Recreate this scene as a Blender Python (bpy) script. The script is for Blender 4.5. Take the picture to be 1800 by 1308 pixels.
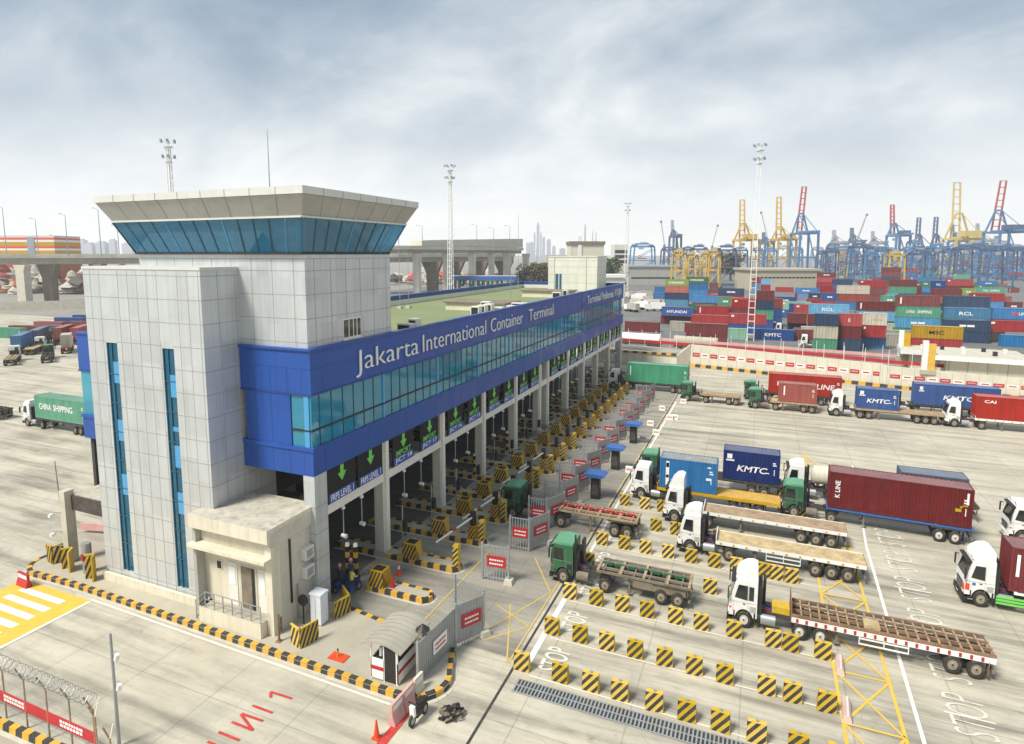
import bpy, math, random
from mathutils import Vector, Matrix
S = bpy.context.scene
for o in list(bpy.data.objects): bpy.data.objects.remove(o)
R = math.radians
rnd = random.Random(11)
# ---------------------------------------------------------------- camera
CAM_H = 28.0
PITCH = math.atan(135/1092); YAW = math.atan(471/1092*math.cos(PITCH))
hd = Vector((-math.sin(YAW), math.cos(YAW), 0)); rt = Vector((math.cos(YAW), math.sin(YAW), 0)); UP0 = Vector((0, 0, 1))
fw = math.cos(PITCH)*hd - math.sin(PITCH)*UP0; up = math.cos(PITCH)*UP0 + math.sin(PITCH)*hd
cd = bpy.data.cameras.new('camera'); cam = bpy.data.objects.new('camera', cd); S.collection.objects.link(cam)
cd.sensor_width = 36; cd.sensor_fit = 'HORIZONTAL'; cd.lens = 1092/1800*36
cd.shift_x = 30/1800; cd.shift_y = -73/1800
cd.clip_start = .5; cd.clip_end = 20000
cam.matrix_world = Matrix(((rt.x, up.x, -fw.x, 0), (rt.y, up.y, -fw.y, 0), (rt.z, up.z, -fw.z, CAM_H), (0, 0, 0, 1)))
S.camera = cam
# ---------------------------------------------------------------- exposure
vs = S.view_settings; vs.view_transform = 'Standard'; vs.look = 'None'; vs.exposure = 1.05; vs.gamma = 1.0; vs.use_curve_mapping = False
# ---------------------------------------------------------------- sun
SUN = Vector((-.36, -.62, .95)).normalized()
sd = bpy.data.lights.new('sun', 'SUN'); so = bpy.data.objects.new('sun', sd); S.collection.objects.link(so)
sd.energy = 2.55; sd.angle = R(15); sd.color = (1, .95, .86)
so.rotation_euler = (-SUN).to_track_quat('-Z', 'Y').to_euler()
# ---------------------------------------------------------------- sky: overcast cloud over a clear-sky model
w = bpy.data.worlds.new('World'); S.world = w; w.use_nodes = True
T = w.node_tree; T.nodes.clear()
def nd(tree, typ, **k):
    n = tree.nodes.new(typ)
    for a, b in k.items():
        if a.startswith('i_'):
            key = a[2:]; n.inputs[int(key) if key.isdigit() else key.replace('_', ' ')].default_value = b
        else: setattr(n, a, b)
    return n
def ramp(n, stops):
    cr = n.color_ramp
    while len(cr.elements) < len(stops): cr.elements.new(.5)
    for e, (p, c) in zip(cr.elements, stops):
        e.position = p; e.color = (*c, 1) if len(c) == 3 else c
L = T.links.new
sky = nd(T, 'ShaderNodeTexSky', sky_type='NISHITA', sun_disc=False)
sky.sun_elevation = math.asin(SUN.z); sky.sun_rotation = math.atan2(SUN.x, SUN.y)
tc = nd(T, 'ShaderNodeTexCoord'); sep = nd(T, 'ShaderNodeSeparateXYZ'); L(tc.outputs['Generated'], sep.inputs[0])
zz = nd(T, 'ShaderNodeMath', operation='MAXIMUM', i_1=0.0); L(sep.outputs[2], zz.inputs[0])
za = nd(T, 'ShaderNodeMath', operation='ADD', i_1=.42); L(zz.outputs[0], za.inputs[0])
dx = nd(T, 'ShaderNodeMath', operation='DIVIDE'); L(sep.outputs[0], dx.inputs[0]); L(za.outputs[0], dx.inputs[1])
dy = nd(T, 'ShaderNodeMath', operation='DIVIDE'); L(sep.outputs[1], dy.inputs[0]); L(za.outputs[0], dy.inputs[1])
cmb = nd(T, 'ShaderNodeCombineXYZ'); L(dx.outputs[0], cmb.inputs[0]); L(dy.outputs[0], cmb.inputs[1])
mp = nd(T, 'ShaderNodeMapping'); L(cmb.outputs[0], mp.inputs[0])
mp.inputs['Location'].default_value = (3.7, 1.9, 0.4); mp.inputs['Rotation'].default_value = (0, 0, R(35)); mp.inputs['Scale'].default_value = (.9, 1.15, 1)
n1 = nd(T, 'ShaderNodeTexNoise', i_Scale=2.3, i_Detail=9.0, i_Roughness=.56, i_Distortion=.3); L(mp.outputs[0], n1.inputs['Vector'])
n2 = nd(T, 'ShaderNodeTexNoise', i_Scale=1.05, i_Detail=3.0, i_Roughness=.5); L(mp.outputs[0], n2.inputs['Vector'])
mixn = nd(T, 'ShaderNodeMix', data_type='FLOAT', i_0=.45); L(n1.outputs[0], mixn.inputs[2]); L(n2.outputs[0], mixn.inputs[3])
cr = nd(T, 'ShaderNodeValToRGB'); L(mixn.outputs[0], cr.inputs[0])
ramp(cr, [(.38, (1.4, 1.85, 2.35)), (.45, (1.95, 2.4, 2.85)), (.51, (2.75, 3.1, 3.4)), (.60, (4.2, 4.4, 4.4))])
hz = nd(T, 'ShaderNodeMapRange', i_1=0.0, i_2=.34, i_3=1.0, i_4=0.0); L(zz.outputs[0], hz.inputs[0])
hp = nd(T, 'ShaderNodeMath', operation='POWER', i_1=2.0); L(hz.outputs[0], hp.inputs[0])
mh = nd(T, 'ShaderNodeMix', data_type='RGBA'); L(hp.outputs[0], mh.inputs[0]); L(cr.outputs[0], mh.inputs[6]); mh.inputs[7].default_value = (6.4, 6.3, 6.0, 1)
ms = nd(T, 'ShaderNodeMix', data_type='RGBA', i_0=.94); L(sky.outputs[0], ms.inputs[6]); L(mh.outputs[2], ms.inputs[7])
bg = nd(T, 'ShaderNodeBackground', i_Strength=.1); L(ms.outputs[2], bg.inputs[0])
wo = nd(T, 'ShaderNodeOutputWorld'); L(bg.outputs[0], wo.inputs[0])
S.cycles.max_bounces = 8; S.cycles.transparent_max_bounces = 16; S.cycles.volume_bounces = 1

# ---------------------------------------------------------------- materials
def gp(u, v, z=0.):
    """the spot on the ground (or at height z) seen at column u, row v of the 1800 x 1308 photograph"""
    d = rt*(u-870)/1092-up*(v-581)/1092+fw; return d*((z-CAM_H)/d.z)+Vector((0, 0, CAM_H))
MATS = {}
def mat(name, col, rough=.6, metal=0., var=.12, vs_=.6, dirt=0., dcol=(.16, .12, .08), spec=.5, emit=0.):
    """weathered surface: base colour broken up by two sizes of noise, plus blotchy dirt"""
    if name in MATS: return MATS[name]
    m = bpy.data.materials.new(name); m.use_nodes = True; t = m.node_tree; b = t.nodes['Principled BSDF']; l = t.links.new
    b.inputs['Roughness'].default_value = rough; b.inputs['Metallic'].default_value = metal; b.inputs['Specular IOR Level'].default_value = spec
    b.inputs['Base Color'].default_value = (*col, 1)
    if emit: b.inputs['Emission Color'].default_value = (*col, 1); b.inputs['Emission Strength'].default_value = emit
    if var or dirt:
        co = nd(t, 'ShaderNodeTexCoord'); n = nd(t, 'ShaderNodeTexNoise', i_Scale=vs_, i_Detail=6.0, i_Roughness=.62); l(co.outputs['Object'], n.inputs['Vector'])
        r = nd(t, 'ShaderNodeValToRGB'); l(n.outputs[0], r.inputs[0])
        ramp(r, [(.3, tuple(max(0, c*(1-var)) for c in col)), (.7, tuple(min(1, c*(1+var)) for c in col))])
        out = r.outputs[0]
        if dirt:
            n2 = nd(t, 'ShaderNodeTexNoise', i_Scale=vs_*2.3, i_Detail=8.0, i_Roughness=.7); l(co.outputs['Object'], n2.inputs['Vector'])
            r2 = nd(t, 'ShaderNodeMapRange', i_1=.5, i_2=.78, i_3=0.0, i_4=dirt); l(n2.outputs[0], r2.inputs[0])
            mx = nd(t, 'ShaderNodeMix', data_type='RGBA'); l(r2.outputs[0], mx.inputs[0]); l(out, mx.inputs[6]); mx.inputs[7].default_value = (*dcol, 1)
            out = mx.outputs[2]
        l(out, b.inputs['Base Color'])
    MATS[name] = m; return m
def glass_mat(name, tint, rough=.04, refl=.35, body=None):
    m = bpy.data.materials.new(name); m.use_nodes = True; t = m.node_tree; t.nodes.clear(); l = t.links.new
    tr = nd(t, 'ShaderNodeBsdfTransparent'); tr.inputs[0].default_value = (*tint, 1)
    gl = nd(t, 'ShaderNodeBsdfGlossy'); gl.inputs[0].default_value = (.8, .9, .95, 1); gl.inputs['Roughness'].default_value = rough
    fr = nd(t, 'ShaderNodeFresnel'); fr.inputs[0].default_value = 1.5
    mr = nd(t, 'ShaderNodeMapRange', i_1=0.0, i_2=1.0, i_3=.04, i_4=refl+.5); l(fr.outputs[0], mr.inputs[0])
    mx = nd(t, 'ShaderNodeMixShader'); l(mr.outputs[0], mx.inputs[0]); l(tr.outputs[0], mx.inputs[1]); l(gl.outputs[0], mx.inputs[2])
    if body:
        df = nd(t, 'ShaderNodeBsdfDiffuse'); df.inputs[0].default_value = (*body, 1); m2 = nd(t, 'ShaderNodeMixShader', i_0=.48); l(tr.outputs[0], m2.inputs[1]); l(df.outputs[0], m2.inputs[2]); l(m2.outputs[0], mx.inputs[1])
    o = nd(t, 'ShaderNodeOutputMaterial'); l(mx.outputs[0], o.inputs[0]); MATS[name] = m; return m

mat('white_paint', (.78, .78, .75), .35, 0, .05, .8, .25, (.35, .31, .25))
mat('cab_white', (.78, .78, .75), .32, 0, .05, .9, .35, (.42, .37, .29))
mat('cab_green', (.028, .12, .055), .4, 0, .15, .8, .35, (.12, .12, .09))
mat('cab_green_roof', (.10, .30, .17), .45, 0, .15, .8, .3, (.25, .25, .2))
mat('black', (.018, .018, .018), .55, 0, .2, 1, .3, (.09, .08, .06))
mat('rubber', (.035, .032, .028), .85, 0, .2, 1.5, .9, (.15, .115, .075))
mat('rim', (.28, .24, .18), .6, 0, .25, 2, .6)
mat('rim_white', (.6, .58, .54), .5, 0, .15, 2, .5)
mat('rim_yellow', (.55, .33, .09), .6, 0, .2, 2, .5)
mat('chassis', (.055, .05, .045), .7, 0, .3, 1.2, .8, (.17, .13, .09))
mat('rust', (.24, .145, .08), .85, 0, .35, 1.4, .6, (.09, .05, .03))
mat('rust_light', (.36, .26, .16), .85, 0, .3, 1.4, .6, (.16, .10, .06))
mat('deck_wood', (.46, .35, .19), .8, 0, .35, 1.1, .8, (.26, .17, .09))
mat('deck_wood_dark', (.34, .24, .15), .8, 0, .3, 1.1, .75, (.2, .13, .08))
mat('deck_yellow', (.52, .32, .07), .7, 0, .2, .9, .4, (.28, .17, .07))
mat('dusty_brown', (.20, .165, .12), .85, 0, .3, 1.2, .5, (.1, .08, .055))
mat('dark_glass', (.012, .016, .018), .06, 0, 0, 1, 0, spec=.8)
mat('yellow', (.62, .36, .022), .55, 0, .12, 1.2, .35, (.25, .15, .04))
mat('yellow_light', (.64, .43, .05), .6, 0, .12, 1.6, .55, (.30, .22, .10))
mat('kerb_black', (.035, .035, .033), .75, 0, .2, 1.2, .5, (.12, .11, .09))
mat('kerb_yellow', (.60, .34, .035), .7, 0, .15, 1.2, .5, (.26, .17, .07))
mat('red_paint', (.42, .022, .025), .5, 0, .12, .8, .2)
mat('sign_red', (.46, .02, .03), .5, 0, .08, .8, .1)
mat('orange_red', (.70, .07, .02), .5, 0, .1, .8, .1)
mat('pink_faded', (.62, .33, .30), .7, 0, .18, .8, .3, (.5, .42, .36))
mat('blue_clad', (.022, .082, .34), .36, 0, .05, .25, .12, (.05, .09, .22), spec=.35)
mat('pink_pale', (.70, .52, .47), .7, 0, .2, .8, .4, (.5, .42, .36))
mat('blue_canopy', (.035, .12, .36), .5, 0, .1, .8, .15)
mat('blue_dark', (.015, .05, .22), .5, 0, .1, .8, .1)
mat('cream', (.66, .615, .48), .75, 0, .06, .5, .22, (.40, .33, .22))
mat('cream_grey', (.55, .52, .43), .8, 0, .10, .5, .4, (.3, .27, .2))
mat('white_clad', (.66, .65, .57), .5, 0, .05, .4, .16, (.42, .39, .3))
mat('silver_clad', (.555, .58, .585), .34, .30, .05, .3, .15, (.40, .38, .32))
mat('seam', (.30, .30, .285), .8, 0, .1, 1)
mat('fascia_grey', (.40, .395, .35), .6, 0, .06, .4, .12)
mat('fascia_top', (.60, .60, .56), .5, 0, .05, .5, .2, (.4, .37, .3))
mat('concrete', (.40, .37, .30), .85, 0, .14, .5, .5, (.22, .19, .14))
mat('pale_concrete', (.60, .57, .48), .85, 0, .10, .2, .3, (.36, .33, .26))
mat('concrete_light', (.50, .47, .39), .85, 0, .12, .5, .45, (.28, .25, .19))
mat('roof_grit', (.46, .43, .35), .9, 0, .2, .8, .95, (.17, .155, .125))
mat('roof_beige', (.36, .335, .27), .8, 0, .1, .6, .3)
mat('cream_wall', (.62, .585, .47), .8, 0, .08, .4, .35, (.42, .37, .28))
mat('roof_green', (.19, .225, .10), .8, 0, .1, .12, .3, (.24, .25, .14))
mat('column_paint', (.60, .57, .47), .7, 0, .06, .6, .3, (.34, .29, .2))
mat('beam_white', (.72, .70, .63), .6, 0, .05, .6, .2, (.45, .4, .32))
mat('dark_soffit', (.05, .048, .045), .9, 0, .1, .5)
mat('sign_black', (.008, .007, .007), .8, 0, .2, 1)
mat('sign_green', (.16, .58, .09), .5, 0, .05, 1)
mat('sign_blue', (.02, .08, .36), .5, 0, .08, 1)
mat('sign_white', (.78, .78, .76), .5, 0, .03, 1)
mat('steel_grey', (.33, .35, .36), .5, .4, .12, 1, .3, (.25, .22, .18))
mat('galv', (.40, .42, .43), .45, .5, .1, 1, .25, (.25, .23, .2))
mat('ac_white', (.70, .69, .63), .5, 0, .06, 1, .2)
mat('cabinet_white', (.66, .70, .74), .4, 0, .04, 1, .15)
mat('skin', (.30, .17, .11), .6, 0, .05, 3)
mat('cloth_dark', (.03, .032, .04), .85, 0, .2, 3)
mat('cloth_blue', (.03, .07, .2), .85, 0, .2, 3)
mat('vest_yellow', (.72, .66, .12), .8, 0, .1, 3)
mat('vest_orange', (.70, .25, .04), .8, 0, .1, 3)
mat('helmet_pink', (.62, .22, .25), .3, 0, .05, 3)
mat('blue_panel', (.07, .30, .55), .3, 0, .04, 1)
mat('interior_blue', (.02, .09, .15), .6, 0, .1, 1)
mat('crane_blue', (.05, .10, .20), .6, 0, .15, .1)
mat('crane_blue_light', (.06, .19, .38), .6, 0, .12, .1)
mat('crane_yellow', (.55, .36, .05), .6, 0, .12, .1)
mat('crane_yellow_pale', (.58, .44, .14), .6, 0, .12, .1)
mat('crane_red', (.42, .06, .05), .6, 0, .12, .1)
mat('crane_grey', (.28, .32, .36), .6, 0, .12, .1)
mat('mast_white', (.74, .74, .71), .5, 0, .05, 1, .15)
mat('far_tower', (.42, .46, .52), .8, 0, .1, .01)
mat('tan_wall', (.44, .40, .31), .85, 0, .07, .1, .2)
mat('leaf', (.035, .06, .022), .8, 0, .5, .4)
mat('leaf_warm', (.08, .075, .03), .8, 0, .5, .4)
mat('trunk', (.12, .09, .06), .9, 0, .3, 2)
mat('tarp', (.42, .39, .34), .9, 0, .3, .25, .5)
mat('tarp_red', (.28, .06, .05), .9, 0, .25, .25, .3)
glass_mat('glass_band', (.42, .84, .98), .05, .5, (.05, .42, .62))
glass_mat('glass_cab', (.20, .62, .86), .05, .40, (.02, .24, .44))
glass_mat('glass_strip', (.14, .46, .66), .05, .25, (.012, .17, .28))
CC = dict(maroon=(.20, .035, .035), red=(.42, .028, .030), brick=(.36, .075, .055), coral=(.48, .12, .075), orange=(.55, .15, .045), royal=(.022, .085, .30), blue=(.035, .17, .42),
          azure=(.045, .25, .55), sky=(.12, .40, .65), steel=(.10, .29, .47), navy=(.022, .055, .125), slate=(.045, .065, .10), peri=(.22, .33, .52), sea=(.11, .38, .235),
          mint=(.28, .50, .36), green=(.045, .18, .055), lime=(.28, .36, .08), cream=(.66, .61, .48), grey=(.40, .38, .31), yellow=(.62, .37, .035), emerald=(.075, .37, .21), navyblue=(.014, .038, .19), oiled=(.19, .018, .020), kline=(.52, .04, .025), deepblue=(.04, .22, .52), dullblue=(.10, .14, .22))
mat('container_roof_deepblue', (.27, .275, .27), .75, 0, .25, .6, .5, (.14, .13, .12))
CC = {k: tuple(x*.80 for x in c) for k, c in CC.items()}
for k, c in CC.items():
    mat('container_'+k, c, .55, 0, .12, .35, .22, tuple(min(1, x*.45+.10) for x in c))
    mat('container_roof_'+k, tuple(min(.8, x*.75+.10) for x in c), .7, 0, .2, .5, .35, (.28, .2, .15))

def weather(name, cell, amt, streak):
    """panel-to-panel tint differences and rain streaks on metal cladding"""
    t = MATS[name].node_tree; b = t.nodes['Principled BSDF']; l = t.links.new; src = b.inputs['Base Color'].links[0].from_socket
    co = nd(t, 'ShaderNodeTexCoord'); sn = nd(t, 'ShaderNodeVectorMath', operation='SNAP'); sn.inputs[1].default_value = cell; ad = nd(t, 'ShaderNodeVectorMath', operation='ADD'); ad.inputs[1].default_value = (.31, .27, .02)
    l(co.outputs['Object'], ad.inputs[0]); l(ad.outputs[0], sn.inputs[0]); wn = nd(t, 'ShaderNodeTexWhiteNoise', noise_dimensions='3D'); l(sn.outputs[0], wn.inputs['Vector'])
    r = nd(t, 'ShaderNodeMapRange', i_1=0., i_2=1., i_3=1-amt, i_4=1+amt*.4); l(wn.outputs[0], r.inputs[0])
    mp = nd(t, 'ShaderNodeMapping'); mp.inputs['Scale'].default_value = (2.6, 2.6, .10); l(co.outputs['Object'], mp.inputs[0]); n = nd(t, 'ShaderNodeTexNoise', i_Scale=1., i_Detail=5., i_Roughness=.6); l(mp.outputs[0], n.inputs['Vector'])
    r2 = nd(t, 'ShaderNodeMapRange', i_1=.45, i_2=.75, i_3=1., i_4=1-streak); l(n.outputs[0], r2.inputs[0]); k = nd(t, 'ShaderNodeMath', operation='MULTIPLY'); l(r.outputs[0], k.inputs[0]); l(r2.outputs[0], k.inputs[1])
    vm = nd(t, 'ShaderNodeVectorMath', operation='SCALE'); l(src, vm.inputs[0]); l(k.outputs[0], vm.inputs['Scale']); l(vm.outputs[0], b.inputs['Base Color'])
    rr = nd(t, 'ShaderNodeMapRange', i_1=0., i_2=1., i_3=b.inputs['Roughness'].default_value-.08, i_4=b.inputs['Roughness'].default_value+.14); l(wn.outputs[0], rr.inputs[0]); l(rr.outputs[0], b.inputs['Roughness'])
weather('silver_clad', (1.08, 1.95, 1.78), .07, .14); weather('blue_clad', (1.5, 1.5, 3.2), .09, .14); weather('white_clad', (1.9, 1.9, 1.8), .05, .12); weather('cream', (50, 50, 50), .0, .16); weather('fascia_grey', (1.95, 1.8, 6), .06, .12); weather('column_paint', (50, 50, 50), 0, .18)
for k in CC: weather('container_'+k, (50, 50, 50), 0., .30)
def vary(name, lo, hi):
    """copies of one thing are not all equally faded"""
    t = MATS[name].node_tree; b = t.nodes['Principled BSDF']; l = t.links.new; src = b.inputs['Base Color'].links[0].from_socket
    oi = nd(t, 'ShaderNodeObjectInfo'); r = nd(t, 'ShaderNodeMapRange', i_1=0., i_2=1., i_3=lo, i_4=hi); l(oi.outputs['Random'], r.inputs[0]); hs = nd(t, 'ShaderNodeHueSaturation'); l(src, hs.inputs['Color']); l(r.outputs[0], hs.inputs['Value'])
    r2 = nd(t, 'ShaderNodeMapRange', i_1=0., i_2=1., i_3=1.1, i_4=.92); l(oi.outputs['Random'], r2.inputs[0]); l(r2.outputs[0], hs.inputs['Saturation']); l(hs.outputs[0], b.inputs['Base Color'])
for k in CC: vary('container_'+k, .78, 1.14)
vary('yellow_light', .74, 1.1); vary('yellow', .8, 1.1); vary('cab_white', .93, 1.02)
# ---------------------------------------------------------------- mesh builder
class MB:
    def __init__(s, zs=1.): s.v = []; s.f = []; s.mi = []; s.ms = []; s.zs = zs; s.sm = []
    def m(s, name):
        if name not in s.ms: s.ms.append(name)
        return s.ms.index(name)
    def add(s, vs, fs, mt, smooth=False):
        b = len(s.v); k = s.m(mt); s.v += [(x, y, z*s.zs) for x, y, z in vs]
        for f in fs: s.f.append([i+b for i in f]); s.mi.append(k); s.sm.append(smooth)
        return s
    def box(s, x0, x1, y0, y1, z0, z1, mt, top=None, tp=(0, 0, 0, 0)):
        a, b_, c, d = tp
        v = [(x0, y0, z0), (x1, y0, z0), (x1, y1, z0), (x0, y1, z0), (x0+a, y0+c, z1), (x1-b_, y0+c, z1), (x1-b_, y1-d, z1), (x0+a, y1-d, z1)]
        s.add(v, [(0, 3, 2, 1), (0, 1, 5, 4), (1, 2, 6, 5), (2, 3, 7, 6), (3, 0, 4, 7)], mt); s.add(v[4:], [(0, 1, 2, 3)], top or mt); return s
    def bar(s, p, q, w, h=None, mt='black'):
        p = Vector(p); q = Vector(q); d = (q-p)
        if d.length < 1e-6: return s
        d.normalize(); u = UP0 if abs(d.z) < .95 else Vector((1, 0, 0)); a = d.cross(u).normalized(); b = a.cross(d).normalized(); h = h or w
        a *= w/2; b *= h/2
        v = [tuple(t+i*a+j*b) for t in (p, q) for i, j in ((-1, -1), (1, -1), (1, 1), (-1, 1))]
        return s.add(v, [(0, 1, 2, 3), (4, 7, 6, 5), (0, 4, 5, 1), (1, 5, 6, 2), (2, 6, 7, 3), (3, 7, 4, 0)], mt)
    def cyl(s, p, q, r, r2=None, n=10, mt='black', smooth=True):
        p = Vector(p); q = Vector(q); d = (q-p).normalized(); u = UP0 if abs(d.z) < .95 else Vector((1, 0, 0)); a = d.cross(u).normalized(); b = d.cross(a).normalized(); r2 = r if r2 is None else r2
        v = [tuple(t+rr*(math.cos(2*math.pi*i/n)*a+math.sin(2*math.pi*i/n)*b)) for t, rr in ((p, r), (q, r2)) for i in range(n)]
        s.add(v, [(i, (i+1) % n, n+(i+1) % n, n+i) for i in range(n)], mt, smooth); s.add(v, [tuple(range(n))[::-1], tuple(range(n, 2*n))], mt); return s
    def prism(s, poly, ax, a, b, mt, cap=None):
        n = len(poly)
        def P(t, k):
            return {'x': (k, t[0], t[1]), 'y': (t[0], k, t[1]), 'z': (t[0], t[1], k)}[ax]
        v = [P(t, k) for k in (a, b) for t in poly]
        s.add(v, [(i, (i+1) % n, n+(i+1) % n, n+i) for i in range(n)], mt); s.add(v, [tuple(range(n))[::-1], tuple(range(n, 2*n))], cap or mt); return s
    def quad(s, pts, mt): return s.add([tuple(p) for p in pts], [tuple(range(len(pts)))], mt)
    def mesh(s, name='mesh'):
        me = bpy.data.meshes.new(name); me.from_pydata(s.v, [], s.f)
        for k in s.ms: me.materials.append(MATS[k])
        me.polygons.foreach_set('material_index', s.mi); me.polygons.foreach_set('use_smooth', s.sm); me.update()
        return me
    def obj(s, name, parent=None, loc=(0, 0, 0)): return link(name, s.mesh(name), parent, loc)
def link(name, me, parent=None, loc=(0, 0, 0), rot=None):
    o = bpy.data.objects.new(name, me); S.collection.objects.link(o); o.location = loc
    if rot: o.rotation_euler = rot
    if parent: o.parent = parent
    return o
def thing(name, label, cat, loc=(0, 0, 0), rz=0., group=None):
    o = bpy.data.objects.new(name, None); S.collection.objects.link(o); o.location = loc; o.rotation_euler = (0, 0, rz); o.empty_display_size = .3
    return tag(o, label, cat, group)
def tag(o, label, cat, group=None):
    o['label'] = label; o['category'] = cat
    if group: o['group'] = group
    return o
def struct(o): o['kind'] = 'structure'; return o
def copy_thing(o, label, loc=None, rz=None, parent=None):
    """a thing with copies of its parts and their sub-parts"""
    c = o.copy(); S.collection.objects.link(c); c.parent = parent
    if parent is None:
        c['label'] = label
        if loc is not None: c.location = loc
        if rz is not None: c.rotation_euler = (0, 0, rz)
    for ch in o.children: copy_thing(ch, None, parent=c)
    return c
# lettering with Blender's own built-in font, turned into mesh
TX = {}
def text_mesh(s, bold=0., ext=.0, mt='sign_white'):
    key = (s, bold, ext, mt)
    if key in TX: return TX[key]
    cu = bpy.data.curves.new('lettering', 'FONT'); cu.body = s; cu.size = 1; cu.align_x = 'CENTER'; cu.align_y = 'CENTER'; cu.offset = bold; cu.extrude = ext; cu.resolution_u = 3
    ob = bpy.data.objects.new('lettering_tmp', cu); S.collection.objects.link(ob); bpy.context.view_layer.update()
    me = bpy.data.meshes.new_from_object(ob.evaluated_get(bpy.context.evaluated_depsgraph_get())); bpy.data.objects.remove(ob); bpy.data.curves.remove(cu)
    me.materials.clear(); me.materials.append(MATS[mt])
    xs = [v.co.x for v in me.vertices]; ys = [v.co.y for v in me.vertices]
    TX[key] = (me, min(xs), max(xs), min(ys), max(ys)); return TX[key]
FACE = {'-y': ((1, 0, 0), (0, 0, 1)), '+x': ((0, 1, 0), (0, 0, 1)), '-x': ((0, -1, 0), (0, 0, 1)), '+y': ((-1, 0, 0), (0, 0, 1)), 'z': ((0, 1, 0), (-1, 0, 0))}
def letters(name, s, c, wd, ht, face, mt='sign_white', parent=None, bold=.012, ext=.0, shear=0., caps=False):
    """word s fitted into wd x ht round point c, reading along the face's right-hand direction"""
    me, x0, x1, y0, y1 = text_mesh(s, bold, ext, mt); r, u = (Vector(t) for t in FACE[face]); nn = r.cross(u)
    if caps: _, _, _, y0, y1 = text_mesh('I', bold, ext, mt)      # all words share one cap height and baseline
    sx = wd/(x1-x0); sy = ht/(y1-y0)
    o = link(name, me, parent)
    M = Matrix(((r.x*sx, u.x*sy+r.x*shear*sy, nn.x, 0), (r.y*sx, u.y*sy+r.y*shear*sy, nn.y, 0), (r.z*sx, u.z*sy+r.z*shear*sy, nn.z, 0), (0, 0, 0, 1)))
    off = M @ Vector(((x0+x1)/2, (y0+y1)/2, 0))
    M.translation = Vector(c)-off
    if shear:
        me2 = me.copy(); me2.transform(M); o.data = me2
    else: o.matrix_local = M
    return o
def stripes(s, o, r, u, wd, ht, n, wb, mt, slant=1.):
    """diagonal bands clipped to the rectangle o + a*r + b*u (a<wd, b<ht)"""
    o = Vector(o); r = Vector(r); u = Vector(u); per = (wd+ht*slant)/n
    for i in range(n+1):
        a0 = i*per-(ht*slant if slant > 0 else 0); poly = []
        raw = [(a0, 0), (a0+per*wb, 0), (a0+per*wb+ht*slant, ht), (a0+ht*slant, ht)]
        def clip(P, f, g):
            out = []
            for k in range(len(P)):
                A, B = P[k], P[(k+1) % len(P)]; fa, fb = f(A), f(B)
                if fa >= 0: out.append(A)
                if fa*fb < 0:
                    tt = fa/(fa-fb); out.append((A[0]+tt*(B[0]-A[0]), A[1]+tt*(B[1]-A[1])))
            return out
        poly = clip(raw, lambda p: p[0], 0)
        if poly: poly = clip(poly, lambda p: wd-p[0], 0)
        if len(poly) > 2: s.add([tuple(o+a*r+b*u) for a, b in poly], [tuple(range(len(poly)))], mt)
def ordinal(n):
    W = ['first', 'second', 'third', 'fourth', 'fifth', 'sixth', 'seventh', 'eighth', 'ninth', 'tenth', 'eleventh', 'twelfth', 'thirteenth', 'fourteenth', 'fifteenth', 'sixteenth', 'seventeenth', 'eighteenth', 'nineteenth', 'twentieth']
    return W[n-1] if n <= 20 else '%dth' % n if n % 10 not in (1, 2, 3) else '%d%s' % (n, {1: 'st', 2: 'nd', 3: 'rd'}[n % 10])
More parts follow.
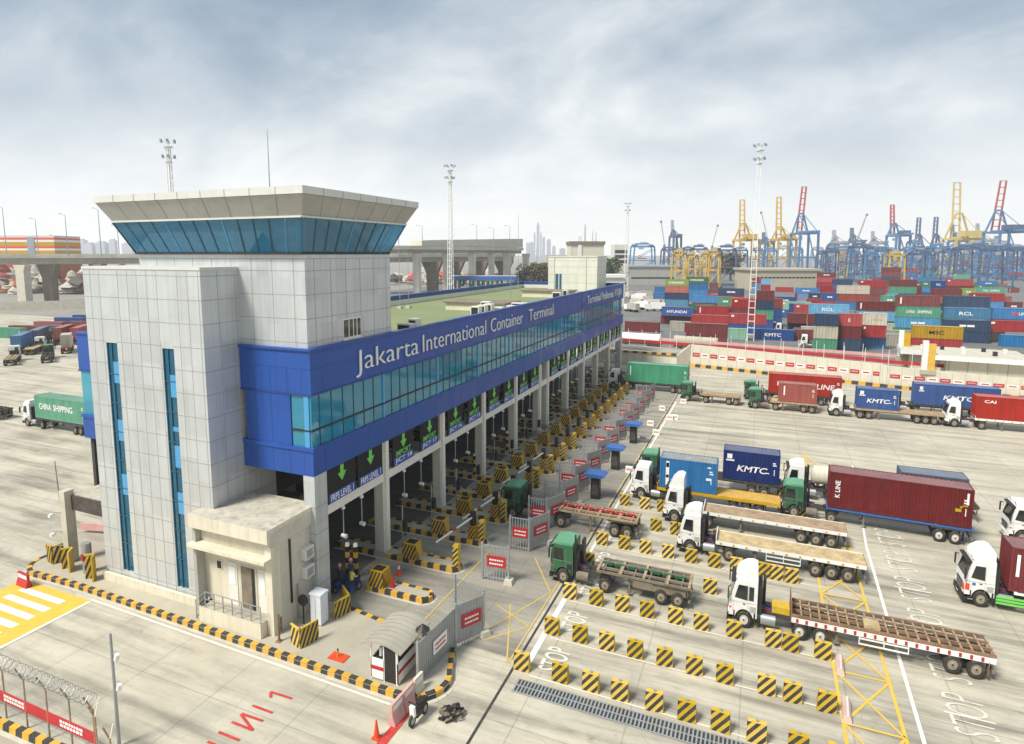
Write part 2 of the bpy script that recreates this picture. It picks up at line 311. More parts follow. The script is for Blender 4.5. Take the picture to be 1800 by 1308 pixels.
# ================================================================ THE GROUND
def ground_mat(name, ca, cb, streak=.5, joints=True, sheen=.75):
    m = bpy.data.materials.new(name); m.use_nodes = True; t = m.node_tree; b = t.nodes['Principled BSDF']; l = t.links.new; b.inputs['Roughness'].default_value = sheen; b.inputs['Specular IOR Level'].default_value = .3
    co = nd(t, 'ShaderNodeTexCoord'); P = co.outputs['Object']
    def noise(sc, det=5., rough=.6, loc=(0, 0, 0)):
        mp = nd(t, 'ShaderNodeMapping'); mp.inputs['Scale'].default_value = sc; mp.inputs['Location'].default_value = loc; l(P, mp.inputs[0])
        n = nd(t, 'ShaderNodeTexNoise', i_Scale=1., i_Detail=det, i_Roughness=rough); l(mp.outputs[0], n.inputs['Vector']); return n.outputs[0]
    def rng(x, a, b_, c, d):
        r = nd(t, 'ShaderNodeMapRange', i_1=a, i_2=b_, i_3=c, i_4=d); l(x, r.inputs[0]); return r.outputs[0]
    def mix(f, a, c):
        x = nd(t, 'ShaderNodeMix', data_type='RGBA')
        if isinstance(f, float): x.inputs[0].default_value = f
        else: l(f, x.inputs[0])
        l(a, x.inputs[6])
        if isinstance(c, tuple): x.inputs[7].default_value = (*c, 1)
        else: l(c, x.inputs[7])
        return x.outputs[2]
    r = nd(t, 'ShaderNodeValToRGB'); l(noise((.09, .09, .09)), r.inputs[0]); ramp(r, [(.35, cb), (.65, ca)]); c = r.outputs[0]
    c = mix(rng(noise((.9, .9, .9), 8., .7), .45, .75, 0., .35), c, tuple(x*.72 for x in cb))          # grime at arm's-length scale
    # slabs differ slightly from their neighbours
    sp = nd(t, 'ShaderNodeSeparateXYZ'); l(P, sp.inputs[0])
    def cell(o, per):
        d = nd(t, 'ShaderNodeMath', operation='DIVIDE', i_1=per); l(o, d.inputs[0]); return d.outputs[0]
    fx, fy = cell(sp.outputs[0], 6.2), cell(sp.outputs[1], 5.25)
    fl = []
    for f in (fx, fy):
        k = nd(t, 'ShaderNodeMath', operation='FLOOR'); l(f, k.inputs[0]); fl.append(k.outputs[0])
    cb_ = nd(t, 'ShaderNodeCombineXYZ'); l(fl[0], cb_.inputs[0]); l(fl[1], cb_.inputs[1]); wn = nd(t, 'ShaderNodeTexWhiteNoise', noise_dimensions='2D'); l(cb_.outputs[0], wn.inputs['Vector'])
    c = mix(rng(wn.outputs[0], .3, 1., 0., .20), c, tuple(x*.78 for x in ca))
    if streak:
        s1 = noise((.045, .42, .5), 9., .72); s2 = noise((.085, 1.25, 1.), 9., .74, (9, 4, 0)); s3 = noise((.02, .03, .03), 3., .5, (3, 8, 1))
        k = nd(t, 'ShaderNodeMath', operation='MULTIPLY'); l(rng(s1, .46, .64, 0., 1.), k.inputs[0]); l(rng(s3, .35, .6, .25, 1.), k.inputs[1])
        c = mix(rng(k.outputs[0], 0., 1., 0., streak), c, tuple(x*.40 for x in cb))                     # rubber laid down along the lanes
        c = mix(rng(s2, .50, .72, 0., streak*.5), c, tuple(x*.50 for x in cb))
        c = mix(rng(s2, .28, .42, .22, 0.), c, tuple(min(.75, x*1.25) for x in ca))
    if streak > .5:
        ty = nd(t, 'ShaderNodeMath', operation='MULTIPLY_ADD', i_1=1/5.22, i_2=-36.0/5.22); l(sp.outputs[1], ty.inputs[0]); tf = nd(t, 'ShaderNodeMath', operation='FRACT'); l(ty.outputs[0], tf.inputs[0])
        ta = nd(t, 'ShaderNodeMath', operation='SUBTRACT', i_1=.5); l(tf.outputs[0], ta.inputs[0]); tb = nd(t, 'ShaderNodeMath', operation='ABSOLUTE'); l(ta.outputs[0], tb.inputs[0]); tcn = nd(t, 'ShaderNodeMath', operation='SUBTRACT', i_1=.19); l(tb.outputs[0], tcn.inputs[0]); td = nd(t, 'ShaderNodeMath', operation='ABSOLUTE'); l(tcn.outputs[0], td.inputs[0])
        w1 = rng(td.outputs[0], .02, .12, 1., 0.); w2 = rng(noise((.05, .45, .3), 7., .7, (1, 7, 3)), .42, .66, 0., 1.); k = nd(t, 'ShaderNodeMath', operation='MULTIPLY'); l(w1, k.inputs[0]); l(w2, k.inputs[1]); c = mix(rng(k.outputs[0], 0., 1., 0., .68), c, (.13, .12, .10))
        br = noise((.16, .22, .2), 7., .65, (12, 3, 3)); c = mix(rng(br, .50, .72, 0., .4), c, tuple(min(.8, x*1.16) for x in ca))
    st = noise((.33, .5, .4), 7., .72, (5, 1, 2)); c = mix(rng(st, .63, .74, 0., .5), c, (.13, .10, .07))         # oil
    if joints:
        for f, per in ((fx, 6.2), (fy, 5.25)):
            fr = nd(t, 'ShaderNodeMath', operation='FRACT'); l(f, fr.inputs[0]); lt = nd(t, 'ShaderNodeMath', operation='LESS_THAN', i_1=.09/per); l(fr.outputs[0], lt.inputs[0])
            k = nd(t, 'ShaderNodeMath', operation='MULTIPLY', i_1=.32); l(lt.outputs[0], k.inputs[0]); c = mix(k.outputs[0], c, (.12, .105, .085))
    if streak > .5:                                                                                 # hairline cracks
        vo = nd(t, 'ShaderNodeTexVoronoi', feature='DISTANCE_TO_EDGE', i_Scale=.11); wob = nd(t, 'ShaderNodeTexNoise', i_Scale=.35, i_Detail=4.); l(P, wob.inputs['Vector']); va = nd(t, 'ShaderNodeVectorMath', operation='MULTIPLY_ADD'); l(wob.outputs[1], va.inputs[0]); va.inputs[1].default_value = (5, 5, 0); l(P, va.inputs[2]); l(va.outputs[0], vo.inputs['Vector'])
        c = mix(rng(vo.outputs['Distance'], .0, .0035, .22, 0.), c, (.12, .105, .085))
    l(c, b.inputs['Base Color']); MATS[name] = m
ground_mat('ground_far', (.30, .28, .24), (.22, .21, .19), 0, False)
ground_mat('concrete_yard', (.55, .505, .40), (.405, .375, .30), .9)
ground_mat('asphalt_yard', (.20, .20, .195), (.13, .13, .13), .25, False)
ground_mat('lane_concrete', (.36, .335, .275), (.25, .235, .20), .75)
ground_mat('inner_concrete_shade', (.13, .125, .11), (.09, .087, .08), .6, False)  # lane concrete darkened: shade under the building put into its colour
ground_mat('island_concrete', (.47, .43, .33), (.35, .32, .255), 0, False)
def sheet(name, pts, z, mt, struct_=True):
    o = MB().quad([(x, y, z) for x, y in pts], mt).obj(name); return struct(o) if struct_ else o
def rect(x0, x1, y0, y1): return [(x0, y0), (x1, y0), (x1, y1), (x0, y1)]
sheet('ground', rect(-6000, 6000, -300, 9000), 0, 'ground_far')
sheet('concrete_pavement', [(-420, -20), (120, -20), (120, 149), (24, 151), (-15.4, 160.5), (-17.5, 176), (-420, 176)], .02, 'concrete_yard')
sheet('lane_pavement', rect(-31.5, -14.6, 37.4, 146), .034, 'lane_concrete')
sheet('inner_lane_pavement', rect(-57, -31.5, 37.4, 150), .034, 'inner_concrete_shade')
sheet('asphalt_road', rect(-260, 520, 186, 1000), .03, 'asphalt_yard')

def marking(name, polys, mt, z=.05):
    m = MB()
    for i, p in enumerate(polys): m.quad([(x, y, z+.002*(i % 11)) for x, y in p], mt)      # each stroke a coat of paint above the last
    return struct(m.obj(name))
def strip(a, b, wd):
    a = Vector(a); b = Vector(b); d = (b-a).normalized(); n = Vector((-d.y, d.x))*wd/2
    return [tuple(a-n), tuple(b-n), tuple(b+n), tuple(a+n)]
for nme, col, k in (('marking_white', (.72, .71, .66), .3), ('marking_yellow', (.66, .42, .05), .35), ('marking_red', (.48, .035, .03), .25), ('marking_worn', (.64, .62, .54), .6), ('marking_faint', (.60, .575, .50), .75), ('marking_yellow_worn', (.58, .40, .09), .75)):
    mat(nme, col, .8, 0, .08, .9, k, (.42, .38, .30))
# pedestrian crossing left of the island
marking('zebra_crossing', [[(-57.4, 12), (-48.9, 12), (-48.9, 30.6), (-57.4, 30.6)]], 'marking_yellow', .046)
marking('zebra_crossing_bar', [[(-55.9, 13+i*1.16), (-50.6, 13+i*1.16), (-50.6, 13.58+i*1.16), (-55.9, 13.58+i*1.16)] for i in range(15)], 'marking_white', .052)
marking('road_edge_line', [strip((-48.75, 12), (-48.75, 30.5), .28)], 'marking_white')
marking('gutter_line', [strip((-48.9, 30.75), (-19.5, 30.2), .2)], 'marking_worn')
# stop line and lane lines of the truck lanes
ROWY = [36.0, 40.5, 45.75, 51.2, 56.2, 61.6, 66.8, 72.0, 77.2, 82.4, 87.6, 93, 98.4, 103.8, 109.2, 114.6]
marking('stop_line', [strip((-13.5, 37), (-13.5, 46.5), .42), strip((-13.6, 47), (-13.6, 51), .3), strip((-13.6, 53), (-13.8, 120), .26)], 'marking_white')
marking('lane_line', [strip((-13, y+.15), (6.4, y+.05), .13) for y in ROWY[:7]] + [strip((-13.5, y), (-9+rnd.random()*3, y), .16) for y in ROWY[8:]] + [strip((11.6, y+2.6), (14.2, y+2.6), .16) for y in ROWY[:8]], 'marking_worn')
marking('queue_line', [strip((9.55, 24), (10.5, 66), .22), strip((10.5, 66), (12.3, 92), .2)], 'marking_white')
def hatch(x0, x1, y0, y1, step, wd=.2, s0=0):
    P = [strip((x0, y0), (x0, y1), wd), strip((x1, y0), (x1, y1), wd)]; y = y0; k = s0
    while y < y1-.5:
        e = min(y+step, y1); P += [strip((x0, y), (x1, e), wd*.8), strip((x0, e), (x1, y), wd*.8), strip((x0, e), (x1, e), wd*.8)]; y = e
    return P
marking('box_junction', hatch(5.8, 9.0, 24, 66, 5.2, .2), 'marking_yellow')
marking('gate_box_marking', [strip(p, q, .11) for p, q in (((-14.75, 36.8), (-14.75, 52)), ((-17.4, 38.4), (-14.9, 41.3)), ((-17.3, 43.6), (-14.9, 36.9)), ((-17.9, 38.9), (-14.9, 46.5)), ((-14.9, 46.5), (-18, 51.5)), ((-14.9, 41.3), (-18.2, 43.0)), ((-14.9, 52), (-18, 55)), ((-22.6, 35.4), (-22.4, 52.4)))], 'marking_yellow_worn')
marking('lane_box_marking', [strip((-14.5, y), (-14.5, y+1.6), .16) for y in range(54, 122, 4)] + [strip((-30+i*1.3, 47.6+j*5.3+.5*(i % 3)), (-29.2+i*1.3, 47.9+j*5.3+.6*(i % 2)), .28) for j in range(6) for i in range(4)] + [strip((6.2, 79), (6.9, 95), .3), strip((6.5, 95), (9.5, 86), .3), strip((9.6, 84), (9.6, 92), .3)], 'marking_yellow_worn')
marking('drain_channel', [strip((-14.25, 22), (-14.3, 150), .17)], 'kerb_black', .044)
# grated drain along the first row of blocks: a dark slot under steel bars
marking('drain_slot', [rect(-13.5, 4.5, 34.35, 35.55)], 'kerb_black', .044)
g = MB()
x = -13.5
while x < 4.5: g.box(x, x+.10, 34.38, 35.52, .048, .09, 'galv'); x += .235
for y in (34.3, 34.92, 35.52): g.box(-13.55, 4.5, y, y+.07, .049, .095, 'galv')
tag(g.obj('drain_grate'), 'long steel drain grate in the concrete along the nearest row of striped blocks', 'drain grate')
# painted words
def ground_word(name, s, x, y, wd, ht, mt, bold=.01):
    o = letters(name, s, (x, y, .058), wd, ht, 'z', mt, None, bold); o.parent = None; return struct(o)
marking('road_lettering', [strip((-27.75, 28.15), (-26.05, 28.2), .17), strip((-27.7, 28.1), (-27.35, 27.75), .17), strip((-27.9, 26.75), (-26.3, 26.75), .17), strip((-28.0, 25.95), (-26.35, 26.0), .17), strip((-28.0, 25.9), (-26.35, 25.2), .17), strip((-28.0, 25.2), (-26.35, 25.2), .17), strip((-28.1, 24.3), (-26.5, 24.3), .17), strip((-28.1, 23.5), (-26.5, 23.5), .17), strip((-26.5, 22.8), (-26.5, 23.5), .17)], 'marking_red', .056)
for i, y in enumerate((38.4, 43.2, 48.6, 53.8, 59, 64.2)): ground_word('road_lettering', 'STOP', -11.9, y, 2.7, 1.7, 'marking_worn')
for i, y in enumerate((27.5, 32.8, 38.0, 43.3, 48.5, 53.7, 59, 64.2, 69.4)): ground_word('road_lettering', 'STOP', 12.9, y, 3.9, 2.2, 'marking_faint', -.012)
ground_word('road_lettering', 'SCG', 10.6, 88.5, 3.6, 2.4, 'marking_faint', -.012)
marking('red_line', [strip((-18.85, 24.5), (-18.72, 30.4), .55)], 'marking_red')

# ================================================================ KERBS AND ISLANDS
def kerb(name, pts, wd=.38, ht=.42, seg=.585, closed=False, phase=0, base=True):
    """kerb of alternating yellow and black painted stones along a polyline, on a pale concrete gutter strip"""
    m = MB(); P = [Vector(p) for p in pts]
    if closed: P.append(P[0])
    k = phase
    for a, b in zip(P, P[1:]):
        d = b-a; n = max(1, round(d.length/seg)); e = d.normalized(); q = Vector((-e.y, e.x))*wd
        for i in range(n):
            s, t_ = a+d*(i/n), a+d*((i+1)/n); c = 'kerb_yellow' if k % 2 == 0 else 'kerb_black'; k += 1
            v = [(s.x, s.y, 0), (t_.x, t_.y, 0), (t_.x+q.x, t_.y+q.y, 0), (s.x+q.x, s.y+q.y, 0)]
            o_ = q*.12
            v += [(s.x+o_.x, s.y+o_.y, ht), (t_.x+o_.x, t_.y+o_.y, ht), (t_.x+q.x, t_.y+q.y, ht), (s.x+q.x, s.y+q.y, ht)]
            m.add(v, [(0, 1, 5, 4), (1, 2, 6, 5), (2, 3, 7, 6), (3, 0, 4, 7), (4, 5, 6, 7)], c)
        if base: g_ = q.normalized()*.28; m.add([(a.x-g_.x, a.y-g_.y, .036), (b.x-g_.x, b.y-g_.y, .036), (b.x, b.y, .036), (a.x, a.y, .036)], [(0, 1, 2, 3)], 'concrete_light')
    return struct(m.obj(name))
def arc(cx, cy, r, a0, a1, n): return [(cx+r*math.cos(R(a0+(a1-a0)*i/n)), cy+r*math.sin(R(a0+(a1-a0)*i/n))) for i in range(n+1)]
ISL = arc(-57.4, 33.3, 2.2, 150, 262, 6) + [(-52, 31.35), (-42, 31.2), (-30, 30.95), (-20.2, 30.75)] + arc(-19.6, 33.0, 2.25, -80, 35, 7) + [(-18.6, 36.4)]
kerb('kerb', ISL)
back = [(-19.2, 36.9), (-25, 37.3), (-29, 37.9)]
kerb('kerb', back)
sheet('traffic_island', ISL + [(-19.2, 36.6), (-25, 37.0), (-29, 37.6), (-36, 38.5), (-57, 37.2)], .36, 'island_concrete')
LANES = [40.8, 46.1, 51.6, 57.1, 62.3, 67.6, 73.0, 78.4, 83.8, 89.6, 94.9, 100.3, 105.7, 111.1, 116.5, 121.9, 127.3, 132.7, 138.1, 143.5]
for i, y in enumerate(LANES):
    w_ = 1.7; x1 = -23.3; x0 = -36.5 if i else -29.2
    tip = [(x0, y), (x1-.55, y), (x1-.1, y+.35), (x1, y+w_/2), (x1-.15, y+w_-.4), (x1-.7, y+w_), (x0, y+w_)]
    kerb('kerb', tip, .34, .42, .62, phase=i % 2)
    sheet('traffic_island', [(x0, y+.2)] + [(a-.2, b+(.2 if b < y+.8 else -.2)) for a, b in tip[1:-1]] + [(x0, y+w_-.2)], .37, 'island_concrete')

# ================================================================ GATE BUILDING
BX0, BX1, BY0, BY1 = -57.2, -30.7, 36.6, 151.2
gb = thing('gate_building', 'long blue-banded gate building with a teal window band over dark truck lanes', 'gate building', (BX1, BY0, 0))
O = Vector((BX1, BY0, 0))
class LB(MB):
    """world coordinates in, building-local coordinates out"""
    def obj(s, name, parent=gb, loc=None):
        o_ = parent.matrix_world.translation if parent is not gb else O
        s.v = [(a-O.x, b-O.y, c-O.z) for a, b, c in s.v]; return link(name, s.mesh(name), parent)
def ring(m, z0, z1, th, mt, out=0.):
    a, b, c, d = BX0-out, BX1+out, BY0-out, BY1+out
    m.box(b-th, b, c, d, z0, z1, mt); m.box(a, a+th, c, d, z0, z1, mt); m.box(a+th, b-th, c, c+th, z0, z1, mt); m.box(a+th, b-th, d-th, d, z0, z1, mt)
u = LB(); ring(u, 17.45, 20.75, .35, 'blue_clad'); ring(u, 20.755, 20.92, .5, 'blue_clad', .12)
ring(u, 17.32, 17.445, .4, 'blue_dark', .05); uf = u.obj('upper_fascia')
u = LB(); ring(u, 11.05, 13.0, .35, 'blue_clad'); ring(u, 13.005, 13.3, .42, 'blue_clad', .10); u.box(-37.2, -32.72, BY0, BY0+.35, 13.31, 17.31, 'blue_clad'); u.box(-55.2, -50.6, BY0, BY0+.35, 13.31, 17.31, 'blue_clad')
lf = u.obj('lower_fascia')
u = LB()
for z in (12.97, 19.35, 20.55):
    u.box(BX1+.002, BX1+.012, BY0, BY1, z, z+.05, 'blue_dark'); u.box(-37.2, BX1, BY0-.012, BY0-.002, z, z+.05, 'blue_dark')
for y in range(38, 151, 6):
    for a, b in ((11.1, 12.95), (17.5, 19.3)): u.box(BX1+.002, BX1+.010, y, y+.04, a, b, 'blue_dark')
for x in (-36.2, -34.6, -33.0, -31.6):
    for a, b in ((11.1, 12.95), (17.5, 19.3)) + (((13.4, 17.2),) if x < -33 else ()): u.box(x, x+.04, BY0-.010, BY0-.002, a, b, 'blue_dark')
u.obj('cladding_seams')
# window band: tinted glass, mullions, rooms behind
u = LB(); u.quad([(BX1-.12, BY0+.1, 13.28), (BX1-.12, 150.2, 13.28), (BX1-.12, 150.2, 17.4), (BX1-.12, BY0+.1, 17.4)], 'glass_band'); u.quad([(-32.7, BY0+.1, 13.28), (BX1-.12, BY0+.1, 13.28), (BX1-.12, BY0+.1, 17.4), (-32.7, BY0+.1, 17.4)], 'glass_band'); u.quad([(BX0+.1, BY0+.1, 13.28), (-55.2, BY0+.1, 13.28), (-55.2, BY0+.1, 17.4), (BX0+.1, BY0+.1, 17.4)], 'glass_band'); u.quad([(BX0+.1, BY0+.1, 13.28), (BX0+.1, 150, 13.28), (BX0+.1, 150, 17.4), (BX0+.1, BY0+.1, 17.4)], 'glass_band'); wb = u.obj('window_band')
u = LB(); y = 37.6; k = 0
while y < 150:
    big = k % 7 == 6
    u.box(BX1-.16, BX1-.06 if not big else BX1-.02, y, y+(.28 if big else .05), 13.3, 17.35, 'blue_panel' if big else 'interior_blue'); y += 1.45 if y < 90 else 2.2; k += 1
u.box(BX1-.14, BX1-.02, BY0+.05, 150.3, 14.55, 14.67, 'black'); u.box(-32.7, BX1, BY0-.0, BY0+.12, 14.55, 14.67, 'black'); u.box(-31.45, -31.0, BY0+.02, BY0+.14, 13.3, 17.35, 'blue_panel')
mo = u.obj('mullions', wb)
u = LB(); u.box(-37, BX1-.4, BY0+.4, 150, 13.0, 13.15, 'cream_grey'); u.box(-36.9, BX1-.4, BY0+.4, 150, 17.5, 17.6, 'cream_grey'); u.box(-37.1, -36.9, BY0+.4, 150, 13.15, 17.5, 'cream')
for y in range(40, 150, 9): u.box(-36.9, -33.2, y, y+.15, 13.15, 17.5, 'white_paint'); u.box(-34.6, -33.6, y+2.5, y+4.2, 13.15, 14.5, 'steel_grey'); u.box(-32.2, -31.7, y+5, y+5.5, 13.15, 17.5, 'blue_panel')
for y in (47.6, 48.6, 66, 71.5, 88, 103): u.box(-31.6, -31.2, y, y+.5, 13.2, 16.2, 'black')
u.box(-55.4, -55.2, BY0+.4, 150, 13.0, 17.6, 'cream'); u.obj('office_interior')
# roof, and a soffit coloured near black to deepen the shade below
u = LB(); u.box(BX0+.35, BX1-.35, BY0+.35, BY1-.35, 19.0, 19.3, 'roof_green'); ro = u.obj('roof')
u = LB(); u.box(BX0+.35, BX0+.5, BY0+.35, BY1-.35, 19.31, 20.15, 'white_clad'); u.box(BX0+.35, BX0+.52, BY0+.4, BY1-.4, 20.16, 20.75, 'blue_dark'); u.box(BX0+.5, BX1-.5, BY1-.5, BY1-.35, 19.31, 20.15, 'white_clad'); u.box(BX0+.5, BX1-.5, BY1-.52, BY1-.35, 20.16, 20.75, 'blue_dark'); u.box(BX1-.5, BX1-.35, BY0+.4, BY1-.4, 19.31, 20.75, 'white_clad'); u.obj('parapet_lining', ro)
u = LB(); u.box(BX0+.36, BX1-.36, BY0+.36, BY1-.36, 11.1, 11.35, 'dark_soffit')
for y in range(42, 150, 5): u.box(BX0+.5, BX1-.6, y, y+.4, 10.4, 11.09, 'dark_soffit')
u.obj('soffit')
COLY = [47.2, 58.3, 69.2, 80.2, 90.5, 94.4, 105.6, 116.5, 127.4, 138.4]
for y in COLY:
    u = LB(); u.box(-31.9, -30.95, y-1.0, y-.1, .3, 11.05, 'column_paint'); u.box(-30.95, -30.8, y-.62, y-.1, .3, 11.05, 'beam_white'); u.box(-32.0, -30.7, y-1.1, y, .02, .55, 'concrete'); u.obj('column')
    for x in (-45, -56.4): v = LB(); v.box(x, x+.95, y-1.0, y-.1, .3, 11.05, 'column_paint'); v.obj('column')
u = LB(); u.box(-31.75, BX1, BY0+.02, BY0+1.5, .3, 11.04, 'silver_clad')
for z in (2.2, 4.3, 6.4, 8.5): u.box(-31.76, BX1+.01, BY0+.005, BY0+1.51, z, z+.05, 'seam')
u.obj('corner_column')
u = LB(); u.box(-32.0, BX1-.02, 149.2, BY1, .05, 11.04, 'silver_clad'); u.obj('end_column')
ends = [BY0+1.5] + [y-.1 for y in COLY] + [149.2]
for a, b in zip(ends, [y-1.0 for y in COLY] + [149.2]):
    if b-a > 1: u = LB(); u.box(-31.6, -30.85, a, b, 7.35, 8.12, 'beam_white'); u.obj('beam')
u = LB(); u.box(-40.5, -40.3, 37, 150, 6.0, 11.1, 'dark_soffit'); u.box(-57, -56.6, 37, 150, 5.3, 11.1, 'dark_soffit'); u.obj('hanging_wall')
# lettering on the blue band
for s_, a, b, h in (('Jakarta', 42.2, 52.4, 1.68), ('International', 53.3, 68.7, 1.68), ('Container', 70.2, 81.4, 1.68), ('Terminal', 83.9, 95.4, 1.68), ('Terminal', 116.5, 127.5, 1.55), ('Petikemas', 128.6, 139.8, 1.55), ('KOJA', 141.4, 148.4, 1.55)):
    letters('lettering', s_, (.09, (a+b)/2-BY0, 19.15), b-a, h, '+x', 'sign_white', uf, -.012, .05, 0, True)
u = LB(); u.box(BX1+.01, BX1+.07, 112.6, 115.2, 17.9, 18.8, 'blue_dark'); u.prism([(112.8, 19.0), (115.0, 19.0), (115.2, 20.4), (113.6, 20.4)], 'x', BX1+.01, BX1+.07, 'blue_canopy'); u.obj('emblem', uf)

# ---- control tower on the roof
ct = thing('control_tower', 'white panelled control tower with a flared blue glass cab above the blue band', 'control tower', (-31.1, 36.9, 20.9))
def lobj(m, name, par, org):
    m.v = [(a-org[0], b-org[1], c-org[2]) for a, b, c in m.v]; return link(name, m.mesh(name), par)
TO = (-31.1, 36.9, 20.9); tx0, tx1, ty0, ty1 = -48.65, -31.1, 36.9, 48.4
m = MB(); m.box(tx0, tx1, ty0, ty1, 19.4, 28.0, 'silver_clad'); tb = lobj(m, 'tower_body', ct, TO)
m = MB()
for z in (21.3, 23.1, 24.9, 26.7, 27.6): m.box(tx0, tx1+.012, ty0-.012, ty1, z, z+.045, 'seam')
for x in [tx1-1.1-i*2.05 for i in range(9)]: m.box(x, x+.045, ty0-.012, ty0+.1, 21, 27.6, 'seam')
for y in [ty0+1.0+i*1.95 for i in range(6)]: m.box(tx1-.1, tx1+.012, y, y+.045, 21, 27.6, 'seam')
lobj(m, 'panel_seams', tb, TO)
m = MB(); m.box(tx1, tx1+.05, 41.2, 43.7, 21.05, 22.75, 'ac_white'); m.box(tx1+.051, tx1+.06, 41.3, 43.6, 21.2, 22.62, 'dark_glass')
for y in (41.9, 42.5, 43.0): m.box(tx1+.061, tx1+.09, y, y+.1, 21.2, 22.62, 'ac_white')
m.box(tx1, tx1+.18, 41.1, 43.8, 20.95, 21.05, 'ac_white'); lobj(m, 'window', ct, TO)
def flare(e, z): return [(tx0-e, 36.6-e+.0, z), (tx1+e, 36.6-e, z), (tx1+e, ty1+e, z), (tx0-e, ty1+e, z)]
def lerp(a, b, t_): return tuple(p+(q-p)*t_ for p, q in zip(a, b))
A, B = flare(-.05, 28.02), flare(1.1, 30.62)
m = MB()
for i in range(4): m.quad([A[i], A[(i+1) % 4], B[(i+1) % 4], B[i]], 'glass_cab')
gl = lobj(m, 'cab_glazing', ct, TO)
m = MB()
for i, n in ((0, 13), (1, 9), (2, 13), (3, 9)):
    for k in range(n+1):
        p, q = lerp(A[i], A[(i+1) % 4], k/n), lerp(B[i], B[(i+1) % 4], k/n); m.bar(p, q, .10, .10, 'interior_blue' if k % 4 else 'blue_panel')
for i in range(4): m.bar(A[i], A[(i+1) % 4], .22, .16, 'black'); m.bar(B[i], B[(i+1) % 4], .18, .14, 'fascia_top')
lobj(m, 'glazing_bars', gl, TO)
m = MB(); m.box(tx0+.5, tx1-.5, ty0+.5, ty1-.5, 27.9, 28.06, 'dark_soffit'); m.box(tx0-.7, tx1+.7, 36.0, ty1+.7, 30.5, 30.6, 'dark_soffit')
for x, y, a, h in ((-46, 40, .9, 2.4), (-33.6, 40.2, 1.2, 2.4), (-40, 45, 2.2, 2.2), (-35, 46.5, 1.4, 1.6), (-44, 46, 1.2, 2.4)): m.box(x, x+a, y, y+.5, 28.06, 28.06+h, 'interior_blue')
m.box(-32.9, -32.3, 38.1, 38.7, 28.06, 30.5, 'blue_panel'); m.box(-47.8, -32.2, 46.6, 46.8, 28.06, 30.5, 'interior_blue')
for i in range(5): m.box(-45+i*2.6, -43.6+i*2.6, 38.4, 39.2, 28.06, 29.0, 'steel_grey'); m.box(-44.8+i*2.6, -43.9+i*2.6, 38.5, 38.6, 29.0, 29.6, 'black')
lobj(m, 'cab_interior', ct, TO)
C, D, E2, F = flare(1.1, 30.7), flare(1.86, 32.1), flare(1.95, 32.12), flare(1.95, 32.66)
m = MB()
for i in range(4): m.quad([C[i], C[(i+1) % 4], D[(i+1) % 4], D[i]], 'fascia_grey'); m.quad([E2[i], E2[(i+1) % 4], F[(i+1) % 4], F[i]], 'fascia_top')
m.quad(C[::-1], 'fascia_grey'); m.quad(F, 'concrete_light'); m.quad(E2[::-1], 'fascia_top')
for i, n in ((0, 9), (1, 7), (2, 9), (3, 7)):
    nn = Vector(C[(i+1) % 4])-Vector(C[i]); nn = Vector((nn.y, -nn.x, 0)).normalized()*.008
    for k in range(1, n):
        t_ = k/n; m.bar(tuple(Vector(lerp(C[i], C[(i+1) % 4], t_))+nn), tuple(Vector(lerp(D[i], D[(i+1) % 4], t_))+nn), .035, .035, 'seam'); m.bar(tuple(Vector(lerp(E2[i], E2[(i+1) % 4], t_))+nn), tuple(Vector(lerp(F[i], F[(i+1) % 4], t_))+nn), .03, .03, 'seam')
cr_ = lobj(m, 'cab_roof', ct, TO)
m = MB(); m.cyl((-38.8, 42, 32.66), (-38.8, 42, 38.4), .06, .025, 6, 'galv'); m.cyl((-38.8, 42, 32.66), (-38.8, 42, 33.1), .14, .1, 6, 'galv'); lobj(m, 'antenna', ct, TO)

# ---- stair tower
st = thing('stair_tower', 'tall pale metal-clad stair tower with two narrow blue slit windows', 'stair tower', (-37.65, 33.3, 0))
SO = (-37.65, 33.3, 0); sx0, sx1, sy0, sy1 = -50.6, -37.65, 33.3, 40.0
slits = ((-48.40, -47.12, 1.5, 20.9), (-42.05, -40.80, 1.4, 20.8))
m = MB(); xs = [sx0, slits[0][0], slits[0][1], slits[1][0], slits[1][1], sx1]
for a, b in ((0, 1), (2, 3), (4, 5)): m.box(xs[a], xs[b], sy0, sy1, .9, 26.8, 'silver_clad')
for x0, x1, z0, z1 in slits: m.box(x0, x1, sy0, sy1, z1, 26.8, 'silver_clad'); m.box(x0, x1, sy0, sy1, .9, z0, 'silver_clad')
sb = lobj(m, 'tower_wall', st, SO)
m = MB()
for z in [1.4+i*1.78 for i in range(15)]:
    for a, b in ((sx0, xs[1]), (xs[2], xs[3]), (xs[4], sx1)): m.box(a, b+(.012 if b == sx1 else 0), sy0-.012, sy0+.05, z, z+.045, 'seam')
    m.box(sx1-.05, sx1+.012, sy0+.051, sy1, z, z+.045, 'seam')
    if z > 21: m.box(xs[1], xs[2], sy0-.012, sy0+.05, z, z+.045, 'seam'); m.box(xs[3], xs[4], sy0-.012, sy0+.05, z, z+.045, 'seam')
x = sx0+.8
while x < sx1-.2:
    if not any(a-.1 < x < b+.1 for a, b, _, _ in slits): m.box(x, x+.04, sy0-.010, sy0+.05, .95, 26.7, 'seam')
    x += 1.08
for y in (sy0+1.5, sy0+3.2, sy0+5): m.box(sx1-.05, sx1+.010, y, y+.04, 6, 26.7, 'seam')
lobj(m, 'panel_seams', sb, SO)
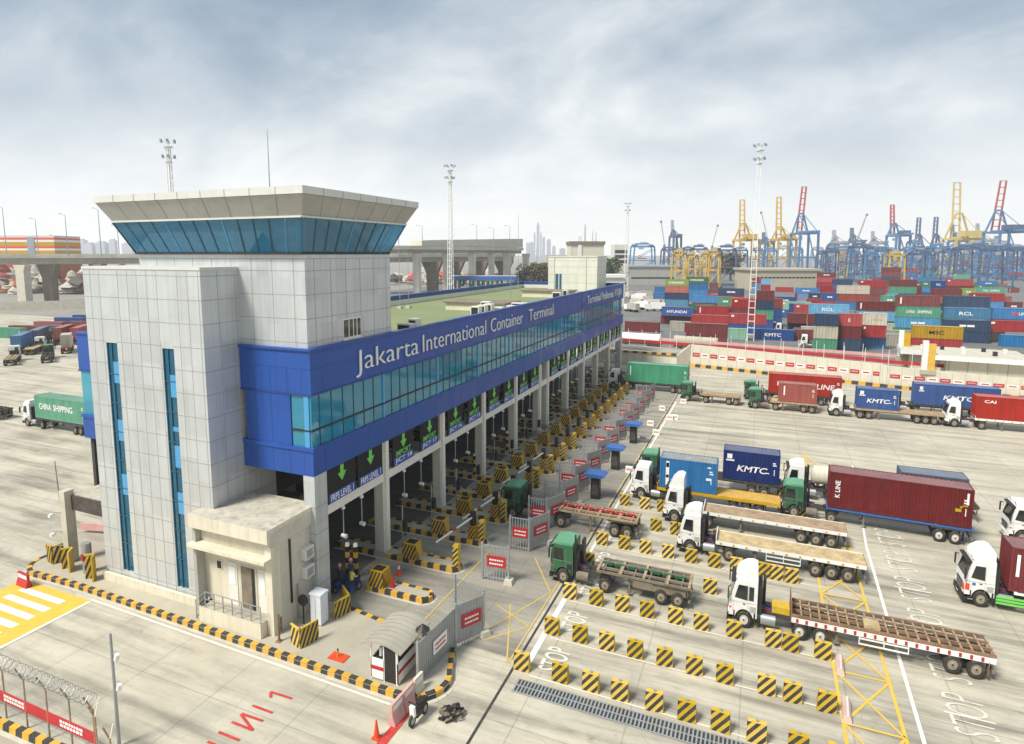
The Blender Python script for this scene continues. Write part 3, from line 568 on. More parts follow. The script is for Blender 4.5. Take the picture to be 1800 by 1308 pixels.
for j, (x0, x1, z0, z1) in enumerate(slits):
    m = MB(); m.quad([(x0, sy0+.10, z0), (x1, sy0+.10, z0), (x1, sy0+.10, z1), (x0, sy0+.10, z1)], 'glass_strip'); wg = lobj(m, 'window', st, SO)
    m = MB(); m.box(x0, x0+.07, sy0+.02, sy0+.09, z0, z1, 'interior_blue'); m.box(x0+.50, x0+.57, sy0+.02, sy0+.09, z0, z1, 'interior_blue'); m.box(x0+.07, x0+.5, sy0+.5, sy0+.6, z0, z1, 'blue_panel'); m.box(x0+.5, x1-.01, sy0+1.3, sy0+1.4, z0, z1, 'black')
    zs_ = (17.6, 12.8, 8.2) if j == 0 else (17.0, 14.3, 11.4, 7.6)
    for k, z in enumerate(zs_): m.box(x0+.58, x1-.02, sy0+.05, sy0+.095, z, z+(1.75 if (k != 1 or j == 0) else .35), 'blue_panel')
    for z in [z0+2.4*i for i in range(1, 8)]: m.box(x0, x1, sy0+.03, sy0+.092, z, z+.07, 'interior_blue')
    lobj(m, 'frame', wg, SO)
m = MB(); m.box(sx0-.12, sx1+.1, sy0-.12, sy1, .3, .9, 'cream'); m.box(sx0+.05, -38.6, sy0-.35, sy0-.12, .3, 1.05, 'cream'); lobj(m, 'plinth', st, SO)
m = MB(); m.box(sx0-.06, sx1+.06, sy0-.06, sy1+.06, 26.8, 27.0, 'fascia_top'); lobj(m, 'coping', st, SO)

# ---- cream annex at its foot
an = thing('annex_building', 'small cream annex with a flat gritty roof, porch and open doorway', 'annex', (-31.3, 32.4, 0))
AO = (-31.3, 32.4, 0)
m = MB(); m.box(-38.6, -31.3, 33.0, 33.25, 1.5, 8.3, 'cream'); m.box(-31.6, -31.3, 33.25, 37.2, .3, 8.3, 'cream_grey'); m.box(-31.9, -31.3, 32.4, 33.0, .3, 8.3, 'cream'); m.box(-38.75, -38.45, 32.2, 33.0, .3, 8.4, 'fascia_grey')
m.box(-38.4, -31.65, 33.3, 37.2, 7.9, 8.2, 'dark_soffit'); aw = lobj(m, 'wall', an, AO)
m = MB(); m.box(-38.75, -31.1, 31.9, 37.35, 8.3, 8.62, 'cream', 'roof_grit'); m.box(-38.75, -31.1, 31.9, 32.15, 7.6, 8.299, 'cream'); m.box(-31.35, -31.1, 32.15, 37.35, 7.2, 8.299, 'cream_grey'); lobj(m, 'roof', an, AO)
m = MB(); m.box(-38.9, -31.35, 31.75, 33.0, 6.05, 6.32, 'cream'); m.box(-38.4, -31.9, 32.7, 32.99, 6.33, 7.55, 'cream'); lobj(m, 'porch_canopy', an, AO)
m = MB(); m.box(-38.0, -31.95, 31.75, 33.0, .3, 1.5, 'cream', 'concrete'); lobj(m, 'porch_floor', an, AO)
m = MB(); m.box(-35.0, -33.3, 32.96, 33.28, 1.52, 4.95, 'cream_grey'); dr = lobj(m, 'doorway', an, AO)
m = MB(); m.box(-34.8, -33.5, 32.93, 32.955, 1.55, 4.8, 'dusty_brown'); m.box(-33.75, -33.5, 32.90, 32.925, 1.55, 4.8, 'black'); lobj(m, 'dark_opening', dr, AO)
m = MB(); m.box(-36.1, -35.2, 32.94, 32.99, 1.52, 4.9, 'beam_white'); m.box(-35.95, -35.35, 32.91, 32.93, 3.2, 4.6, 'sign_white'); lobj(m, 'door', an, AO)
m = MB(); m.box(-33.1, -32.4, 32.94, 32.99, 1.52, 4.9, 'beam_white'); m.box(-33.0, -32.5, 32.91, 32.93, 3.0, 4.3, 'sign_white'); lobj(m, 'door', an, AO)
m = MB(); m.box(-37.25, -36.7, 32.94, 32.99, 4.1, 4.85, 'beam_white'); m.box(-37.18, -36.77, 32.92, 32.935, 4.18, 4.77, 'black'); lobj(m, 'window', an, AO)
m = MB(); m.box(-32.3, -31.95, 32.94, 32.99, 3.4, 4.2, 'sign_white'); lobj(m, 'notice', an, AO)
m = MB()
for i in range(7): x = -37.4+i*.9; m.bar((x, 31.85, 1.5), (x, 31.85, 2.75), .06, .06, 'steel_grey')
for z in (2.15, 2.75): m.bar((-37.4, 31.85, z), (-32, 31.85, z), .05, .05, 'steel_grey')
for z in (.8, 1.2, 1.6, 2.0): m.bar((-38.4, 31.85, z-.2), (-37.4, 31.85, z+.75), .045, .045, 'steel_grey')
m.bar((-38.4, 31.85, .3), (-38.4, 31.85, 1.9), .05, .05, 'steel_grey'); lobj(m, 'railing', an, AO)
m = MB()
for i in range(4): m.box(-38.5+i*.25, -38.0, 31.9, 32.9, .3+i*.3, .6+i*.3, 'concrete_light')
lobj(m, 'steps', an, AO)
m = MB(); m.box(-31.29, -31.2, 34.2, 34.35, 2, 7.0, 'black'); m.cyl((-31.2, 34.9, .4), (-31.2, 34.9, 3.2), .05, None, 6, 'steel_grey'); lobj(m, 'pipe', an, AO)
for z in (3.25, 4.75):
    a = thing('air_conditioner', 'white air-conditioner box on the annex side wall, ' + ('lower' if z < 4 else 'upper') + ' of the two', 'air conditioner', (-31.29, 35.5, z), 0, 'air-conditioner boxes on the annex wall')
    MB().box(0, .42, 0, 1.0, 0, .95, 'ac_white').obj('casing', a); mm = MB(); mm.box(.422, .435, .12, .88, .12, .8, 'fascia_grey'); mm.cyl((.436, .5, .46), (.44, .5, .46), .27, None, 14, 'steel_grey'); mm.obj('fan_grille', a); MB().box(-.02, .42, .1, .16, -.12, -.005, 'steel_grey').obj('bracket', a); MB().box(-.02, .42, .8, .86, -.12, -.005, 'steel_grey').obj('bracket', a)

# ---- rooftop things
fb = thing('rooftop_block', 'white panelled stair block with a blue door at the far end of the green roof', 'rooftop block', (-46.6, 141, 19.3))
m = MB(); m.box(0, 11.8, 0, 9, 0, 7.9, 'white_clad'); m.box(-.1, 11.9, -.1, 9.1, 7.9, 8.15, 'fascia_top'); m.obj('wall', fb); m = MB()
for z in (1.9, 3.8, 5.6, 7.0): m.box(0, 11.812, -.012, 9, z, z+.05, 'seam')
for x in (1.5, 9.2): m.box(x, x+.16, -.03, 0, 0, 7.8, 'seam')
m.obj('panel_seams', fb); MB().box(1.8, 3.3, -.05, -.005, .1, 4.0, 'interior_blue').box(2.6, 2.75, -.07, -.051, .1, 4.0, 'sign_white').obj('door', fb)
for lab, x, y, w_, d_, h_ in (('long low cream skylight box with a dark brim on the green roof', -45.2, 86, 9.8, 6, 1.15), ('far cream skylight box near the white rooftop block', -44.5, 118, 9.5, 6, 1.2)):
    s_ = thing('roof_skylight', lab, 'skylight', (x, y, 19.3)); MB().box(0, w_, 0, d_, 0, h_, 'cream').obj('wall', s_); MB().box(-.35, w_+.35, -.35, d_+.35, h_, h_+.16, 'dusty_brown').obj('lid', s_)
n = 0
for x, y, w_, h_, lab in ((-34.5, 57, 1.0, 1.8, 'white rooftop air conditioner nearest the control tower'), (-33.6, 53.4, 1.5, 1.7, 'pale rooftop box half hidden behind the control tower'), (-35.2, 74.0, 1.2, 1.8, 'first of the row of white air conditioners on the green roof'), (-35.2, 76.0, 1.2, 1.8, 'second of the row of white air conditioners on the green roof'), (-35.2, 78.2, 1.2, 1.8, 'third of the row of white air conditioners on the green roof'), (-34.6, 80.4, 1.3, 1.2, 'low white air conditioner after the row of three'), (-36.8, 80.8, 1.3, 1.9, 'tall dark-fronted air conditioner behind the low one'), (-34.0, 83.6, 1.2, 1.2, 'low white air conditioner beside the blue parapet'), (-34.8, 87.6, 2.6, 1.3, 'wide white air conditioner pair at the middle of the roof'), (-36.2, 112, 1.6, 1.5, 'lone air conditioner near the far skylight'), (-34.4, 112.8, .9, 1.9, 'white pipe housing by the blue parapet')):
    a = thing('rooftop_unit', lab, 'air conditioner', (x, y, 19.3), 0, 'air conditioners on the green roof'); MB().box(0, w_, 0, 1.1, 0, h_, 'ac_white').obj('casing', a); MB().box(.12, w_-.12, -.02, -.004, .15, h_-.15, 'black').obj('grille', a)
for lab, x, y, h_ in (('tall thin radio mast on the roof beside the control tower', -53, 85.2, 14.2), ('second thin radio mast near the tower, shorter', -54.6, 84.2, 7.5), ('third thin radio mast near the tower, slender', -52, 86.2, 8.5), ('thin aerial pole beside the far skylight', -41.4, 104, 9.8), ('taller aerial pole next to the far skylight', -40.2, 104.5, 15.5)):
    a = thing('aerial_mast', lab, 'mast', (x, y, 19.3), 0, 'thin aerial masts on the green roof'); m = MB(); m.cyl((0, 0, 0), (0, 0, h_), .05, .03, 6, 'galv'); m.obj('pole', a); m = MB(); m.box(-.35, .35, -.35, .35, 0, .35, 'concrete_light'); m.obj('footing', a)
# ================================================================ LANE EQUIPMENT
def sign(y, wd, top, plate, lab):
    t = thing('lane_sign', lab, 'lane sign', (-30.84, y, 8.15), 0, 'lane signs hanging under the blue band')
    MB().box(0, .1, -wd/2, wd/2, .03, 2.88, 'sign_black').obj('board', t)
    k = .68
    m = MB(); m.prism([(-.32*k, 2.82), (.32*k, 2.82), (.32*k, 2.2), (.8*k, 2.2), (0, 1.5), (-.8*k, 2.2), (-.32*k, 2.2)], 'x', .105, .13, 'sign_green'); m.obj('arrow', t)
    if top: letters('lettering', top, (.115, 0, 1.14), 2.7, .56, '+x', 'sign_green', t, .02)
    m = MB(); m.box(.105, .125, -1.7, 1.7, .05, .83, 'sign_blue'); pl = m.obj('plate', t)
    letters('lettering', plate, (.135, 0, .44), 3.0, .56, '+x', 'sign_white', pl, .015)
bays = list(zip(ends, [y-1.0 for y in COLY] + [149.2])); num = 18
for i, (a, b) in enumerate(bays):
    if b-a < 4: continue
    for f in (.24, .74):
        y = a+(b-a)*f
        if i == 0: s_ = 'FRPS LEVEL 1'; sign(y, 3.7, None, s_, ('nearest' if f < .5 else 'second') + ' black lane sign from the corner column, its blue plate reading ' + s_)
        else: s_ = 'JICT %d' % num if num > 0 else 'JICT'; sign(y, 3.7, 'IMPORT', s_, 'black lane sign with a green arrow, IMPORT and a blue plate reading ' + s_); num -= 1
def striped_face(m, o, r, u_, wd, ht, n=5, wb=.5, slant=.7, mt='kerb_black'):
    nn = Vector(r).cross(Vector(u_)).normalized()*.006; stripes(m, tuple(Vector(o)+nn), r, u_, wd, ht, n, wb, mt, slant)
X_, Y_, Z_ = (1, 0, 0), (0, 1, 0), (0, 0, 1)
near = lambda i: 'nearest' if i == 0 else ordinal(i+1)
cab0 = None
for i, y in enumerate(LANES[:16]):
    lab = 'yellow and black striped guard box on the %s lane island from the front' % near(i)
    if cab0 is None:
        t = cab0 = thing('guard_box', lab, 'guard box', (-28.9, y+.15, .38), 0, 'striped guard boxes on the lane islands')
        m = MB(); m.box(-.1, 1.32, -.1, 1.22, 0, 1.45, 'yellow', 'yellow', tp=(.1, .1, .1, .1)); u_ = Vector((0, .1, 1.45)).normalized(); striped_face(m, (-.08, -.1, 0), X_, tuple(u_), 1.38, 1.38, 6, .5, .45); u_ = Vector((-.1, 0, 1.45)).normalized(); striped_face(m, (1.32, -.08, 0), Y_, tuple(u_), 1.28, 1.38, 6, .5, -.45); m.obj('shell', t)
        MB().box(.14, 1.08, .14, .98, 1.452, 1.46, 'black').obj('opening', t)
    else: copy_thing(cab0, lab, (-28.9, y+.15, .38))
bar0 = post0 = None
for i, y in enumerate(LANES[2:16]):
    lab = 'black barrier machine on a striped base, %s from the front along the islands' % near(i)
    if bar0 is None:
        t = bar0 = thing('boom_barrier', lab, 'boom barrier', (-25.1, y+.35, .38), 0, 'boom barriers on the lane islands')
        m = MB(); m.box(0, .75, 0, .75, 0, 1.35, 'yellow'); striped_face(m, (0, 0, 0), X_, Z_, .75, 1.35, 5, .5, .6); striped_face(m, (.75, 0, 0), Y_, Z_, .75, 1.35, 5, .5, -.6); m.obj('base', t)
        MB().box(.12, .63, .12, .63, 1.36, 2.75, 'black', tp=(.04, .04, .04, .04)).obj('housing', t)
    else: copy_thing(bar0, lab, (-25.1, y+.35, .38))
for i in range(2, 7):
    y = LANES[i]; t = thing('barrier_arm', 'white boom arm with red marks lowered across the %s lane from the front' % ordinal(i), 'boom arm', (-24.7, y+.42, 2.6), 0, 'lowered boom arms')
    m = MB(); n = 9
    for k in range(n):
        p = Vector((-1.6*k/n, -4.3*k/n, -.9*k/n)); q = Vector((-1.6*(k+1)/n, -4.3*(k+1)/n, -.9*(k+1)/n)); m.bar(p, q, .11, .13, 'red_paint' if k in (4,) else 'white_paint')
    m.obj('arm', t)
for i, y in enumerate(LANES[1:16]):
    lab = 'square striped yellow post at the outer tip of the %s lane island' % ordinal(i+2)
    if post0 is None:
        t = post0 = thing('striped_post', lab, 'striped post', (-24.0, y+.4, .38), 0, 'striped posts at the island tips')
        m = MB(); m.box(0, .55, 0, .55, 0, 1.95, 'yellow_light'); striped_face(m, (0, 0, 0), X_, Z_, .55, 1.85, 5, .5, .9); striped_face(m, (.55, 0, 0), Y_, Z_, .55, 1.85, 5, .5, -.9); m.obj('post', t); MB().box(.05, .5, .05, .5, 1.951, 2.05, 'yellow_light').obj('cap', t)
    else: copy_thing(post0, lab, (-24.0, y+.4, .38))
pole0 = None
for i, y in enumerate(LANES[1:9]):
    lab = 'slim grey pole with a black signal head beside the %s guard box' % ordinal(i+2)
    if pole0 is None:
        t = pole0 = thing('signal_pole', lab, 'signal pole', (-29.4, y+.9, .38), 0, 'signal poles by the guard boxes')
        m = MB(); m.cyl((0, 0, 0), (0, 0, 4.6), .06, None, 6, 'galv'); m.obj('pole', t); m = MB(); m.box(.1, .42, -.2, .2, 2.2, 3.3, 'black'); m.obj('signal_head', t)
    else: copy_thing(pole0, lab, (-29.4, y+.9, .38))
bol0 = None
k = 0
for x, y in ((-31.9, 42.0), (-31.2, 42.2)) + tuple((-32.0, LANES[i]+.7) for i in (1, 3, 5, 7)):
    lab = ('left' if k == 0 else 'right')+' of the pair of striped bollards on the nearest lane island' if k < 2 else 'lone striped bollard by the columns on the %s lane island' % ordinal((1, 3, 5, 7)[k-2]+1)
    k += 1
    if bol0 is None:
        t = bol0 = thing('bollard', lab, 'bollard', (x, y, .38), 0, 'striped bollards by the columns'); m = MB()
        for q in range(5): m.cyl((0, 0, .5*q), (0, 0, .5*q+.5), .22, None, 10, 'yellow' if q % 2 else 'black')
        m.obj('shaft', t); m = MB(); m.cyl((0, 0, 2.5), (0, 0, 2.75), .22, .16, 10, 'white_paint'); m.obj('cap', t)
    else: copy_thing(bol0, lab, (x, y, .38))
# dark kiosks added in the lanes to block the far brightness, and hanging lamps
ki0 = None
for i, y in enumerate(LANES[:18]):
    lab = 'dark gate kiosk under the building on the %s lane island' % near(i)
    if ki0 is None:
        t = ki0 = thing('added_kiosk', lab, 'kiosk', (-46, y+.05, .38), 0, 'kiosks inside the gate lanes'); MB().box(0, 4.2, 0, 1.6, 0, 1.6, 'steel_grey').obj('base', t); MB().box(.05, 4.15, .05, 1.55, 1.6, 3.3, 'dark_glass').obj('windows', t); MB().box(-.3, 4.6, -.2, 1.8, 3.3, 3.55, 'dusty_brown').obj('roof', t)
    else: copy_thing(ki0, lab, (-46, y+.05, .38))
la0 = None; k = 0
for a, b in bays:
    if b-a < 4: continue
    for f in (.3, .62):
        lab = 'small white camera hanging on a rod under the beam of the %s bay, %s lane' % (ordinal(k//2+1), 'near' if f < .5 else 'far'); k += 1
        if la0 is None:
            t = la0 = thing('hanging_camera', lab, 'camera', (-31.1, a+(b-a)*f, 7.3), 0, 'cameras hanging under the beams'); m = MB(); m.cyl((0, 0, -2.6), (0, 0, 0), .05, None, 6, 'galv'); m.obj('rod', t); m = MB(); m.cyl((-.2, 0, -2.7), (.25, 0, -2.75), .17, .2, 8, 'white_paint'); m.obj('camera_body', t); m = MB(); m.cyl((0, 0, -.35), (0, 0, -.02), .2, .1, 8, 'white_paint'); m.obj('lamp', t)
        else: copy_thing(la0, lab, (-31.1, a+(b-a)*f, 7.3))
# ---- striped concrete blocks between the truck lanes
ROWS = [([-13.69, -10.92, -8.92, -6.91, -4.86, -2.89, -.92, 1.06, 3.2, 5.1], 36.35, 35.7), ([-13.06, -10.87, -8.89, -6.83, -4.88, -2.9, -.93, 1.6, 3.07, 4.99], 40.97, 40.16), ([-13.18, -10.94, -8.84, -6.89, -4.81, -2.88, -.59, 2.0, 3.17, 5.21], 46.13, 45.7),
        ([-13.1, -2.67, .3], 52.0, 50.9), ([-13.01, -10.81, -8.79, -6.75, -4.74, -2.68, -.83, 1.41, 2.44, 3.64], 56.49, 56.0), ([-10.76, -8.68, -6.71, -4.7, -2.6], 61.76, 61.4), ([-12.94, -10.64, -8.81, -6.8], 66.9, 66.7), ([3.55, 5.2], 71.5, 71.4), ([3.4, 5.1], 76.6, 76.5)]
blk = None
for ri, (xs_, ya, yb) in enumerate(ROWS):
    for i, x in enumerate(xs_):
        y = ya+(yb-ya)*(i/max(1, len(xs_)-1)); lab = 'yellow and black striped block, %s from the left in the %s row' % (ordinal(i+1), 'nearest' if ri == 0 else ordinal(ri+1)); z_ = rnd.uniform(-.09, .09); x += rnd.uniform(-.06, .06)
        if blk is None:
            t = blk = thing('concrete_block', lab, 'concrete block', (x, y, .03), 0, 'striped concrete blocks between the lanes')
            m = MB(); m.box(-.55, .55, 0, .5, 0, 1.22, 'yellow_light', tp=(.05, .05, .10, .10)); u_ = Vector((0, .10, 1.22)); striped_face(m, (-.54, 0, 0), X_, tuple(u_/u_.length), 1.06, 1.2, 4, .5, .8)
            striped_face(m, (.55, 0, 0), Y_, tuple(Vector((-.05, 0, 1.22)).normalized()), .46, 1.15, 3, .5, -.8); m.obj('block', t)
            m = MB(); m.cyl((0, .25, 1.2), (0, .25, 1.3), .09, None, 6, 'galv'); m.obj('lifting_eye', t)
        else: copy_thing(blk, lab, (x, y, .03), z_)
# ---- steel gates with red boards
def gate(p, q, h, lab, board=True, solid=False, white=False, base=False):
    p = Vector((p[0], p[1], .03)); q = Vector((q[0], q[1], .03)); d = q-p; L_ = d.length; a = math.atan2(d.y, d.x)
    t = thing('metal_gate', lab, 'gate', p, a, 'grey steel gates in front of the lanes'); m = MB()
    for x in (0, L_): m.box(x-.08, x+.08, -.08, .08, 0, h+.25, 'galv')
    for z in (.25, h*.5, h): m.box(.08, L_-.08, -.04, .04, z, z+.09, 'galv')
    m.obj('frame', t); m = MB(); n = max(4, int(L_/.24))
    for i in range(1, n): m.box(L_*i/n-.035, L_*i/n+.035, -.05, -.042, .1, h+.12, 'galv')
    if solid: m.box(.08, L_-.08, -.03, -.0, .3, h, 'steel_grey')
    m.obj('bars', t)
    m = MB(); m.bar((.1, .05, .4), (L_-.1, .05, h), .06, .05, 'galv'); m.obj('brace', t)
    if board:
        m = MB(); w_ = min(1.7, L_*.82); c = L_*.55; m.box(c-w_/2, c+w_/2, -.12, -.075, h*.42, h*.74, 'sign_red' if not white else 'sign_white'); 
        for r_ in range(2):
            x = c-w_*.36
            while x < c+w_*.34: e = rnd.uniform(.08, .2); m.box(x, min(x+e, c+w_*.38), -.135, -.125, h*(.62-r_*.11)-.05, h*(.62-r_*.11)+.09, 'sign_white' if not white else 'sign_red'); x += e+.05
        m.obj('board', t)
    if base: m = MB(); m.box(L_-.35, L_+.45, -.45, .45, 0, .4, 'concrete_light', tp=(.08, .08, .08, .08)); m.obj('footing', t)
gate((-19.2, 32.2), (-18.86, 36.8), 3.0, 'long grey sheeted gate behind the guard booth with a red-edged white board', True, True, True)
gate((-18.84, 36.9), (-17.65, 39.0), 3.1, 'grey sheeted gate leaf with a red board, next after the long one', True, True, False, True)
gate((-20.7, 40.5), (-17.8, 39.4), 3.1, 'open barred gate leaf without a board behind the sheeted gate', False)
gate((-21.0, 46.3), (-18.65, 46.5), 3.1, 'barred gate leaf with a wide red board and a concrete foot, facing the yard', True, False, False, True)
for i, y in enumerate([51.9] + LANES[3:15]):
    f = ordinal(i+1)
    gate((-20.85, y+.5), (-19.0, y+.6), 3.1, 'front leaf of the %s folded gate pair counted from the green truck' % f, i % 3 != 2)
    gate((-18.95, y+.7), (-17.85, y+3.0), 3.1, 'angled leaf of the %s folded gate pair counted from the green truck' % f, True, True, False, True)
# ---- blue-topped dark booths
for i, y in enumerate((67.4, 78.0, 90.3)):
    t = thing('signal_booth', '%s of the three black booths with a blue cap between gates and stop line' % ('nearest', 'middle', 'farthest')[i], 'booth', (-16.4, y, .03), 0, 'black booths with blue caps')
    MB().box(-.5, .5, 0, .8, 0, 2.75, 'black').obj('body', t); m = MB(); m.prism([(-1.25, 2.95), (-.9, 2.76), (.9, 2.76), (1.25, 2.95), (.9, 3.15), (-.9, 3.15)], 'y', -.7, 1.2, 'blue_canopy'); m.obj('cap', t); MB().box(-.35, .35, -.03, -.004, .5, 2.2, 'chassis').obj('panel', t)
# ---- small white notice boards on the ground
k = 0
for u_, x, y in ((0, -15.2, 92), (0, -13.9, 96), (0, -15.6, 101), (0, -13.2, 106), (0, -12.4, 106.5), (0, -15.3, 112), (0, -9.6, 84.6), (0, -8.0, 84.2), (0, -5.6, 83.6), (0, -2.6, 82.0), (0, 1.4, 80.6), (0, 3.4, 80.0), (0, -14.4, 77.5), (0, -12.4, 119)):
    t = thing('notice_block', 'low white block with faded red writing on the pavement, %s of these from the gates' % ordinal(k+1), 'notice block', (x, y, .03), 0, 'low white notice blocks'); k += 1
    MB().box(-.55, .55, 0, .4, 0, .85, 'white_paint', tp=(.04, .04, .08, .08)).obj('block', t); MB().box(-.4, .4, .015, .06, .35, .62, 'pink_faded').obj('writing_patch', t)
# ---- guard booth
t = thing('guard_booth', 'small white guard booth with a red stripe and curved grey roof, on the kerb island', 'guard booth', (-22.3, 31.45, .36))
m = MB(); m.box(0, 1.0, 0, .06, .1, 1.5, 'white_paint'); m.box(2.0, 2.06, 0, 2.4, .1, 1.5, 'white_paint'); m.box(0, .06, .06, 2.4, .1, 1.5, 'white_paint'); m.box(.06, 2.0, 2.34, 2.4, .1, 1.5, 'white_paint'); wl = m.obj('wall', t)
MB().box(-.01, 1.0, -.02, -.002, .72, .98, 'red_paint').box(2.062, 2.08, 0, 2.4, .72, .98, 'red_paint').obj('stripe', wl)
MB().box(1.02, 1.85, .02, .1, .1, 2.4, 'black').obj('doorway', t)
for x in (.02, 1.0, 1.95, 2.02):
    for y in (.03, 2.35): MB().box(x-.04, x+.04, y-.03, y+.03, 0, 2.5, 'white_paint').obj('post', t)
m = MB(); n = 10; P = [(-.55+3.05*i/n, 2.25+.62*math.sin(math.pi*(i+1.5)/(n+3))) for i in range(n+1)]; m.prism(P+[(x, z-.06) for x, z in P[::-1]], 'y', -.35, 3.5, 'roof_beige')
for j in range(9): m.prism([(x, z+.01) for x, z in P]+[(x, z+.03) for x, z in P[::-1]], 'y', -.3+j*.46, -.27+j*.46, 'seam')
m.obj('roof', t)
MB().box(.3, 1.7, .8, 1.6, .1, 1.4, 'steel_grey').obj('desk', t); m = MB(); m.cyl((.55, .4, 1.5), (.55, .4, 2.1), .12, None, 8, 'white_paint'); m.obj('water_bottle', t); MB().box(.1, 2.0, .1, 2.3, 1.35, 1.45, 'black').obj('counter', t)
t = thing('umbrella', 'folded black umbrella on a pole beside the gate behind the guard booth', 'umbrella', (-19.5, 33.4, .36)); m = MB(); m.cyl((0, 0, 0), (0, 0, 3.2), .04, None, 6, 'galv'); m.obj('pole', t); m = MB(); m.cyl((0, 0, 2.95), (0, 0, 3.35), .5, .04, 9, 'black', False); m.obj('canopy', t)
# ---- chevron guards, cabinet, small bits on the island
def chevron(lab, pts, h):
    t = thing('chevron_guard', lab, 'chevron guard', (pts[0][0], pts[0][1], .36)); x0, y0 = pts[0]
    for p, q in zip(pts, pts[1:]):
        d = Vector((q[0]-p[0], q[1]-p[1], 0)); L_ = d.length; r_ = d/L_; n_ = r_.cross(Vector(Z_)); o_ = Vector((p[0]-x0, p[1]-y0, 0)); m = MB()
        v = [tuple(o_+r_*a+n_*b+Vector((0, 0, c))) for c in (0, h) for a, b in ((0, 0), (L_, 0), (L_, -.12), (0, -.12))]
        m.add(v, [(3, 2, 1, 0), (4, 5, 6, 7), (0, 1, 5, 4), (1, 2, 6, 5), (2, 3, 7, 6), (3, 0, 4, 7)], 'yellow_light'); stripes(m, tuple(o_+n_*.006), tuple(r_), Z_, L_, h*.93, max(4, int(L_*4)), .5, 'kerb_black', .45); m.obj('panel', t)
chevron('yellow and black chevron guard at the kerb corner in front of the white cabinet', [(-29.7, 32.3), (-28.6, 31.95), (-28.2, 33.5)], 1.5)
chevron('yellow and black chevron guard beside the nearest lane, behind the white cabinet', [(-28.6, 35.9), (-28.2, 37.3), (-29.6, 38.3)], 1.35)
t = thing('electric_cabinet', 'white upright electric cabinet beside the cream annex', 'cabinet', (-29.9, 34.7, .36)); MB().box(0, .95, 0, .85, .1, 2.35, 'cabinet_white').obj('body', t); MB().box(-.06, 1.01, -.06, .91, 2.35, 2.5, 'cabinet_white').obj('top', t); MB().box(.44, .47, -.02, -.004, .2, 2.2, 'seam').obj('door_gap', t); MB().box(.05, .9, .05, .8, 0, .1, 'concrete').obj('plinth', t)
t = thing('brown_post', 'thin rusty brown post at the annex corner', 'post', (-30.6, 32.1, .36)); m = MB(); m.cyl((0, 0, 0), (0, 0, 2.1), .09, None, 8, 'rust'); m.obj('post', t); MB().box(-.2, .2, -.2, .2, 0, .05, 'rust').obj('foot', t)
t = thing('fan', 'black round fan on a stand between annex and white cabinet', 'fan', (-30.4, 34.5, .36)); m = MB(); m.cyl((0, -.1, 1.9), (0, .1, 1.9), .42, None, 14, 'black'); m.obj('fan_head', t); m = MB(); m.cyl((0, 0, 0), (0, 0, 1.5), .06, None, 6, 'black'); m.obj('stand', t)
def cone(lab, x, y, z, mt, band=True):
    t = thing('traffic_cone', lab, 'traffic cone', (x, y, z), 0, 'traffic cones near the lanes'); MB().box(-.24, .24, -.24, .24, 0, .06, mt).obj('base', t); m = MB(); m.cyl((0, 0, .06), (0, 0, .55), .19, .12, 12, mt); m.cyl((0, 0, .55), (0, 0, .85), .12, .08, 12, 'white_paint' if band else mt); m.cyl((0, 0, .85), (0, 0, 1.15), .08, .04, 12, mt); m.obj('cone', t)
cone('bright orange-red cone with a white band in the nearest lane', -28.0, 44.0, .04, 'orange_red'); cone('dark red plain cone beside the nearest guard box', -27.1, 41.6, .38, 'red_paint', False); cone('red cone lying by the red line at the kerb, nearest the camera', -19.3, 27.6, .04, 'orange_red', False)
t = thing('red_plate', 'flat red board lying on the kerb island with a small bottle on it', 'board', (-26.2, 31.9, .37)); MB().box(0, 1.3, 0, .8, 0, .06, 'orange_red').obj('board', t); m = MB(); m.cyl((.6, .4, .06), (.6, .4, .5), .07, .05, 8, 'yellow'); m.cyl((.6, .4, .5), (.6, .4, .62), .06, None, 8, 'black'); m.obj('bottle', t)
def jersey(lab, x, y, rz, L_, mt, h=1.35):
    t = thing('plastic_barrier', lab, 'plastic barrier', (x, y, .04), rz, 'plastic road barriers'); m = MB(); m.prism([(-.28, 0), (.28, 0), (.2, .35), (.09, .6), (.09, h), (-.09, h), (-.09, .6), (-.2, .35)], 'x', 0, L_, mt); m.obj('body', t); m = MB(); m.box(.1, L_-.1, -.105, -.095, h-.45, h-.12, 'white_paint'); m.obj('band', t)
jersey('faded pink plastic barrier nearest the camera at the red line', -19.0, 28.7, R(88), 1.15, 'pink_faded'); jersey('faded pink plastic barrier touching the kerb end', -18.95, 29.95, R(88), 1.1, 'pink_faded'); jersey('cream plastic barrier behind the pink pair on the kerb', -18.9, 31.2, R(86), .9, 'cream')
jersey('bright red plastic barrier at the far left kerb corner', -57.0, 30.0, R(-4), 1.5, 'red_paint', 1.15)
jersey('pale pink barrier lying at the queue box edge, upper of two', 6.1, 44.3, R(86), 1.7, 'pink_pale', .5); jersey('pale pink barrier lying at the queue box edge, lower of two', 6.0, 39.6, R(86), 1.9, 'pink_pale', .5)
hp = MB()
for i in range(46):
    a = rnd.uniform(0, 6.28); r_ = rnd.uniform(0, .95); x, y = r_*math.cos(a), r_*math.sin(a)*.75; z = .75*(1-r_)*rnd.uniform(.4, 1); s_ = rnd.uniform(.1, .24); hp.bar((x-s_, y-rnd.uniform(-.2, .2), max(.03, z-.1)), (x+s_, y+rnd.uniform(-.2, .2), z+.1), s_*.9, s_*.7, rnd.choice(['black', 'black', 'chassis', 'chassis', 'black', 'dusty_brown', 'white_paint' if i % 9 == 0 else 'black']))
o = hp.obj('rubbish_heap', None, (-16.0, 30.9, .03)); tag(o, 'low dark heap of scrap and bags on the pavement beside the parked motorcycle', 'rubbish heap')
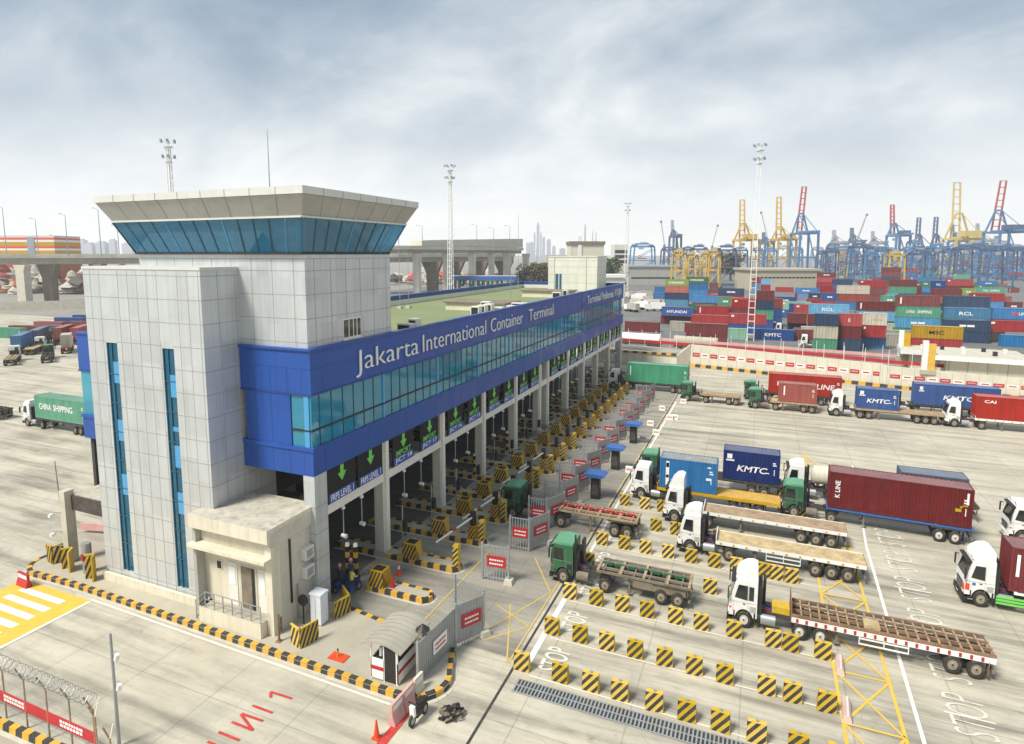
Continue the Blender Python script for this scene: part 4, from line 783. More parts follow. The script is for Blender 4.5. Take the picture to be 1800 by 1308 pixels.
# ---- barrier canopy and guards at the left end
t = thing('lane_canopy', 'concrete lane canopy on one post joined to the left of the stair tower', 'canopy', (-55.9, 34.3, .03))
MB().box(0, 5.2, .0, 3.6, 6.35, 6.6, 'roof_grit').obj('roof', t); MB().box(.05, 5.2, -.22, -.01, 5.2, 6.5, 'chassis').obj('fascia', t); MB().box(-.75, .0, -.75, .1, 0, 7.0, 'concrete_light').obj('post', t)
m = MB(); m.cyl((-.95, -.5, 3), (-1.3, -.5, 9.6), .08, .05, 6, 'rust_light'); m.obj('pipe', t)
for z in (3.2, 5.0, 1.9): m = MB(); m.bar((-.6, -.7, z), (-1.3, -1.2, z+.1), .05, .05, 'galv'); m.cyl((-1.3, -1.4, z-.2), (-1.3, -1.0, z-.15), .17, .17, 8, 'white_paint'); m.obj('camera', t)
chevron('striped yellow guard panel at the left end of the island, farthest left', [(-58.2, 33.0), (-57.1, 32.8), (-56.9, 33.9)], 1.7)
chevron('striped yellow guard panel at the foot of the canopy post', [(-55.5, 32.6), (-54.9, 33.2), (-54.3, 32.4)], 1.9)
chevron('striped yellow guard panel nearest the stair tower', [(-51.9, 32.3), (-51.4, 32.8), (-50.9, 32.2)], 2.2)
t = thing('black_screen', 'black screen board with a yellow edge left of the stair tower', 'screen board', (-53.4, 35.6, .36)); MB().box(0, 2.8, 0, .12, 1.0, 3.2, 'black').obj('board', t); MB().box(-.12, -.002, 0, .12, .2, 3.2, 'yellow_light').obj('edge', t)
t = thing('grey_post', 'stout grey post with a red patch left of the stair tower', 'post', (-52.9, 33.2, .36)); m = MB(); m.cyl((0, 0, 0), (0, 0, 2.7), .38, None, 10, 'steel_grey'); m.obj('post', t); MB().box(-.2, .1, -.42, -.39, 1.2, 1.8, 'red_paint').obj('patch', t)
t = thing('arrow_board', 'low pink and white board behind the canopy post', 'board', (-62, 38.5, .04), R(14)); MB().box(0, 5, 0, .15, .3, 1.0, 'pink_faded').obj('board', t); MB().box(5.01, 8.2, 0, .15, .5, .8, 'white_paint').obj('arm', t)
# ---- razor-wire fence and camera pole at the lower left
fn = thing('razor_fence', 'wire fence with a razor coil and a red banner at the lower left corner', 'fence', (-47, 20.1, .03))
for i in range(8):
    x = i*2.05; m = MB(); m.cyl((x, 0, 0), (x, 0, 3.2), .055, None, 6, 'rust_light'); m.bar((x, 0, 3.1), (x-.55, -.12, 3.75), .07, .07, 'rust'); m.bar((x, 0, 3.1), (x+.45, .12, 3.9), .045, .045, 'white_paint'); m.obj('post', fn)
m = MB(); n = 420; Lf = 14.4; pv = None
for i in range(n+1):
    a = i*.95; p = (Lf*i/n+.16*math.sin(a*.5), .36*math.cos(a), 3.68+.36*math.sin(a))
    if pv: m.bar(pv, p, .022, .022, 'galv')
    pv = p
for z in (.6, 1.5, 2.4, 3.05): m.bar((0, 0, z), (Lf, 0, z), .02, .02, 'galv')
m.obj('razor_wire', fn)
m = MB(); m.box(0, 14.4, -.04, -.01, 1.05, 1.75, 'sign_red'); 
for x0 in (1.0, 6.2, 11.4):
    for r_ in range(2):
        x = x0
        while x < x0+1.9: e = rnd.uniform(.1, .28); m.box(x, x+e, -.055, -.045, 1.2+r_*.24, 1.36+r_*.24, 'sign_white'); x += e+.06
m.obj('banner', fn)
f2 = thing('wire_fence', 'second stretch of wire fence going off the bottom edge beside the camera pole', 'fence', (-32.2, 19.9, .03))
for i in range(3): x = i*2.2; m = MB(); m.cyl((x, -i*.7, 0), (x, -i*.7, 3.0), .055, None, 6, 'rust_light'); m.bar((x, -i*.7, 2.9), (x-.5, -i*.7, 3.4), .07, .07, 'rust'); m.bar((x, -i*.7, 2.9), (x+.35, -i*.7, 3.9), .045, .045, 'white_paint'); m.obj('post', f2)
m = MB()
for z in (.6, 1.5, 2.4): m.bar((0, 0, z), (4.4, -1.4, z), .02, .02, 'galv')
m.obj('wire', f2)
kerb('kerb', [(-44, 19.25), (-33, 19.6)])
t = thing('camera_pole', 'tall thin grey pole carrying two white cameras at the lower left', 'camera pole', (-32.5, 21.3, .03)); m = MB(); m.cyl((0, 0, 0), (0, 0, 6.9), .10, .07, 8, 'steel_grey'); m.obj('pole', t)
for z in (5.7, 3.9): m = MB(); m.bar((0, 0, z), (.55, -.1, z+.35), .045, .045, 'galv'); m.cyl((.5, -.1, z-.15), (.62, -.12, z+.2), .15, .12, 8, 'white_paint'); m.obj('camera', t)
# ---- motorcycles and riders
def moto(lab, x, y, rz, body='black', front='white_paint'):
    t = thing('motorcycle', lab, 'motorcycle', (x, y, .04), rz)
    for xx in (-.62, .62):
        m = MB(1.3); m.cyl((xx, -.06, .3), (xx, .06, .3), .3, None, 16, 'rubber'); wh = m.obj('wheel', t); m = MB(1.3); m.cyl((xx, -.065, .3), (xx, .065, .3), .17, None, 10, 'galv'); m.obj('rim', wh)
    m = MB(1.3); m.prism([(-.75, .62), (-.1, .6), (.25, .55), (.55, .85), (.45, .95), (.2, .72), (-.2, .78), (-.8, .86)], 'y', -.13, .13, body); m.box(-.25, .3, -.14, .14, .28, .55, 'chassis'); m.obj('frame', t)
    m = MB(1.3); m.box(-.75, .05, -.14, .14, .80, .90, 'black'); m.obj('seat', t); m = MB(1.3); m.prism([(.42, .5), (.62, .5), (.68, 1.0), (.5, 1.02)], 'y', -.17, .17, front); m.obj('front_fairing', t)
    m = MB(1.3); m.bar((.48, -.36, 1.08), (.48, .36, 1.08), .05, .05, 'black'); m.bar((.6, 0, .3), (.46, 0, 1.08), .06, .06, 'galv'); m.obj('handlebar', t); m = MB(1.3); m.box(-.8, -.35, -.45, -.16, .4, .75, body); m.obj('side_box', t); return t
moto('parked motorcycle with a white front beside the pink barriers', -17.75, 29.75, R(-97), 'black', 'white_paint')
def person(lab, x, y, rz, shirt, helmet, seated=True):
    """one continuous skinned body; helmet as hair-like child"""
    k = 1.3; z0 = .92 if seated else .92
    J = dict(pel=(0, 0, z0), sp=(.02, 0, z0+.28), ch=(.06, 0, z0+.48), nk=(.08, 0, z0+.62), hd_=(.10, 0, z0+.76))
    V = list(J.values()); E_ = [(0, 1), (1, 2), (2, 3), (3, 4)]; Rr = [.15, .15, .17, .065, .10]
    for s_ in (-1, 1):
        b = len(V)
        if seated: V += [(.02, .11*s_, z0-.03), (.42, .17*s_, z0-.08), (.36, .17*s_, z0-.42), (.50, .17*s_, z0-.46)]
        else: V += [(0, .1*s_, z0-.06), (.03, .11*s_, z0-.45), (0, .11*s_, z0-.86), (.14, .12*s_, z0-.88)]
        E_ += [(0, b), (b, b+1), (b+1, b+2), (b+2, b+3)]; Rr += [.11, .075, .055, .045]
        b = len(V); V += [(.06, .21*s_, z0+.48), (.16, .27*s_, z0+.24), (.40 if seated else .1, .26*s_, z0+(.22 if seated else .0)), (.50 if seated else .12, .25*s_, z0+(.23 if seated else -.09))]
        E_ += [(2, b), (b, b+1), (b+1, b+2), (b+2, b+3)]; Rr += [.075, .055, .042, .04]
    me = bpy.data.meshes.new('person'); me.from_pydata([(a, c, d*k) for a, c, d in V], E_, []); o = bpy.data.objects.new('tmp', me); S.collection.objects.link(o)
    sk = o.modifiers.new('s', 'SKIN'); sk.use_smooth_shade = True
    for i, r_ in enumerate(Rr): me.skin_vertices[0].data[i].radius = (r_, r_*1.1); me.skin_vertices[0].data[i].use_root = i == 0
    o.modifiers.new('d', 'SUBSURF').levels = 1; bpy.context.view_layer.update()
    bm_ = bpy.data.meshes.new_from_object(o.evaluated_get(bpy.context.evaluated_depsgraph_get())); bpy.data.objects.remove(o)
    bm_.materials.clear()
    for q in (shirt, 'cloth_dark', 'skin'): bm_.materials.append(MATS[q])
    for p in bm_.polygons:
        c = p.center; zz_ = c.z/k-z0; p.material_index = 2 if (zz_ > .58 or (c.x > .43 and zz_ > .1)) else 1 if zz_ < .06 else 0
    t = thing('person', lab, 'person', (x, y, .04), rz); link('body', bm_, t)
    m = MB(); hx_, hz_ = .10, (z0+.79)*k
    for a, b, r1, r2 in ((-.04, .06, .155, .165), (.06, .15, .165, .12), (.15, .19, .12, .03)): m.cyl((hx_, 0, hz_+a*k), (hx_, 0, hz_+b*k), r1, r2, 12, helmet)
    m.obj('helmet', t)
for lab, x, y, sh, he, mb in (('rider in dark clothes and pink helmet on a motorcycle, left of two', -31.1, 39.9, 'cloth_dark', 'helmet_pink', 'blue_dark'), ('rider in a yellow vest on a motorcycle beside the nearest guard box', -29.9, 40.0, 'vest_yellow', 'cloth_dark', 'blue_dark')):
    moto('dark blue motorcycle under the ' + ('rider in dark clothes' if sh == 'cloth_dark' else 'rider in the yellow vest'), x, y, R(80), mb, 'blue_dark'); person(lab, x, y-.2, R(80), sh, he)
person('man in dark clothes and pink helmet standing between motorcycles and bollards', -30.8, 41.0, R(-80), 'cloth_blue', 'helmet_pink', False)
# ================================================================ TRUCKS AND CONTAINERS
ZS = 1.32
WH = {}
def wheel_meshes(wd, rim):
    if (wd, rim) in WH: return WH[wd, rim]
    m = MB(ZS); r = .51; n = 20
    prof = [(-wd/2, r*.60), (-wd/2, r*.93), (-wd/2*.8, r), (wd/2*.8, r), (wd/2, r*.93), (wd/2, r*.60)]
    v = []; f = []
    for i in range(n):
        a = 2*math.pi*i/n
        for y, q in prof: v.append((q*math.cos(a), y, q*math.sin(a)))
    k = len(prof)
    for i in range(n):
        for j in range(k-1): f.append((i*k+j, ((i+1) % n)*k+j, ((i+1) % n)*k+j+1, i*k+j+1))
    m.add(v, f, 'rubber', True); t = m.mesh('wheel')
    m = MB(ZS)
    for s_ in (-1, 1):
        y = s_*wd/2; m.cyl((0, y*.70, 0), (0, y*.78, 0), r*.60, None, 16, rim); m.cyl((0, y*.78, 0), (0, y*1.02, 0), r*.26, r*.2, 10, rim); m.cyl((0, y*1.02, 0), (0, y*1.06, 0), r*.12, None, 8, 'black')
    WH[wd, rim] = (t, m.mesh('rim')); return WH[wd, rim]
def wheels(par, x, hw=1.0, wd=.30, rim='rim'):
    a, b = wheel_meshes(wd, rim)
    for s_ in (-1, 1): w_ = link('wheel', a, par, (x, s_*hw, .51*ZS)); link('rim', b, w_)
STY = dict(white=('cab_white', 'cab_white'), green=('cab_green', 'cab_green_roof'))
def truck(lab, xf, yn, axles, style='white', high=0, trailer=None, rz=0., group='articulated trucks on the yard', rim='rim', guard=None, name='truck', cap=True, driver=False, stack=False):
    """tractor facing -X; axles and trailer positions in metres behind the front bumper; yn = near side"""
    ctr = Vector((0, 1.25, 0)); ctr.rotate(Matrix.Rotation(rz, 3, 'Z'))
    t = thing(name, lab, 'truck', (xf, yn+1.25, .03) if not rz else (xf, yn, .03), rz, group); A = lambda: MB(ZS)
    body, roof = STY[style]; g_ = style == 'green'; xa = axles[0]
    arcp = [(xa+.66*math.cos(R(a)), .5+.66*math.sin(R(a))) for a in range(20, 171, 15)]
    H_ = 2.62 if g_ else 2.92
    prof = ([(.0, .62), (0, 1.62), (.10, H_-.28), (.28, H_-.02)] if g_ else [(.04, .55), (0, 1.30), (.09, 1.7), (.40, H_-.25), (.58, H_-.02)])+[(1.95, H_+.02), (1.98, 1.0), (1.98, .72)]+arcp+[(xa-.68, .5)]
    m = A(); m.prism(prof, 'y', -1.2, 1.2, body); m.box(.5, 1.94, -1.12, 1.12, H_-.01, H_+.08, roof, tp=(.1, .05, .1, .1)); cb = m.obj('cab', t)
    if g_: m = A(); m.prism([(-.05, H_-.16), (.15, H_+.06), (1.1, H_+.17), (1.9, H_+.12), (1.9, H_), (.3, H_)], 'y', -1.12, 1.12, roof); m.obj('roof_visor', t)
    if high: m = A(); m.prism([(.42, H_), (.72, H_+.42*high), (1.15, H_+.72*high), (1.6, H_+.80*high), (1.93, H_+.70*high), (1.95, H_+.02)], 'y', -1.02, 1.02, body); m.obj('air_deflector', t)
    m = A(); x0, z0, x1, z1 = (.0, 1.68, .10, H_-.3) if g_ else (.09, 1.72, .39, H_-.28); m.quad([(x0-.03, -1.08, z0), (x0-.03, 1.08, z0), (x1-.03, 1.02, z1), (x1-.03, -1.02, z1)][::-1], 'dark_glass'); m.obj('windscreen', t)
    for s_ in (-1, 1):
        m = A(); P = [(.24, 1.66), (.30, H_-.22), (1.10, H_-.22), (1.14, 1.62)] if g_ else [(.40, 1.80), (.64, H_-.34), (1.28, H_-.34), (1.30, 1.72)]; m.prism(P, 'y', s_*1.205, s_*1.222, 'dark_glass')
        if driver: m.prism([(1.38, 1.74), (1.38, H_-.36), (1.72, H_-.36), (1.72, 1.74)], 'y', s_*1.205, s_*1.222, 'dark_glass')
        m.obj('side_window', t)
        m = A(); m.box(-.10, -.02, s_*1.44-.11, s_*1.44+.11, 1.75, 2.4, 'black'); m.bar((.1, s_*1.15, 2.45), (-.06, s_*1.44, 2.42), .05, .05, 'black'); m.obj('mirror', t)
        m = A(); m.box(-.05, .01, s_*.92-.16, s_*.92+.16, .78, .98, 'sign_white'); m.obj('headlight', t)
        m = A(); m.box(1.33, 1.345, s_*1.212-.006, s_*1.212+.006, .95, H_-.25, 'seam'); m.box(.30, .315, s_*1.212-.006, s_*1.212+.006, .95, 1.7, 'seam'); m.box(.0+.1, 1.94, s_*1.212-.005, s_*1.212+.005, 1.56, 1.575, 'seam'); m.box(1.45, 1.9, s_*1.21-.008, s_*1.21+.008, 1.05, 1.4, 'black' if g_ else 'fascia_grey'); m.box(.98, 1.16, s_*1.212-.012, s_*1.212+.012, 1.45, 1.5, 'black'); m.obj('door_seam', cb)
    m = A(); m.box(-.04, .005, -.72, .72, .86, 1.34, 'black')
    for z in (.95, 1.07, 1.19): m.box(-.05, -.041, -.68, .68, z, z+.04, 'steel_grey')
    m.obj('grille', t)
    m = A(); m.box(x1-.28, x1+.02, -1.1, 1.1, z1+.02, z1+.13, 'black'); m.obj('sun_visor', t)
    for s_ in (-1, 1):
        m = A(); m.box(.22, .72 if xa > .9 else .5, s_*1.21-.03, s_*1.21+.03, .38, .60, 'black'); m.box(.28, .62, s_*1.24-.02, s_*1.24+.02, .44, .48, 'galv'); m.obj('step', t)
        m = A(); m.box(.04, .2, s_*1.206-.012, s_*1.206+.012, 1.12, 1.22, 'orange_red'); m.obj('indicator_lamp', t)
        m = A(); m.box(.42, .46, s_*.7-.1, s_*.7+.1, H_+.08, H_+.15, 'yellow'); m.obj('marker_lamp', t)
    m = A(); m.cyl((2.0, -.5, 1.25), (2.9, -.35, 1.02), .045, None, 6, 'red_paint'); m.cyl((2.0, -.3, 1.3), (3.0, -.2, 1.05), .045, None, 6, 'blue_canopy'); m.cyl((2.0, .2, 1.2), (3.0, .1, 1.05), .045, None, 6, 'black'); m.obj('air_hoses', t)
    m = A(); m.box(-.12, .42, -1.2, 1.2, .36, .70, 'black' if (g_ or high) else 'white_paint', tp=(.04, 0, 0, 0)); m.obj('bumper', t)
    m = A(); m.box(xa-.75, xa-.66, -1.22, 1.22, .42, 1.0, 'black'); m.box(xa+.66, xa+.78, -1.22, 1.22, .5, 1.02, 'black'); m.obj('wheel_arch_lining', t)
    xr = axles[-1]+.75
    m = A()
    for y in (-.48, .36): m.box(.6, xr, y, y+.12, .72, 1.0, 'chassis')
    for x in [1.2+i*.9 for i in range(int((xr-1.2)/.9)+1)]: m.box(x, x+.12, -.36, .36, .76, .96, 'chassis')
    m.box(2.02, 2.3, -1.0, 1.0, .95, 2.1 if not high else 2.5, 'black'); m.box(2.35, 2.55, .2, .9, .95, 2.7, 'black')
    m.obj('chassis', t)
    m = A(); m.cyl((2.25, -.88, .68), (3.25, -.88, .68), .30, None, 12, 'galv' if not g_ else 'dusty_brown'); m.obj('fuel_tank', t)
    m = A(); m.box(2.25, 3.1, .6, 1.15, .4, .95, 'chassis'); m.obj('battery_box', t)
    m = A(); m.cyl((axles[-1]-.2, 0, 1.0), (axles[-1]-.2, 0, 1.12), .55, None, 14, 'black'); m.obj('fifth_wheel', t)
    m = A(); m.box(-.135, -.122, -.3, .3, .45, .58, 'black'); m.box(-.14, -.136, -.26, .26, .48, .55, 'sign_white'); m.obj('number_plate', t)
    if not stack and axles[-1] < 6: m = A(); m.cyl((2.75, .45, 1.05), (2.75, .45, 1.3), .5, None, 16, 'rubber'); m.cyl((2.75, .45, 1.3), (2.75, .45, 1.31), .28, None, 12, 'rim'); m.obj('spare_wheel', t)
    if stack: m = A(); m.cyl((2.12, -1.0, .8), (2.12, -1.0, 3.4), .08, None, 8, 'black'); m.obj('exhaust_stack', t)
    for x in axles[1:]:
        for s_ in (-1, 1): m = A(); m.prism([(x+.62*math.cos(R(a)), .51+.62*math.sin(R(a))) for a in range(25, 156, 26)]+[(x+.57*math.cos(R(a)), .51+.57*math.sin(R(a))) for a in range(155, 24, -26)], 'y', s_*1.0-.24, s_*1.0+.24, 'black'); m.obj('mudguard', t)
    wheels(t, xa, 1.02, .30, rim)
    for x in axles[1:]: wheels(t, x, .96, .54, rim)
    if guard:
        for k in range(3):
            m = A(); m.box(2.1, 4.3, -1.24, -1.20, .45+k*.19, .57+k*.19, guard); m.obj('side_guard', t)
    if trailer: add_trailer(t, **trailer)
    return t
def add_trailer(t, kind, x0, x1, axles, top=None, side=None, legs=None, guards=None, rim='rim', h=1.34, fill=None):
    A = lambda: MB(ZS); side = side or 'dusty_brown'; L_ = x1-x0
    m = A()
    for y in (-.55, .40): m.box(x0+.3, x1-.1, y, y+.15, h-.42, h-.14, 'chassis')
    for x in axles: m.box(x-.08, x+.08, -.9, .9, .45, .6, 'chassis'); m.box(x-.5, x+.5, -.62, -.42, .6, .9, 'chassis'); m.box(x-.5, x+.5, .42, .62, .6, .9, 'chassis')
    m.box(axles[0]-.7, axles[-1]+.7, -1.2, -.55, h-.30, h-.18, 'chassis'); m.box(axles[0]-.7, axles[-1]+.7, .55, 1.2, h-.30, h-.18, 'chassis')
    m.obj('trailer_frame', t)
    m = A()
    if kind == 'flat':
        m.box(x0, x1, -1.22, 1.22, h-.13, h, side, top or 'deck_wood'); m.box(x0, x1, -1.25, -1.221, h-.22, h+.04, side); m.box(x0, x1, 1.221, 1.25, h-.22, h+.04, side); m.box(x0-.06, x0-.001, -1.22, 1.22, h-.2, h+.32, side); m.box(x1+.001, x1+.05, -1.22, 1.22, h-.25, h+.02, 'rust')
        n = int(L_/1.05)
        for i in range(n): x = x0+.3+i*L_/n; m.box(x, x+.18, -1.275, -1.251, h-.17, h-.05, 'yellow_light' if side != 'red_paint' else 'white_paint')
    elif kind == 'grid':
        for y in (-1.22, -.45, .35, 1.12): m.box(x0, x1, y, y+.10, h-.02, h+.13, 'rust')
        n = int(L_/.58)
        for i in range(n+1): x = x0+i*(L_-.1)/n; m.box(x, x+.1, -1.2, 1.2, h-.0, h+.10, 'rust_light')
        m.box(x0, x1, -1.25, -1.222, h-.34, h-.04, 'white_paint'); m.box(x0, x1, 1.222, 1.25, h-.34, h-.04, 'white_paint'); m.box(x0, x1, -.42, .34, h-.42, h-.2, 'rust')
        n = 19
        for i in range(n): x = x0+.3+i*(L_-.5)/n; m.box(x, x+.16, -1.272, -1.251, h-.30, h-.08, 'red_paint'); m.box(x+.3, x+.34, -1.265, -1.251, h-.04, h+.13, 'rust_light')
        m.box(x0-.05, x0-.001, -1.22, 1.22, h-.3, h+.75, 'rust'); m.box(x0+L_*.38, x0+L_*.46, -1.1, -.1, h+.131, h+.3, 'deck_wood')
    elif kind == 'skel':
        for y in (-.62, .44): m.box(x0, x1, y, y+.18, h-.13, h+.02, side)
        for x in (x0, x0+L_*.25, x0+L_*.5, x0+L_*.75, x1-.2): m.box(x, x+.2, -1.2, 1.2, h-.11, h+.03, top or side)
        n = int(L_/1.1)
        for i in range(n): x = x0+.5+i*L_/n; m.box(x, x+.10, -1.0, 1.0, h-.10, h-.02, side)
        m.box(x0, x1, -1.22, -1.1, h-.16, h-.02, side); m.box(x0, x1, 1.1, 1.22, h-.16, h-.02, side)
        if fill:
            for i in range(7): x = x0+.35+i*(L_-.6)/7; m.box(x, x+(L_-.6)/7-.28, .18, .42, h-.12, h+.06, fill); m.box(x, x+(L_-.6)/7-.28, -.44, -.2, h-.30, h-.08, fill)
    m.obj('trailer_deck', t)
    lx = legs if legs is not None else x0+L_*.27
    for s_ in (-1, 1): m = A(); m.box(lx, lx+.14, s_*.85-.07, s_*.85+.07, .25, h-.2, 'dusty_brown'); m.box(lx-.12, lx+.26, s_*.85-.14, s_*.85+.14, .2, .25, 'dusty_brown'); m.obj('landing_leg', t)
    if guards:
        for s_ in (-1, 1):
            m = A(); a, b = guards
            for z in (.55, .85): m.box(a, b, s_*1.2-.03, s_*1.2+.03, z, z+.07, 'white_paint')
            for x in (a, (a+b)/2, b-.06): m.box(x, x+.06, s_*1.2-.02, s_*1.2+.02, .55, h-.2, 'white_paint')
            m.obj('side_guard', t)
    m = A(); m.box(x1-.15, x1, -1.15, 1.15, .45, .58, 'dusty_brown'); m.box(x1-.12, x1-.04, -.8, -.7, .58, h-.2, 'dusty_brown'); m.box(x1-.12, x1-.04, .7, .8, .58, h-.2, 'dusty_brown'); m.obj('rear_bumper', t)
    for s_ in (-1, 1): m = A(); m.box(axles[-1]+.62, axles[-1]+.66, s_*1.0-.26, s_*1.0+.26, .25, h-.25, 'rust' if kind == 'grid' else 'black'); m.obj('mud_flap', t)
    for x in axles: wheels(t, x, .96, .54, rim)
# ---- shipping containers
CM = {}
def container_meshes(L_, H_, col, per=.28):
    key = (L_, H_, col, per)
    if key in CM: return CM[key]
    W_ = 2.44; c = 'container_'+col; rf = 'container_roof_'+col; n = int((L_-.4)/per); d = .04 if per < .5 else .09
    def corr(m, y, sgn):
        xs_ = []; x = .2
        for i in range(n): p = (L_-.4)/n; xs_ += [(x, 0), (x+p*.3, 0), (x+p*.5, d), (x+p*.8, d)]; x += p
        xs_.append((L_-.2, 0)); v = [(a, y+sgn*(b+.012), z) for z in (.16, H_-.12) for a, b in xs_]; k = len(xs_)
        m.add(v, [(i, i+1, k+i+1, k+i) if sgn > 0 else (i+1, i, k+i, k+i+1) for i in range(k-1)], c)
    m = MB(ZS); corr(m, 0, 1); corr(m, W_, -1)
    n2 = int(L_/(per*1.5)); xs_ = []; x = .1
    for i in range(n2): p = (L_-.2)/n2; xs_ += [(x, H_-.03), (x+p*.45, H_-.03), (x+p*.5, H_-.055), (x+p*.95, H_-.055)]; x += p
    xs_.append((L_-.1, H_-.03)); k = len(xs_); v = [(a, y, z) for y in (.05, W_-.05) for a, z in xs_]; m.add(v, [(i, i+1, k+i+1, k+i) for i in range(k-1)], rf)
    n3 = int(2.1/per); v = []; ys = []; y = .17
    for i in range(n3): p = 2.1/n3; ys += [(y, 0), (y+p*.3, 0), (y+p*.5, d), (y+p*.8, d)]; y += p
    ys.append((2.27, 0)); k = len(ys); v = [(.02+b, a, z) for z in (.16, H_-.12) for a, b in ys]; m.add(v, [(i+1, i, k+i, k+i+1) for i in range(k-1)], c)
    m.quad([(.1, .1, .12), (L_-.1, .1, .12), (L_-.1, W_-.1, .12), (.1, W_-.1, .12)], 'chassis')
    for x0, x1 in ((0, .17), (L_-.17, L_)):
        for y0, y1 in ((0, .16), (W_-.16, W_)): m.box(x0, x1, y0, y1, 0, H_, c)
    for y0, y1 in ((.0, .07), (W_-.07, W_)): m.box(.171, L_-.171, y0, y1, H_-.12, H_-.01, c); m.box(.171, L_-.171, y0, y1, .02, .17, c)
    for x0, x1 in ((0, .08), (L_-.08, L_)): m.box(x0, x1, .161, W_-.161, H_-.12, H_-.01, c); m.box(x0, x1, .161, W_-.161, .02, .17, c)
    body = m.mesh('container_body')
    dm = MB(ZS)
    for y0, y1 in ((.17, 1.215), (1.225, 2.27)): dm.box(L_-.07, L_-.02, y0, y1, .17, H_-.13, c)
    for y in (.42, .95, 1.5, 2.02): dm.cyl((L_-.0, y, .2), (L_-.0, y, H_-.15), .022, None, 6, 'galv')
    CM[key] = (body, dm.mesh('container_door')); return CM[key]
def container(lab, x0, y0, z0, ft, col, text=None, H_=2.62, rz=0., group=None, tx=.5, tz=.5, tw=None, th=.62, tcol='sign_white', vert=None, shear=0., extra=None, end_plate=None):
    L_ = 12.19 if ft == 40 else 6.06; t = thing('shipping_container', lab, 'container', (x0, y0, z0), rz, group)
    b, d_ = container_meshes(L_, H_, col); bd = link('body', b, t); link('doors', d_, t)
    if text:
        for i, s_ in enumerate(text.split('|')):
            w_ = tw or min(L_*.5, .5*len(s_)*1.1); letters('lettering', s_, (L_*tx, -.006, H_*ZS*(tz-i*.2)), w_, th*ZS, '-y', tcol, t, .02, 0, shear)
    if vert: m = MB(ZS); m.box(L_*vert[0], L_*vert[0]+.22, -.02, -.003, H_*.35, H_*.85, vert[1]); m.obj('marking', t)
    if extra: m = MB(ZS); [m.box(L_*a, L_*b_, -.02, -.004, H_*c, H_*e, q) for a, b_, c, e, q in extra]; m.obj('decal', t)
    for a_, b_, c_, e_ in ((.75, .35, .62, .66), (.75, .45, .69, .73), (.6, .52, .3, .5)): m = MB(ZS); m.box(L_-a_, L_-b_, -.015, -.004, H_*c_, H_*e_, 'sign_white'); m.obj('code_mark', t)
    return t
DK = 1.36*ZS+.04
# front white truck with an empty grid trailer
truck('white truck nearest the camera pulling an empty rusty grid trailer with red-marked white sides', -1.1, 47.4, [1.1, 4.85, 6.2], 'white', .72, dict(kind='grid', x0=4.3, x1=16.4, axles=[14.1, 15.4], guards=(8.6, 11.6), legs=7.2), rim='rim_white', driver=True)
tb_ = None
tw_ = [o for o in S.objects if o.name == 'truck'][0]; m = MB(ZS); m.box(3.0, 4.2, -.5, .6, 1.02, 1.4, 'yellow_light'); m.obj('tool_box', tw_)
# green truck just ahead of it
truck('dark green truck at the stop line, nearest the camera, with a dusty skeletal trailer', -15.45, 48.15, [1.1, 4.7], 'green', 0, dict(kind='skel', x0=4.0, x1=11.5, axles=[9.25, 10.55], top='rust_light', side='dusty_brown', fill='cab_green', h=1.45, legs=6.6), rim='rim', stack=True)
gt = [o for o in S.objects if o.name.startswith('truck')][-1]; m = MB(ZS); m.box(7.0, 11.3, -1.15, -1.0, .75, 1.2, 'dusty_brown'); m.box(7.0, 11.3, 1.0, 1.15, .75, 1.2, 'dusty_brown'); m.cyl((7.3, -.3, .75), (8.6, -.3, .75), .35, None, 10, 'dusty_brown'); m.obj('trailer_box', gt)
# white flatbeds
truck('white high-roof truck pulling a long pale wooden flatbed with a white edge', -6.05, 57.85, [1.1, 4.5], 'white', .55, dict(kind='flat', x0=3.4, x1=15.4, axles=[11.55, 12.8, 14.05], top='deck_wood', side='white_paint', guards=(7.6, 10.4)), rim='rim')
truck('white streamlined truck with a brown flatbed behind the pale wooden one', -8.3, 64.3, [1.1, 4.4], 'white', 1.15, dict(kind='flat', x0=4.0, x1=16.9, axles=[13.0, 14.3, 15.6], top='deck_wood_dark', side='white_paint'), rim='rim')
# white truck with the light blue box on a yellow trailer
truck('white low-cab truck on the left carrying a light blue container on a long yellow trailer', -12.65, 69.3, [1.1, 4.2], 'white', 0, dict(kind='flat', x0=3.0, x1=15.6, axles=[11.0, 12.3, 13.6], top='deck_yellow', side='yellow'), rim='rim')
container('light blue container with a white upright strip on the yellow trailer', -9.5, 69.35, DK+.03, 20, 'deepblue', None, 2.62, 0, None, extra=[(.11, .17, .1, .9, 'sign_white'), (.115, .165, .7, .85, 'red_paint'), (.115, .165, .35, .45, 'dark_glass'), (.82, .9, .42, .50, 'sign_white'), (.84, .90, .82, .86, 'sign_white')])
truck('green-roofed truck behind the white low-cab one, carrying a dark blue container', -12.6, 75.2, [1.1, 4.6], 'green', 0, dict(kind='skel', x0=3.6, x1=15.8, axles=[12.7, 14.0], side='chassis'), stack=True)
container('dark blue container marked KMTC on the truck behind the light blue one', -3.1, 75.2, DK, 20, 'navyblue', 'KMTC', 2.62, 0, None, .52, .42, 3.1, .55, shear=.25, extra=[(.07, .16, .72, .88, 'sign_white'), (.05, .20, .64, .69, 'sign_white'), (.75, .82, .34, .37, 'sign_white')])
